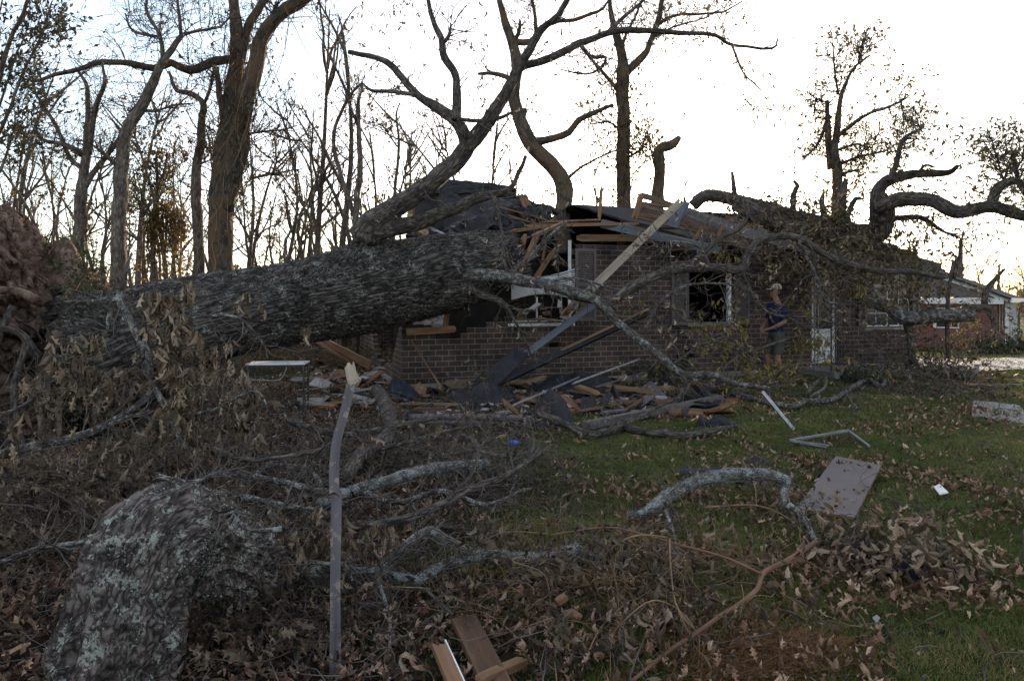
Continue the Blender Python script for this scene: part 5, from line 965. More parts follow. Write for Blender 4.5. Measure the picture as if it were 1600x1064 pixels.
gbranch('fallen_branch', 'long slender grey branch rising right from the grey board toward the blue plastic', [([(542, 826), (621, 817), (681, 796), (741, 766), (795, 748), (846, 708)], [.18, .3], [7, 7, 6, 5, 3]), ([(795, 748), (800, 720), (838, 700)], [.15, .2], [3, 1.5])], mat='bark', tw=T0)
gbranch('fallen_limb', 'dark thick bent limb running back toward the rubble behind the grey board', [([(539, 748), (560, 714), (591, 693), (612, 674), (610, 655), (600, 630), (590, 606)], [.2, .25, .35], [11, 12, 12, 11, 9])], mat='bark', tw=T0)
gbranch('fallen_branch', 'pale twisted branch left of the grey board ending at a snapped tip', [([(370, 735), (395, 742), (455, 754), (494, 769), (540, 772)], [.35, .25], [5, 5, 6]), ([(395, 742), (420, 728), (478, 726)], [.2], [5, 4]), ([(478, 726), (496, 748), (502, 758)], [.2], [5, 3])], tw=T0)
gbranch('fallen_branch', 'thin dark branch crossing behind the grey board below the metal table', [([(452, 657), (506, 672), (548, 675), (603, 669), (640, 660), (690, 652)], [.25, .35], [5, 5, 5, 4, 3])], mat='bark', tw=T0)
gbranch('fallen_branch', 'crooked lichened branch lying across the foreground right of the grey board', [([(534, 892), (588, 895), (654, 909), (690, 889), (750, 874), (840, 877), (905, 862)], [.16, .12, .16], [6, 7, 7, 8, 9, 8]), ([(591, 893), (630, 859), (669, 832), (696, 847), (735, 868)], [.16, .36, .16], [6, 7, 7, 7]), ([(588, 900), (600, 934), (609, 970), (609, 1015)], [.15, .1], [4, 3, 2]), ([(840, 877), (830, 900), (812, 915)], [.1], [6, 4])], mat='silver', tw=T0)
for pts, hs, r_, mt, lab in [([(330, 700), (380, 715), (440, 712), (500, 700), (520, 690)], [.45, .5], [4, 3], 'bark', 'bare branch arching left of the grey board below the table'), ([(345, 770), (400, 782), (450, 792), (500, 800)], [.4, .3], [5, 5, 3], 'lichen', 'lichened branch lying behind the foreground log'),
        ([(430, 850), (470, 872), (520, 880), (560, 876)], [.3, .2], [4, 3], 'lichen', 'short lichened branch between the foreground log and the grey board'), ([(640, 700), (690, 712), (735, 704), (790, 712), (850, 703)], [.2, .25], [3.5, 2.5], 'bark', 'thin bare branch lying behind the pale lichened one'), ([(560, 770), (620, 790), (690, 772), (760, 790), (820, 770)], [.25, .2], [5, 4, 3], 'lichen', 'wavy lichened branch in mid brush right of the grey board'),
        ([(700, 800), (715, 770), (740, 740), (748, 700)], [.2, .45], [3, 2], 'bark', 'forked stick rising out of the brush beside the wavy branch'), ([(590, 700), (640, 690), (700, 672), (745, 668)], [.3, .35], [4, 2.5], 'bark', 'grey limb tip reaching toward the long pipe'), ([(0, 870), (60, 850), (130, 840), (190, 812)], [.5, .5], [4, 3], 'lichen', 'pale branch in the dim brush left of the foreground log'),
        ([(250, 745), (300, 752), (340, 742), (370, 748)], [.6, .5], [4, 3], 'lichen', 'pale branch just above the crook of the foreground log'), ([(880, 880), (930, 872), (960, 890), (985, 880)], [.1, .08], [6, 5], 'silver', 'short crusted branch end among the foreground canes')]:
    gbranch('fallen_branch', lab, [(pts, hs, r_)], mat=mt, tw=T0)
gbranch('fallen_branch', 'short dark straight branch on the grass above the crooked lichened one', [([(690, 829), (740, 832), (800, 836)], [.05], [4, 3.5])], mat='bark', tw=(4, (.1, .2), 1, (.05, .1)))
gbranch('fallen_branch', 'stout silvery lichen crusted branch arched over the grass before the brown panel', [([(985, 815), (1014, 802), (1054, 771), (1096, 752), (1138, 742), (1200, 744), (1232, 754)], [.05, .1, .22, .26, .24], [8, 9, 10, 10, 9, 8]), ([(1230, 752), (1226, 768), (1230, 788), (1253, 805), (1270, 838), (1276, 850)], [.24, .12, .04], [5, 6, 5, 4, 3]), ([(1040, 800), (1050, 830), (1058, 868), (1052, 905)], [.12, .05], [3, 2.5, 2])], mat='silver', tw=T0)
gbranch('fallen_branch', 'broken branch with a pale snapped end curving along the lawn near the rubble', [([(838, 644), (882, 661), (918, 678), (952, 673), (976, 666)], [.3, .05, .05], [6, 6.5, 6.5, 6]), ([(976, 666), (1011, 675), (1068, 680), (1110, 674), (1152, 667)], [.06], [6.5, 6.5, 5, 3]), ([(976, 664), (1020, 640), (1060, 620), (1073, 590)], [.1, .3], [3, 2, 1.5])], mat='bark', tw=(8, (.1, .3), 2, (.05, .15)))
gbranch('fallen_branch', 'thin grey branch lying on the lawn before the porch slab', [([(1145, 612), (1200, 628), (1236, 634), (1258, 628), (1301, 622), (1335, 602), (1357, 594), (1377, 602), (1386, 586)], [.06, .1], [4, 4, 3.5, 3]), ([(1320, 612), (1340, 640)], [.05], [2, 1.5])], tw=T0)
gbranch('fallen_branch', 'pale peeled branch loop beside the porch slab', [([(1262, 612), (1278, 595), (1290, 590), (1288, 606), (1268, 618)], [.1, .25], [2.5, 2])], tw=(4, (.1, .3), 1, (.05, .1)))
gbranch('fallen_limb', 'thick lichened lump of limb behind the foreground log and left of the grey board', [([(400, 880), (450, 888), (520, 905), (560, 925)], [.25, .15, .02], [26, 24, 18, 8])], tw=T0, seg=24)
gbranch('fallen_branch', 'thin lichened twig branch over the top of the foreground log', [([(345, 800), (375, 795), (350, 805)], [.75], [2, 2]), ([(290, 806), (340, 796), (352, 790), (368, 812), (395, 828), (440, 826)], [.7], [3, 3.5, 4, 4])], tw=(8, (.08, .25), 2, (.04, .1)))
gbranch('fallen_branch', 'slim bare branch standing up from the ground right of the brown rotten plank', [([(640, 915), (668, 930), (690, 950), (722, 980), (740, 1010)], [.2, .05], [3, 2.5, 2])], mat='bark', tw=(6, (.1, .25), 2, (.05, .12)))
gbranch('reddish_stick', 'long reddish peeled stick with a pale snapped end in the right foreground', [([(975, 1075), (1043, 1026), (1088, 997), (1126, 971), (1154, 951), (1183, 926), (1194, 900), (1231, 877), (1277, 846)], [.05, .08, .12], [3, 3.4, 3.6, 4, 4.4]), ([(1190, 902), (1131, 877), (1060, 857), (1003, 840), (946, 830), (860, 842)], [.12, .3, .3], [2.4, 1.8, 1.2])], mat='redstick', cat='stick', lump=.05)
for k, (pts, hs, lab) in enumerate([([(1046, 846), (1003, 843), (968, 857), (940, 886), (926, 931)], [.3, .35, .02], 'dry cane arching from the end of the reddish stick'), ([(1088, 994), (1060, 960), (1020, 946), (983, 966), (957, 1000), (953, 1068)], [.05, .35, .02], 'dry cane arching over the weeds in front of the reddish stick'),
                                     ([(1046, 846), (1048, 900), (1056, 950), (1075, 980), (1092, 1000), (1090, 1062)], [.3, .2, .02], 'dry cane falling through the middle of the weeds'), ([(862, 965), (850, 905), (800, 880), (880, 870)], [.02, .3, .3], 'low dry cane leaning left over the lichened branch'),
                                     ([(1160, 722), (1178, 755), (1182, 790)], [.02, .12], 'short cane curving over the silvery branch'), ([(1100, 795), (1180, 788), (1230, 808), (1262, 842)], [.1, .2, .02], 'fine cane crossing to the brown panel corner'), ([(736, 905), (745, 860), (790, 838), (855, 840)], [.02, .25, .3], 'leftmost dry cane arching from the lichened branch'), ([(740, 1010), (790, 995), (850, 975), (900, 960)], [.03, .12], 'low cane running right from the rotten plank'), ([(905, 1060), (935, 990), (975, 950)], [.02, .2], 'upright dry cane left of the foreground weeds'), ([(870, 1064), (868, 1020), (890, 985)], [.02, .15], 'short cane at the bottom edge beside the wood chip')]):
    gbranch('dry_cane', lab, [(pts, hs, [1.5, 1.2, .8])], mat='canes', cat='cane', tw=(8, (.05, .2), 2, (.04, .1)), lump=.02, group='dry canes in the foreground weeds', leaf=1, lmat='darklitter')
# foreground log
lg = thing('foreground_log', xy0(P(180, 1060, 2.6)), 'big bent lichened oak limb rearing up in the left foreground', 'log')
lp_ = [(165, 1320, 2.75, 100), (176, 1130, 2.7, 92), (192, 1000, 2.72, 90), (218, 905, 2.8, 92), (252, 853, 2.92, 92), (325, 860, 3.15, 80), (378, 882, 3.5, 60), (428, 902, 3.9, 42), (520, 925, 4.5, 22)]
pp = spline(np.array([np.append(P(x, y, Y), r / F * Y) for x, y, Y, r in lp_]), .008)
def log_disp(bc, L, th):
    w = bc + .02 * np.stack([vnoise(bc * 9, 1), vnoise(bc * 9, 2), vnoise(bc * 6, 3)], -1)
    r1 = 1 - np.abs(fbm(w * np.array([26, 26, 9]), 3, 66)); r2 = 1 - np.abs(fbm(w * np.array([75, 75, 30]), 2, 67)); return .036 * (np.maximum(r1, 0) ** 2 - .45) + .009 * r2 + .045 * fbm(bc * 4, 3, 68)
mb = MB(); tube(mb, pp[:, :3], pp[:, 3] * .9, 320, disp=log_disp)
mb.build('log_body', 'bark_log', lg)
mb = MB()                                            # crusty lichen rosettes standing proud of the bark
Vl = mb_src = None
src = [o for o in lg.children if o.name.startswith('log_body')][0]; co = np.empty(len(src.data.vertices) * 3, np.float32); src.data.vertices.foreach_get('co', co); co = co.reshape(-1, 3) + np.array(wpos(src)); nr = np.empty(len(co) * 3, np.float32); src.data.vertices.foreach_get('normal', nr); nr = nr.reshape(-1, 3)
msk = np.where((fbm(co * 5 + 2, 3, 69) + .5 * fbm(co * 26, 3, 70) > .3))[0]; pk = rng.choice(msk, min(9000, len(msk)), replace=False)
for s_ in range(1):
    n = len(pk); c = co[pk] + nr[pk] * .004; ax_ = np.cross(nr[pk], rng.normal(size=(n, 3))); leaves(mb, c, ax_ + .2 * nr[pk], .006 + .013 * rng.random(n), 'simple', up=None)
mb.build('lichen_crust', 'lichleaf', lg)
# leafy oak boughs hanging in front of the root plate
def bough(name, label, parts, clusters, mat='lichen', kind='oak', lsz=(.11, .09), lmat='oak'):
    root = thing(name, tuple(P(*parts[0][0][0], parts[0][1])), label, 'branch'); L = []; sm = MB()
    for pts, Y, dY, r_ in parts: path, rad = limb_path(pts, Y, dY, r_, .05, .015); tube(sm, path, rad, 12, lump=.14); L.append((path, rad))
    sm.build('stem', mat, root); cm = MB(); twigs_on(cm, L, 14, (.2, .7), 3, (.1, .3), r0=.008, up=-.02); lp = []
    for px, py, Y, sx, sy, n in clusters:
        c = np.array([P(px + sx * a_, py + sy * b_ - .3 * sy, Y + .18 * c_) for a_, b_, c_ in rng.normal(size=(n, 3)) * .55]); P1, R1 = walk(c, rng.normal(size=(n, 3)) * [1, .8, .3] + [0, 0, -.1], .004, .16 + .14 * rng.random(n), 5, .3, -.1); tubes(cm, P1, R1, 4); p_, _ = pts_on(P1, 9, t0=.2); lp.append(p_)
    lp = np.concatenate(lp); h_ = int(len(lp) * .5); rng.shuffle(lp)
    leaves(cm, lp[:h_], hang(h_, s=.2), lsz[0] + lsz[1] * rng.random(h_), kind, 1, curls=(-.4, .2, .6), wid=.62); leaves(cm, lp[h_:], hang(len(lp) - h_, s=.18), lsz[0] * .8 + lsz[1] * rng.random(len(lp) - h_), 'simple', 1, curls=(-.6, .3, .9), wid=.5); cm.build('foliage', ['twig', lmat], root); return root
bough('leafy_bough', 'long oak bough with brown leaves slanting before the root plate', [([(-30, 720), (60, 695), (138, 675), (190, 650), (221, 628), (245, 600)], 5.2, 1.0, [7, 7, 6, 6, 5, 4]), ([(138, 675), (180, 660), (221, 646), (262, 640)], 5.6, .3, [4, 4, 3, 2]), ([(-30, 650), (20, 642), (60, 615), (78, 590)], 5.3, .2, [3, 3, 2, 1]), ([(60, 700), (40, 740), (-10, 790)], 5.2, -.2, [3, 2, 1])],
      [(130, 575, 5.9, 36, 34, 26), (95, 560, 6.0, 20, 20, 8), (165, 615, 5.9, 22, 30, 14), (220, 720, 5.3, 40, 32, 26), (137, 745, 5.0, 26, 36, 20), (150, 790, 4.9, 26, 32, 14), (34, 730, 5.0, 30, 34, 16), (12, 760, 5.0, 22, 30, 10), (80, 820, 4.6, 44, 30, 18), (20, 830, 4.6, 26, 26, 10), (180, 760, 4.8, 18, 30, 10), (60, 600, 6.2, 18, 20, 6)])
bough('leafy_bough', 'forked lichened bough hung with big drooping brown oak leaves before the trunk', [([(174, 520), (175, 500), (185, 474), (193, 454), (197, 419), (205, 395)], 7.0, .2, [6, 7, 7, 5, 3, 1.5]), ([(188, 472), (205, 505), (225, 545), (240, 575)], 7.0, -.5, [6, 6, 6, 5]), ([(190, 468), (150, 470), (100, 471)], 7, .2, [4, 3, 2]), ([(225, 549), (240, 600), (262, 650), (290, 700)], 6.6, -1.2, [6, 5, 4, 3]), ([(292, 498), (335, 494), (375, 498), (410, 537), (416, 560)], 6.6, -.3, [2, 2, 2, 1.5, 1]), ([(262, 650), (330, 640), (395, 610), (420, 640)], 6.0, -.3, [3, 2, 2, 1])],
      [(255, 485, 6.7, 20, 24, 12), (280, 470, 6.8, 20, 18, 7), (276, 528, 6.4, 32, 22, 18), (250, 570, 6.2, 24, 30, 16), (290, 590, 6.2, 26, 34, 20), (300, 640, 6.0, 28, 34, 20), (265, 665, 5.8, 26, 34, 18), (325, 560, 6.4, 18, 18, 6), (395, 628, 6.3, 16, 28, 12), (388, 668, 6.2, 12, 20, 8), (300, 725, 5.5, 30, 34, 20), (340, 620, 6.2, 20, 20, 8), (338, 690, 5.8, 20, 20, 6), (395, 470, 8.2, 8, 14, 3), (470, 515, 8.6, 8, 18, 3), (350, 770, 5.0, 24, 20, 8)])
bough('leafy_bough', 'low oak spray with curled brown leaves against the grey board', [([(420, 800), (450, 830), (490, 850), (540, 865)], 3.9, -.2, [3, 3, 2, 1.5]), ([(540, 950), (530, 990), (520, 1020)], 3.4, -.1, [2, 2, 1.5]), ([(540, 880), (560, 930), (575, 970)], 3.6, 0, [2, 1.5, 1])],
      [(470, 838, 3.9, 28, 18, 14), (500, 850, 3.8, 20, 20, 6), (575, 812, 4.2, 10, 8, 1), (548, 990, 3.35, 18, 14, 3), (575, 985, 3.5, 8, 14, 1), (420, 810, 4.1, 16, 16, 6), (560, 860, 3.9, 12, 16, 2)], lsz=(.1, .05))
bough('yellow_bough', 'yellowing leafy branch screening the legs of the standing man', [([(1110, 600), (1150, 560), (1200, 540), (1262, 520)], 13.2, .2, [2.5, 2, 2, 1.2]), ([(1180, 640), (1190, 600), (1230, 575), (1290, 560)], 13, .2, [2.5, 2, 1.5, 1])],
      [(1120, 508, 13.4, 14, 8, 4), (1150, 520, 13.3, 26, 18, 14), (1135, 540, 13.2, 20, 14, 8), (1180, 590, 13.2, 26, 16, 30), (1218, 578, 13.4, 20, 12, 14), (1225, 588, 13.3, 26, 14, 34), (1250, 545, 13.6, 26, 20, 24), (1165, 560, 13.3, 16, 14, 12), (1285, 540, 13.6, 12, 16, 10), (1265, 480, 13.9, 12, 30, 8), (1100, 530, 12.9, 12, 16, 5), (1095, 515, 12.6, 8, 14, 4), (1310, 575, 13.6, 16, 16, 8), (1250, 470, 14.1, 16, 20, 4), (1340, 455, 13.4, 14, 14, 8), (1380, 585, 13.4, 16, 10, 6), (1420, 590, 13.8, 12, 10, 4)], mat='twig', kind='simple', lsz=(.08, .07), lmat='yleaf')
bough('yellow_bough', 'small yellow leafy spray hanging in front of the dark window', [([(1040, 470), (1070, 500), (1096, 505)], 12.4, 0, [1.5, 1.5, 1])], [(985, 490, 12.3, 12, 12, 3), (1095, 512, 12.4, 10, 14, 7), (1130, 400, 12.6, 16, 14, 8), (1140, 470, 12.6, 10, 12, 3), (1125, 575, 12, 8, 10, 3)], mat='twig', kind='simple', lsz=(.07, .06), lmat='yleaf')
# leaning weathered board in the foreground
pb = thing('grey_board', tuple(P(523, 1064, 2.9) * [1, 1, 0]), 'tall bent grey painted board standing crookedly in the foreground', 'board')
mb = MB(); pts = [P(523, 1250, 2.95), P(524, 1060, 3.0), P(524, 900, 3.1), P(526, 765, 3.25)]
strip(mb, pts, .047, .02, (.25, -1, .1))
mb.build('lower_board', 'greywood', pb)
mb = MB(); strip(mb, [P(523, 778, 3.2), P(522, 735, 3.28), P(526, 690, 3.35), P(538, 645, 3.45), P(549, 598, 3.55)], .044, .019, (.2, -1, .1), jag=.03); mb.build('upper_board', 'greywood', pb)
mb = MB(); board(mb, P(553, 604, 3.56), P(545, 566, 3.62), .05, .03, up=(0, -1, .1), jag=.03); board(mb, P(550, 602, 3.6), P(561, 585, 3.62), .05, .03, up=(0, -1, .1), jag=.02); mb.build('broken_end', 'palewood', pb)
plank(P(505, 533, 12.5), P(582, 572, 11.5), .05, .14, 'broken orange board edge slanting down left of the house corner', 'lumber', up=(0, 0, 1)); plank(P(497, 530, 12.6), P(560, 566, 11.8), .3, .03, 'wide broken board sloping to the ground left of the house corner', 'oldwood', up=(.2, -.3, 1))
# small metal table
tb = thing('metal_table', tuple(G(440, 636)), 'small white topped table on black tube legs beside the trunk', 'table')
YT = G(440, 640)[1]; ca = [P(392, 566, YT + .15), P(468, 564, YT - .2), P(481, 570, YT + .3), P(405, 569, YT + .6)]
c0 = P(435, 567, YT); zt = c0[2]; wd_, dp_ = .84, .42
def tbp(x, y, z): an = .12; return np.array([c0[0] + x * math.cos(an) - y * math.sin(an), c0[1] + x * math.sin(an) + y * math.cos(an), z])
Rt = [[math.cos(.12), -math.sin(.12), 0], [math.sin(.12), math.cos(.12), 0], [0, 0, 1]]
mb = MB(); box(mb, tbp(0, 0, zt), (wd_, dp_, .022), R=Rt); mb.build('tabletop', 'white', tb, 'white tabletop with worn edge')
mb = MB(); box(mb, tbp(0, 0, zt - .03), (wd_ - .03, dp_ - .03, .03), R=Rt); mb.build('apron', 'blackmetal', tb)
for x in (-.4, .4):
    for y in (-.19, .19): mb = MB(); tube(mb, spline([tbp(x, y, 0), tbp(x, y, zt - .1), tbp(x * .97, y, zt - .03)], .05), .016, 8); mb.build('leg', 'blackmetal', tb)
mb = MB(); box(mb, tbp(.3, 0, zt - .24), (.2, .36, .012), R=Rt); mb.build('shelf', 'board', tb)
mb = MB(); tube(mb, spline([tbp(-.39, -.19, zt - .22), tbp(0, -.2, zt - .24), tbp(.1, -.19, zt - .19), tbp(.16, -.19, zt - .05)], .04), .008, 6); mb.build('brace', 'alu', tb)
mb = MB(); tube(mb, spline([tbp(.4, -.19, .06), tbp(.4, .19, .06)], .05), .01, 6); tube(mb, spline([tbp(.4, -.19, zt - .45), tbp(.4, .19, zt - .45)], .05), .008, 6); mb.build('stretcher', 'blackmetal', tb)
# sheets, rods and boards on the grass
def quad_board(name, label, corners, th, mats, cat, z=.03):
    c = [G(x, y, z) + [0, 0, float(gz(*G(x, y, z)[:2]))] for x, y in corners]; zz = max(p[2] for p in c) ; V_ = np.array([[p[0], p[1], zz] for p in c]); V_ = np.vstack([V_, V_ - [0, 0, th]])
    mb = MB(); mb.add(V_, np.array([(0, 1, 2, 3)]), V_, mat=0, smooth=False); mb.add(V_, np.array([(7, 6, 5, 4), (0, 4, 5, 1), (1, 5, 6, 2), (2, 6, 7, 3), (3, 7, 4, 0)]), V_, mat=1, smooth=False); return mb.build(name, mats, None, label, cat)
quad_board('brown_panel', 'flat grey brown painted panel lying on the leafy grass', [(1306, 715), (1377, 729), (1335, 812), (1245, 797)], .022, ['panel', 'lumber'], 'panel', .035)
quad_board('pale_sheet', 'pale weathered sheet lying on the lawn near the driveway', [(1521, 624), (1592, 632), (1625, 664), (1518, 648)], .015, ['board', 'board'], 'sheet', .01)
quad_board('white_scrap', 'small ribbed white scrap on the grass at the right', [(1459, 762), (1468, 758), (1482, 771), (1468, 774)], .01, ['white', 'white'], 'scrap', .05)
quad_board('grey_disc', 'small pale grey scrap on the grass in the lower right', [(1363, 968), (1370, 963), (1375, 968), (1370, 977)], .006, ['concrete', 'concrete'], 'scrap', .03)
mb = MB(); c = G(801, 693, .04); tube(mb, [c + [-.06, 0, .0], c + [-.02, .01, .012], c + [.04, .0, .01], c + [.08, -.02, 0]], [.02, .045, .04, .015], 10, lump=.3, flat=.6); mb.build('blue_plastic', 'blue', None, 'crumpled bright blue plastic lying in the grass', 'plastic')
mb = MB(); p0 = G(1240, 671, .02); p1 = G(1191, 612, .5); board(mb, p0, p1, .045, .022, up=(.3, -1, .3), n=2); mb.build('aluminium_strip', 'alu', None, 'straight bright metal strip propped up on the lawn', 'metal strip')
mb = MB(); q_ = [G(1322, 673, .08), G(1235, 688, .04)]; board(mb, q_[0], q_[1], .05, .02, n=2); board(mb, q_[1], G(1296, 696, .03), .035, .015, n=2); board(mb, q_[1] + [0, -.05, 0], G(1292, 699, .02), .02, .012, n=2); mb.build('bent_frame', 'alu', None, 'bent blue grey metal window frame lying on the lawn', 'metal frame')
mb = MB(); board(mb, G(1324, 672, .06), G(1358, 697, .03), .03, .02, n=2); mb.build('metal_rail', 'alu', None, 'short metal rail running from the bent frame to the leaves', 'metal rail')
mb = MB(); board(mb, G(914, 665, .06), G(1126, 622, .1), .1, .1, n=2); mb.build('trim_post', 'greywood', None, 'long grey timber lying on the lawn edge before the rubble', 'timber')
for k, (a, b_, h, r_, lab) in enumerate([((640, 652), (838, 655), .09, .06, 'long grey downspout pipe lying in front of the rubble'), ((655, 660), (830, 666), .04, .04, 'thinner grey pipe below the long downspout')]):
    mb = MB(); a_ = G(*a, h); c_ = G(*b_, h); tube(mb, spline([a_, (a_ + c_) / 2 + [0, 0, .015], c_], .1), r_, 12, flat=.8); mb.build('downspout', 'greywood', None, lab, 'pipe')
for a, b_, w, t, m_, lab, h in [((690, 597), (800, 600), .14, .05, 'lumber', 'yellow plank lying against the brick wall base left of the black beam', .16), ((700, 606), (796, 604), .1, .05, 'oldwood', 'brown plank under the yellow one by the wall base', .1), ((800, 600), (855, 606), .1, .06, 'lumber', 'short yellow plank right of the black beam foot', .2),
                                ((900, 603), (938, 613), .14, .06, 'lumber', 'short split yellow block in the middle of the rubble', .22), ((943, 601), (1030, 606), .12, .08, 'lumber', 'upper long yellow plank on the rubble right of the block', .25), ((945, 610), (1062, 612), .16, .1, 'lumber', 'thick yellow beam lying on the rubble by the shrub', .14),
                                ((1012, 615), (984, 645), .16, .04, 'oldwood', 'brown board end sloping off the rubble onto the grass', .1), ((800, 617), (850, 622), .1, .04, 'oldwood', 'small brown board in the rubble under the black board', .1), ((640, 640), (700, 642), .12, .05, 'oldwood', 'board lying flat beneath the orange wood chunk', .12),
                                ((628, 630), (720, 632), .1, .04, 'lumber', 'pale board left in the rubble beside the house corner', .08), ((494, 632), (525, 642), .1, .04, 'lumber', 'short yellow stick behind the grey board', .1), ((500, 634), (560, 625), .12, .05, 'lumber', 'yellow plank crossing behind the grey board', .1), ((492, 620), (530, 614), .12, .05, 'oldwood', 'brown plank end behind the metal table', .1),
                                ((770, 668), (815, 668), .06, .04, 'lumber', 'small orange stick on the grass below the pipes', .04), ((1090, 641), (1152, 692), .06, .03, 'lumber', 'thin pale lath lying under the curved branch on the grass', .05), ((985, 680), (1003, 683), .04, .03, 'lumber', 'tiny pale wood splinter below the curved branch', .03), ((930, 605), (1010, 583), .03, .03, 'greywood', 'thin grey strip leaning on the wall over the rubble', .3),
                                ((1500, 600), (1580, 600), .12, .04, 'lumber', 'tan boards lying by the driveway edge', .05), ((915, 585), (800, 640), .03, .03, 'board', 'thin pale lath slanting over the rubble', .25)]:
    A_, B_ = G(*a, h), G(*b_, h); mb = MB(); board(mb, A_, B_ + [0, .1 * rng.normal(), .06 * rng.normal()], w * .8, t * .8, up=nrm([.25 * rng.normal(), .25 * rng.normal(), 1]), jag=.12, n=7); mb.build('plank', m_, None, lab, 'plank', 'lumber thrown about the rubble')
plank(P(892, 600, 11.4), P(1002, 560, 11.9), .03, .03, 'slim grey lath leaning low against the brick wall', 'board', up=(0, -1, .2))
plank(P(640, 528, 12.2), P(694, 612, 11.6), .03, .03, 'thin rusty pipe slanting down from the broken wall corner', 'oldwood', cat='pipe', up=(0, -1, .2))
for px, py, Y, s, m_, lab in [(656, 610, 11.6, .22, 'lumber', 'torn orange wood chunk standing before the house corner'), (857, 632, 10.8, .2, 'lumber', 'wedge of yellow wood standing in the rubble before the pipes')]:
    mb = MB(); board(mb, P(px - 4, py + 18, Y), P(px + 3, py - 14, Y), s, s * .5, up=(0, -1, 0), jag=.12, n=8); mb.build('wood_chunk', m_, None, lab, 'wood chunk')
def crumple(name, label, c, size, mats, cat, seed, amp=.3, n=34):
    mb = MB(); u, v_ = np.meshgrid(np.linspace(-1, 1, n), np.linspace(-1, 1, n)); q3 = np.stack([u * 2, v_ * 2, 0 * u + seed], -1); h = np.abs(fbm(q3 * .6, 3, seed, .35)) * amp * .8 + amp * .4 * (1 - np.clip(u ** 2 + v_ ** 2, 0, 1)); k = 1 + .3 * fbm(q3 * .5, 2, seed + 3)
    X = c[0] + u * k * size[0] * np.sqrt(1 - v_ ** 2 / 2); Y = c[1] + v_ * k * size[1] * np.sqrt(1 - u ** 2 / 2); V_ = np.stack([X, Y, gz(X, Y) + .006 + h * size[2] * (1 - np.maximum(u ** 8, v_ ** 8))], -1).reshape(-1, 3)
    i, j = np.meshgrid(np.arange(n - 1), np.arange(n - 1), indexing='ij'); a = i * n + j; mb.add(V_, np.stack([a, a + 1, a + n + 1, a + n], -1).reshape(-1, 4)); return mb.build(name, mats, None, label, cat)
crumple('black_tarp', 'black tar paper heap lying in the rubble by the wall', G(905, 612), (.8, .35, .8), 'tar', 'tar paper', 3, .6)
crumple('black_tarp', 'small dark blue black tarp draped at the end of the pipes', G(860, 662), (.34, .28, .7), 'tar', 'tar paper', 4, .6)
crumple('black_tarp', 'black plastic crumple between the pipes and the shrub under the slanting beam', G(755, 632), (.55, .4, .8), 'tar', 'tar paper', 5, .6)
crumple('blue_cloth', 'rolled blue grey cloth on the rubble left of the house corner', G(620, 622), (.3, .2, .8), 'denim', 'cloth', 6, .6)
crumple('black_rag', 'black rag under the tip of the curved branch on the lawn', G(1122, 668), (.3, .14, .4), 'blackcloth', 'rag', 7, .4)
crumple('black_cloth', 'dark crumpled cloth half under dead leaves in the lower right', G(1345, 890), (.1, .06, .5), 'blackcloth', 'cloth', 8, .5)
crumple('black_cloth', 'wider dark cloth beside the weeds in the lower right grass', G(1400, 905), (.13, .08, .45), 'blackcloth', 'cloth', 9, .5)
crumple('dark_scrap', 'flat dark scrap on the grass behind the silvery branch', G(1103, 740), (.25, .1, .2), 'tar', 'scrap', 10, .3)
crumple('dark_scrap', 'small dark scrap on the grass above the silvery branch end', G(1180, 724), (.14, .08, .2), 'tar', 'scrap', 12, .3)
crumple('broken_sheet', 'brown crumpled sheet heap at the end of the yellow beams', G(1020, 634), (.5, .25, .3), 'oldwood', 'sheet', 13, .4)
mb = MB(); c = G(1066, 910, .03); tube(mb, [c + [-.05, .0, 0], c + [-.03, 0, .0], c + [.05, .01, 0], c + [.055, .01, 0]], [.02, .032, .032, .02], 14); mb.build('dark_can', 'blackmetal', None, 'crushed dark can in the weeds left of the reddish stick', 'can')
for a, b_, w, m_, lab in [((684, 1006), (760, 1180), .06, ['lumber', 'white'], 'tan board with a torn white edge at the bottom of the picture'), ((722, 962), (830, 1180), .12, ['rotwood', 'rotwood'], 'wide rotten brown plank in the bottom foreground'), ((745, 1064), (822, 1030), .05, ['oldwood', 'oldwood'], 'short split board beneath the rotten plank')]:
    A_, B_ = G(*a, .12), G(*b_, .07); mb = MB(); board(mb, A_, B_, w, .03, jag=.035); X = nrm(B_ - A_); Yv = nrm(np.cross([0, 0, 1.], X))
    if m_[1] == 'white': board(mb, A_ + Yv * (w / 2 + .004), B_ + Yv * (w / 2 + .004), .006, .034, mat=1)
    mb.build('plank', m_, None, lab, 'plank')
plank(G(868, 942, .1), G(886, 930, .13), .05, .02, 'small orange wood chip in the foreground weeds', jag=.01); plank(G(886, 953, .1), G(906, 966, .09), .045, .02, 'second orange wood chip just right of the first in the weeds', jag=.01)
# rubble
def rubble(name, label, n, px, py, smin, smax, mats, hh=.12):
    mb = MB()
    for k in range(n):
        x, y = px[0] + (px[1] - px[0]) * rng.random(), py[0] + (py[1] - py[0]) * rng.random(); p = G(x, y); d = rng.normal(size=3) * [1, 1, .25]; d = nrm(d); s = smin + (smax - smin) * rng.random() ** 2; p[2] = float(gz(p[0], p[1])) + hh * rng.random() * .6
        board(mb, p, p + d * s, s * (.15 + .5 * rng.random()), .012 + .03 * rng.random(), up=nrm(rng.normal(size=3) * .3 + [0, 0, 1]), jag=.02, mat=int(rng.integers(0, len(mats))), n=2)
    return mb.build(name, mats, None, label, None, None, 'stuff')
rubble('rubble', 'scattered splinters, plaster and shingle bits along the wall', 700, (610, 1120), (600, 650), .06, .5, ['oldwood', 'shingle', 'plaster', 'tar', 'greywood', 'oldwood', 'shingle'])
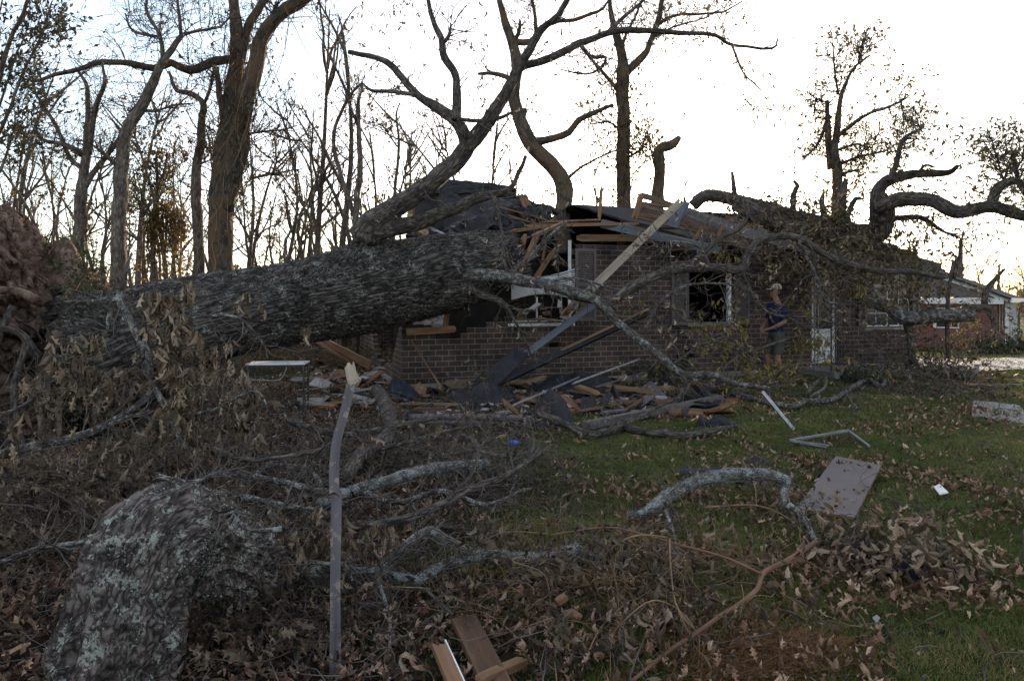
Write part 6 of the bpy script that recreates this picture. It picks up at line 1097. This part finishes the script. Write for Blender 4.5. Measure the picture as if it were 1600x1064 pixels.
rubble('house_rubble', 'pale rubble strewn over bare ground left of the house', 420, (470, 640), (560, 640), .06, .5, ['oldwood', 'plaster', 'shingle', 'concrete', 'oldwood'])
rubble('brick_scatter', 'scattered building scraps on the far bare ground', 160, (440, 640), (530, 565), .1, .5, ['oldwood', 'plaster', 'shingle', 'concrete'])
rubble('panel_scraps', 'tiny wood scraps in the grass near the driveway', 60, (1500, 1600), (585, 605), .04, .3, ['lumber', 'board', 'oldwood'])
# shrubs
def shrub(name, label, c, size, n, mats=('twig', 'shrub'), lsz=.06, cat='shrub', up=.1, lf=4, kind='simple'):
    root = thing(name, tuple(c), label, cat); mb = MB(); p = np.array(c) + rng.normal(size=(n, 3)) * [size[0] * .3, size[1] * .3, 0]; P1, R1 = walk(p, rng.normal(size=(n, 3)) * [.6 * size[0] / size[2], .6 * size[1] / size[2], .2] + [0, 0, 1], .007, size[2] * (.6 + .6 * rng.random(n)), 7, .2, -.02); tubes(mb, P1, R1, 4); P2, R2 = spawn(P1, R1, 4, .2, 1, .8, (.1, .35), .6, 5, .3, up); tubes(mb, P2, R2, 3); mb.build('stems', mats[0], root)
    cm = MB(); p_, _ = pts_on(P2, lf, t0=.1); leaves(cm, p_, rng.normal(size=(len(p_), 3)) + [0, 0, .3], lsz * (.6 + .8 * rng.random(len(p_))), kind); cm.build('foliage', mats[1], root); return root
shrub('green_shrub', 'dark green low shrub against the wall behind the yellow beams', G(1040, 603), (.7, .4, .55), 50, lf=5)
shrub('green_shrub', 'dark low clump of leaves in the rubble under the slanting black beam', G(765, 628), (.45, .3, .35), 34, lf=5)
shrub('green_shrub', 'low dark evergreen clump at the front of the porch slab', G(1345, 600), (.6, .25, .3), 40, lf=6)
for px, py, Y, s, lab in [(1580, 535, 29, (1.1, .8, 1.1), 'rounded green shrub beside the neighbour porch'), (1545, 538, 27, (.7, .6, .6), 'smaller green shrub left of the neighbour porch shrub'), (1535, 532, 31, (.6, .5, .7), 'dull green shrub at the neighbour wall corner')]:
    X = (px - 800) / F * Y; shrub('garden_shrub', lab, (X, Y, float(gz(X, Y))), s, 60, lsz=.12, lf=6)
X = (1510 - 800) / F * 20; shrub('autumn_sapling', 'thin orange leaved sapling before the neighbour wall', (X, 20, float(gz(X, 20))), (.4, .4, 1.5), 16, mats=('twig', 'yleaf'), lsz=.08, lf=5)
# heap of dead boughs at the right corner of the house
def heap(name, label, n, c, size, lsz, lf, mats=('twig', 'darklitter'), cat='brush pile', ln=(.5, 1.4), rr=.007, kind='simple', up=0):
    root = thing(name, tuple(c), label, cat); mb = MB(); p = np.array(c) + rng.normal(size=(n, 3)) * np.array(size) * [.5, .5, 0]; p[:, 2] = gz(p[:, 0], p[:, 1]) + np.abs(rng.normal(size=n)) * size[2] * .4
    P1, R1 = walk(p, rng.normal(size=(n, 3)) * [1, 1, .5] + [0, 0, up], rr, ln[0] + (ln[1] - ln[0]) * rng.random(n), 8, .22, -.03); P1[..., 2] = np.maximum(P1[..., 2], gz(P1[..., 0], P1[..., 1]) + .01); tubes(mb, P1, R1, 5)
    P2, R2 = spawn(P1, R1, 4, .15, 1, .8, (.12, .45), .6, 5, .3, 0); P2[..., 2] = np.maximum(P2[..., 2], gz(P2[..., 0], P2[..., 1]) + .005); tubes(mb, P2, R2, 3); mb.build('branches', mats[0], root)
    if lf: cm = MB(); p_, _ = pts_on(P2, lf); leaves(cm, p_, hang(len(p_), s=.9), lsz * (.6 + .8 * rng.random(len(p_))), kind); cm.build('dead_leaves', mats[1], root)
    return root
heap('brush_pile', 'heap of leafy dead boughs at the right corner of the house', 130, G(1445, 590), (1.2, .7, .8), .1, 2)
heap('brush_pile', 'lower spread of dead branches on the lawn beyond the porch', 80, G(1480, 615), (1.4, .6, .3), .09, 2)
heap('brush_pile', 'heap of twigs and boughs under the branch before the dark window', 80, G(1130, 618), (1.6, .5, .4), .09, 1, mats=('twig', 'yleaf'))
heap('brush_pile', 'tangle of dead twigs beneath the left oak boughs', 170, G(200, 800, .2), (1.5, .9, .6), .1, 1, mats=('twig_dark', 'darklitter'), ln=(.4, 1.1), kind='oak', rr=.006)  # dark twig and leaf colours paint the shade beneath the boughs
heap('brush_pile', 'tangle of leafy twigs between the metal table and the grey board', 90, G(470, 730, .0), (1.4, .7, .25), .09, 1, ln=(.4, 1.1), kind='simple', rr=.006)
heap('brush_pile', 'dense twig tangle right of the grey board in mid lawn', 85, G(660, 740, .0), (1.5, .8, .2), .09, 1, ln=(.4, 1.1), kind='oak', rr=.006)
heap('brush_pile', 'dark twig litter below the foreground log crook', 90, G(430, 990, .0), (.7, .4, .25), .08, 2, mats=('twig_dark', 'darklitter'), ln=(.2, .6), kind='oak', rr=.004)
heap('brush_pile', 'matted weeds and leaves round the foreground canes', 190, G(960, 930, 0), (.9, .5, .2), .06, 2, mats=('canes', 'darklitter'), ln=(.2, .6), rr=.003)
heap('brush_pile', 'drooping dead leaves by the dark cloth in the lower right', 80, G(1380, 893, 0), (.26, .16, .14), .09, 3, mats=('twig', 'oak'), ln=(.1, .35), rr=.003)
heap('brush_pile', 'low bare twig pile in the rubble left of the grey timber', 70, G(790, 680, 0), (.9, .4, .25), .08, 2, ln=(.3, .8), rr=.004)
heap('brush_pile', 'dim brush below the root plate at the left edge', 120, G(90, 860, 0), (1.0, .8, .6), .09, 2, mats=('twig_dark', 'darklitter'), ln=(.3, .9), kind='oak', rr=.005)  # its dimness is coloured in with the darker twigs and leaves
mb = MB(); n = 1500; c = G(1150, 1045, .03) + rng.normal(size=(n, 3)) * [.16, .1, .015]; c[n // 2:] = G(1235, 1020, .03) + rng.normal(size=(n - n // 2, 3)) * [.14, .1, .015]; c[:, 2] = gz(c[:, 0], c[:, 1]) + .01 + .03 * rng.random(n); a_ = nrm(rng.normal(size=(n, 3)) * [1, 1, .3] + [.6, .5, 0]); P1, R1 = walk(c, a_, .0011, .1 + .1 * rng.random(n), 4, .05, 0, endr=.6); tubes(mb, P1, R1, 3); mb.build('pine_needles', 'needles', None, 'patch of rust red dead pine needles at the bottom right', None, None, 'stuff')

# ------------------------------------------------------------------ leaf litter, twigs, grass
def ground_pts(n, y0, y1, kmin=-.86, kmax=.86, pw=1.0):
    Y = y0 + (y1 - y0) * rng.random(n) ** pw; k = kmin + (kmax - kmin) * rng.random(n); X = k * Y; return X, Y
def litter_den(X, Y):
    k = X / np.maximum(Y, .5)
    f = .5 + .9 * n2(X, Y, .9, 95, 3) + .55 * n2(X, Y, 3, 96, 2); f = f - .1 + .75 * sstep(.12, -.3, k) + .25 * sstep(5.2, 3.2, Y) * (k < .35) + .5 * np.exp(-(((X - 2.7) / .7) ** 2 + ((Y - 4.9) / .55) ** 2)) + .6 * np.exp(-(((X - 2.3) / .5) ** 2 + ((Y - 4.0) / .5) ** 2)) - .2 * sstep(7, 10, Y)
    return np.clip(f, .03, 1)
def scatter_leaves(mb, n, y0, y1, size, kind, lift=.03, pw=1.0, kr=(-.86, .86)):
    X, Y = ground_pts(n, y0, y1, kr[0], kr[1], pw); m_ = rng.random(n) < litter_den(X, Y); X, Y = X[m_], Y[m_]; n = len(X); p = np.stack([X, Y, gz(X, Y) + .006 + lift * rng.random(n) ** 1.5], -1)
    ax = nrm(rng.normal(size=(n, 3)) * [1, 1, .22]); up_ = nrm(rng.normal(size=(n, 3)) * .5 + [0, 0, 1]); leaves(mb, p, ax, size * (.35 + 1.0 * rng.random(n) ** 1.5), kind, up=up_, curls=(-.5, .9, 1.6))
mb = MB(); scatter_leaves(mb, 4500, 2.4, 4.4, .085, 'oak', .05, .7); scatter_leaves(mb, 7500, 2.4, 4.4, .075, 'simple', .05, .7); scatter_leaves(mb, 8000, 4.2, 7.2, .085, 'oak', .045, .8); scatter_leaves(mb, 12000, 4.2, 7.2, .07, 'simple', .045, .8); scatter_leaves(mb, 26000, 7, 14, .085, 'simple', .03, .8, (-.75, .8)); scatter_leaves(mb, 14000, 13, 30, .1, 'tiny', .03, .9, (-.6, .85))
mb.build('leaf_litter', 'litter', None, 'brown fallen leaves strewn over the lawn', None, None, 'stuff')
mb = MB(); X, Y = ground_pts(11000, 2.3, 12, pw=.75); k = X / Y; m_ = rng.random(len(X)) < (sstep(.2, -.2, k) * .9 + .15 * (Y < 4.5)); X, Y = X[m_], Y[m_]; n = len(X); p = np.stack([X, Y, gz(X, Y) + .01 + .1 * rng.random(n) ** 2], -1); leaves(mb, p, rng.normal(size=(n, 3)) * [1, 1, .6], .065 * (.5 + .8 * rng.random(n)), 'simple'); mb.build('shade_toned_litter', 'darklitter', None, 'leaves darkened to paint the shade under the brush at the left', None, None, 'stuff')  # shade under the brush is put into these leaves' colour
mb = MB(); X, Y = ground_pts(2600, 2.3, 12, pw=.8); k = X / Y; m_ = rng.random(len(X)) < np.clip(.25 + .75 * sstep(.2, -.1, k), 0, 1); X, Y = X[m_], Y[m_]; n = len(X); p = np.stack([X, Y, gz(X, Y) + .015 + .08 * rng.random(n)], -1)
P1, R1 = walk(p, rng.normal(size=(n, 3)) * [1, 1, .2], .004, .15 + .5 * rng.random(n), 7, .22, -.01); P1[..., 2] = np.maximum(P1[..., 2], gz(P1[..., 0], P1[..., 1]) + .004); tubes(mb, P1, R1, 4); P2, R2 = spawn(P1, R1, 2, .2, 1, .8, (.05, .2), .6, 5, .25, 0); P2[..., 2] = np.maximum(P2[..., 2], gz(P2[..., 0], P2[..., 1]) + .003); tubes(mb, P2, R2, 3)
mb.build('twig_litter', 'twig', None, 'small dead twigs strewn over the ground', None, None, 'stuff')
def grass(n, y0, y1, h, w, pw, kr=(-.86, .86)):
    X, Y = ground_pts(n, y0, y1, kr[0], kr[1], pw); g = grassy(X, Y); m_ = rng.random(n) < g * 1.1; X, Y = X[m_], Y[m_]; n = len(X); p = np.stack([X, Y, gz(X, Y) - .003], -1); d = nrm(rng.normal(size=(n, 3)) * [.6, .6, .1] + [0, 0, 1]); s = nrm(np.cross(d, rng.normal(size=(n, 3)))); hh = h * (.5 + .8 * rng.random(n)) * (1 + .4 * n2(X, Y, 2., 98, 2)); tip = p + d * hh[:, None] + nrm(rng.normal(size=(n, 3)) * [1, 1, 0.05]) * (hh * .45)[:, None]; mid = p + d * (hh * .6)[:, None]; ww = w * (.7 + .6 * rng.random(n))[:, None]
    V_ = np.stack([p - s * ww / 2, p + s * ww / 2, mid + s * ww * .4, mid - s * ww * .4, tip], 1).reshape(-1, 3); i = np.arange(n)[:, None] * 5; return V_, [i + np.array([0, 1, 2, 3]), i + np.array([3, 2, 4])], np.repeat(np.clip(.45 + .5 * n2(X, Y, 1.4, 99, 3) + .25 * rng.normal(size=n), 0, 1), 5)
mb = MB()
for a in ((120000, 2.4, 5, .045, .0028, .75), (130000, 4.8, 9, .045, .0045, .85), (90000, 8.8, 16, .05, .009, .85, (-.5, .85)), (22000, 15, 34, .07, .03, .9, (.4, .85))):
    V_, f_, rn = grass(*a); mb.add(V_, f_, None, rn, smooth=False)
mb.build('grass', 'grass', None, 'short green grass of the lawn', None, None, 'stuff')

# ------------------------------------------------------------------ the man
def person():
    f = G(1213, 597); base = np.array([f[0], f[1], float(gz(f[0], f[1]))]); root = thing('person', tuple(base), 'man in navy polo shirt, grey shorts and pale cap facing left by the brick wall', 'person'); Yp = f[1]
    # local frame: forward = picture left, side = towards the camera
    fw = nrm(np.array([-1, -.12, 0])); sd = np.cross([0, 0, 1.], fw); sd = sd if sd[1] < 0 else -sd
    def L(x, s, z): return base + (fw * x + sd * s + np.array([0, 0, z])) * 1.07
    def loft(mb, rings, seg=20):                     # (x, s, z, rx, rs)
        th = np.arange(seg) / seg * 2 * np.pi; V_ = np.array([[L(x + rx * math.cos(t), s + rs * math.sin(t), z) for t in th] for x, s, z, rx, rs in rings]); n = len(rings); V2 = np.vstack([V_.reshape(-1, 3), L(*rings[0][:3]), L(*rings[-1][:3])]); i, j = np.meshgrid(np.arange(n - 1), np.arange(seg), indexing='ij'); j2 = (j + 1) % seg; k = np.arange(seg); k2 = (k + 1) % seg
        mb.add(V2, [np.stack([i * seg + j, i * seg + j2, (i + 1) * seg + j2, (i + 1) * seg + j], -1).reshape(-1, 4), np.stack([np.full(seg, n * seg), k2, k], -1), np.stack([np.full(seg, n * seg + 1), (n - 1) * seg + k, (n - 1) * seg + k2], -1)])
    def tb_(mb, pts, rad, flat=1.0): s = spline(np.array([np.append(L(*p), r) for p, r in zip(pts, rad)]), .02); tube(mb, s[:, :3], s[:, 3], 14, flat=flat)
    def ell(mb, c, r, n=14): loft(mb, [(c[0], c[1], c[2] + r[2] * math.sin(a), r[0] * math.cos(a), r[1] * math.cos(a)) for a in np.linspace(-1.5, 1.5, n)])
    body = MB()
    loft(body, [(0, 0, .86, .10, .15), (0, 0, .95, .115, .165), (.01, 0, 1.08, .10, .145), (.015, 0, 1.22, .115, .16), (.01, 0, 1.36, .12, .185), (0, 0, 1.44, .09, .17), (-.005, 0, 1.49, .065, .09), (0, 0, 1.55, .055, .055), (.015, 0, 1.60, .055, .054)])
    loft(body, [(.035, 0, 1.575, .045, .04), (.045, 0, 1.60, .065, .055), (.035, 0, 1.64, .083, .066), (.02, 0, 1.69, .093, .073), (.01, 0, 1.74, .095, .075), (.0, 0, 1.785, .08, .066), (-.005, 0, 1.81, .045, .04)])
    tb_(body, [(.10, 0, 1.705), (.125, 0, 1.675), (.118, 0, 1.66)], [.01, .016, .008]); ell(body, (.112, 0, 1.628), (.012, .022, .008), 6); ell(body, (.10, 0, 1.59), (.018, .02, .016), 6)
    for s in (-1, 1): ell(body, (-.005, .076 * s, 1.675), (.02, .01, .03), 6); ell(body, (.097, .03 * s, 1.70), (.012, .014, .007), 6)
    arms = [(1, [(-.01, .19, 1.43), (-.03, .225, 1.30), (-.04, .235, 1.15), (.06, .225, 1.08), (.17, .17, 1.02), (.22, .13, .995)]), (-1, [(.0, -.19, 1.43), (.02, -.22, 1.30), (.03, -.22, 1.16), (.12, -.18, 1.10), (.21, -.1, 1.04), (.25, -.05, 1.01)])]
    for sgn, a in arms:
        tb_(body, a, [.055, .05, .043, .042, .03, .027]); w = np.array(a[-1]); d = nrm(np.array(a[-1]) - np.array(a[-2])); pc = w + d * .05; tb_(body, [tuple(w - d * .01), tuple(pc), tuple(pc + d * .04)], [.027, .04, .036], .55)
        for q in range(4): o = np.array([0, (q - 1.5) * .019 * .8, (q - 1.5) * -.012]); l_ = (.06, .072, .068, .052)[q]; k0 = pc + d * .035 + o; k1 = k0 + d * l_ * .5 + np.array([0, 0, -.014]); k2 = k1 + d * l_ * .2 + np.array([-.004, 0, -l_ * .45]); tb_(body, [tuple(k0), tuple(k1), tuple(k2)], [.0095, .009, .0075])
        k0 = w + d * .02 + np.array([0, -.024 * sgn, .006]); tb_(body, [tuple(k0), tuple(k0 + d * .03 + [0, -.012 * sgn, .006]), tuple(k0 + d * .06 + [0, -.006 * sgn, -.004])], [.012, .0105, .008])
    for s, kx, fx in ((1, .03, -.03), (-1, .12, .10)): tb_(body, [(0, .09 * s, .92), (kx, .105 * s, .50), (kx - .02, .105 * s, .36), (fx - .02, .11 * s, .09)], [.085, .058, .058, .037]); tb_(body, [(fx - .05, .11 * s, .05), (fx + .05, .11 * s, .045), (fx + .15, .12 * s, .03)], [.04, .038, .025], .9)
    def remesh(o, vs, it=3): m_ = o.modifiers.new('one surface', 'REMESH'); m_.mode = 'VOXEL'; m_.voxel_size = vs; m_.use_smooth_shade = True; s_ = o.modifiers.new('smooth', 'SMOOTH'); s_.iterations = it
    bo = body.build('body', 'skin', root); remesh(bo, .007)
    sh = MB(); loft(sh, [(0, 0, .93, .128, .175), (.005, 0, 1.0, .125, .17), (.012, 0, 1.1, .122, .165), (.018, 0, 1.22, .13, .172), (.01, 0, 1.36, .132, .197), (0, 0, 1.43, .105, .185), (-.005, 0, 1.475, .075, .11), (-.004, 0, 1.505, .062, .065)])
    for sgn, a in arms: tb_(sh, [a[0], a[1], (a[2][0], a[2][1], a[2][2] + .03)], [.072, .072, .07])
    so_ = sh.build('polo_shirt', 'navy', root); remesh(so_, .008, 2)
    mb = MB(); box(mb, L(.118, .05, 1.36), (.03, .006, .05), rz=.3); mb.build('chest_mark', 'white', so_)
    st = MB(); loft(st, [(0, 0, .80, .1, .15), (0, 0, .88, .13, .18), (0, 0, .96, .125, .172)])
    for s, kx in ((1, .03), (-1, .12)): tb_(st, [(0, .09 * s, .86), (kx * .6, .1 * s, .68), (kx * .9, .105 * s, .53)], [.105, .1, .092])
    o = st.build('shorts', 'shorts', root); remesh(o, .009, 2)
    for s, fx in ((1, -.03), (-1, .10)): sb = MB(); tb_(sb, [(fx - .07, .11 * s, .045), (fx - .02, .11 * s, .06), (fx + .06, .112 * s, .05), (fx + .16, .12 * s, .032), (fx + .19, .12 * s, .03)], [.035, .047, .044, .036, .015]); sb.build('shoe', 'shoe', root)
    hb = MB(); loft(hb, [(-.045, 0, 1.60, .04, .05), (-.03, 0, 1.65, .072, .07), (-.018, 0, 1.70, .086, .079), (-.012, 0, 1.745, .088, .08)]); hb.build('hair', 'hair', root)
    cb = MB(); loft(cb, [(.005, 0, 1.725, .102, .083), (.0, 0, 1.75, .104, .085), (-.004, 0, 1.79, .095, .078), (-.008, 0, 1.825, .07, .058), (-.01, 0, 1.842, .03, .025)]); cp = cb.build('cap', 'cap', root)
    bb = MB(); loft(bb, [(.12, 0, 1.722, .082, .066), (.12, 0, 1.73, .085, .068), (.115, 0, 1.742, .08, .064)]); bb.build('cap_brim', 'cap', cp)
person()
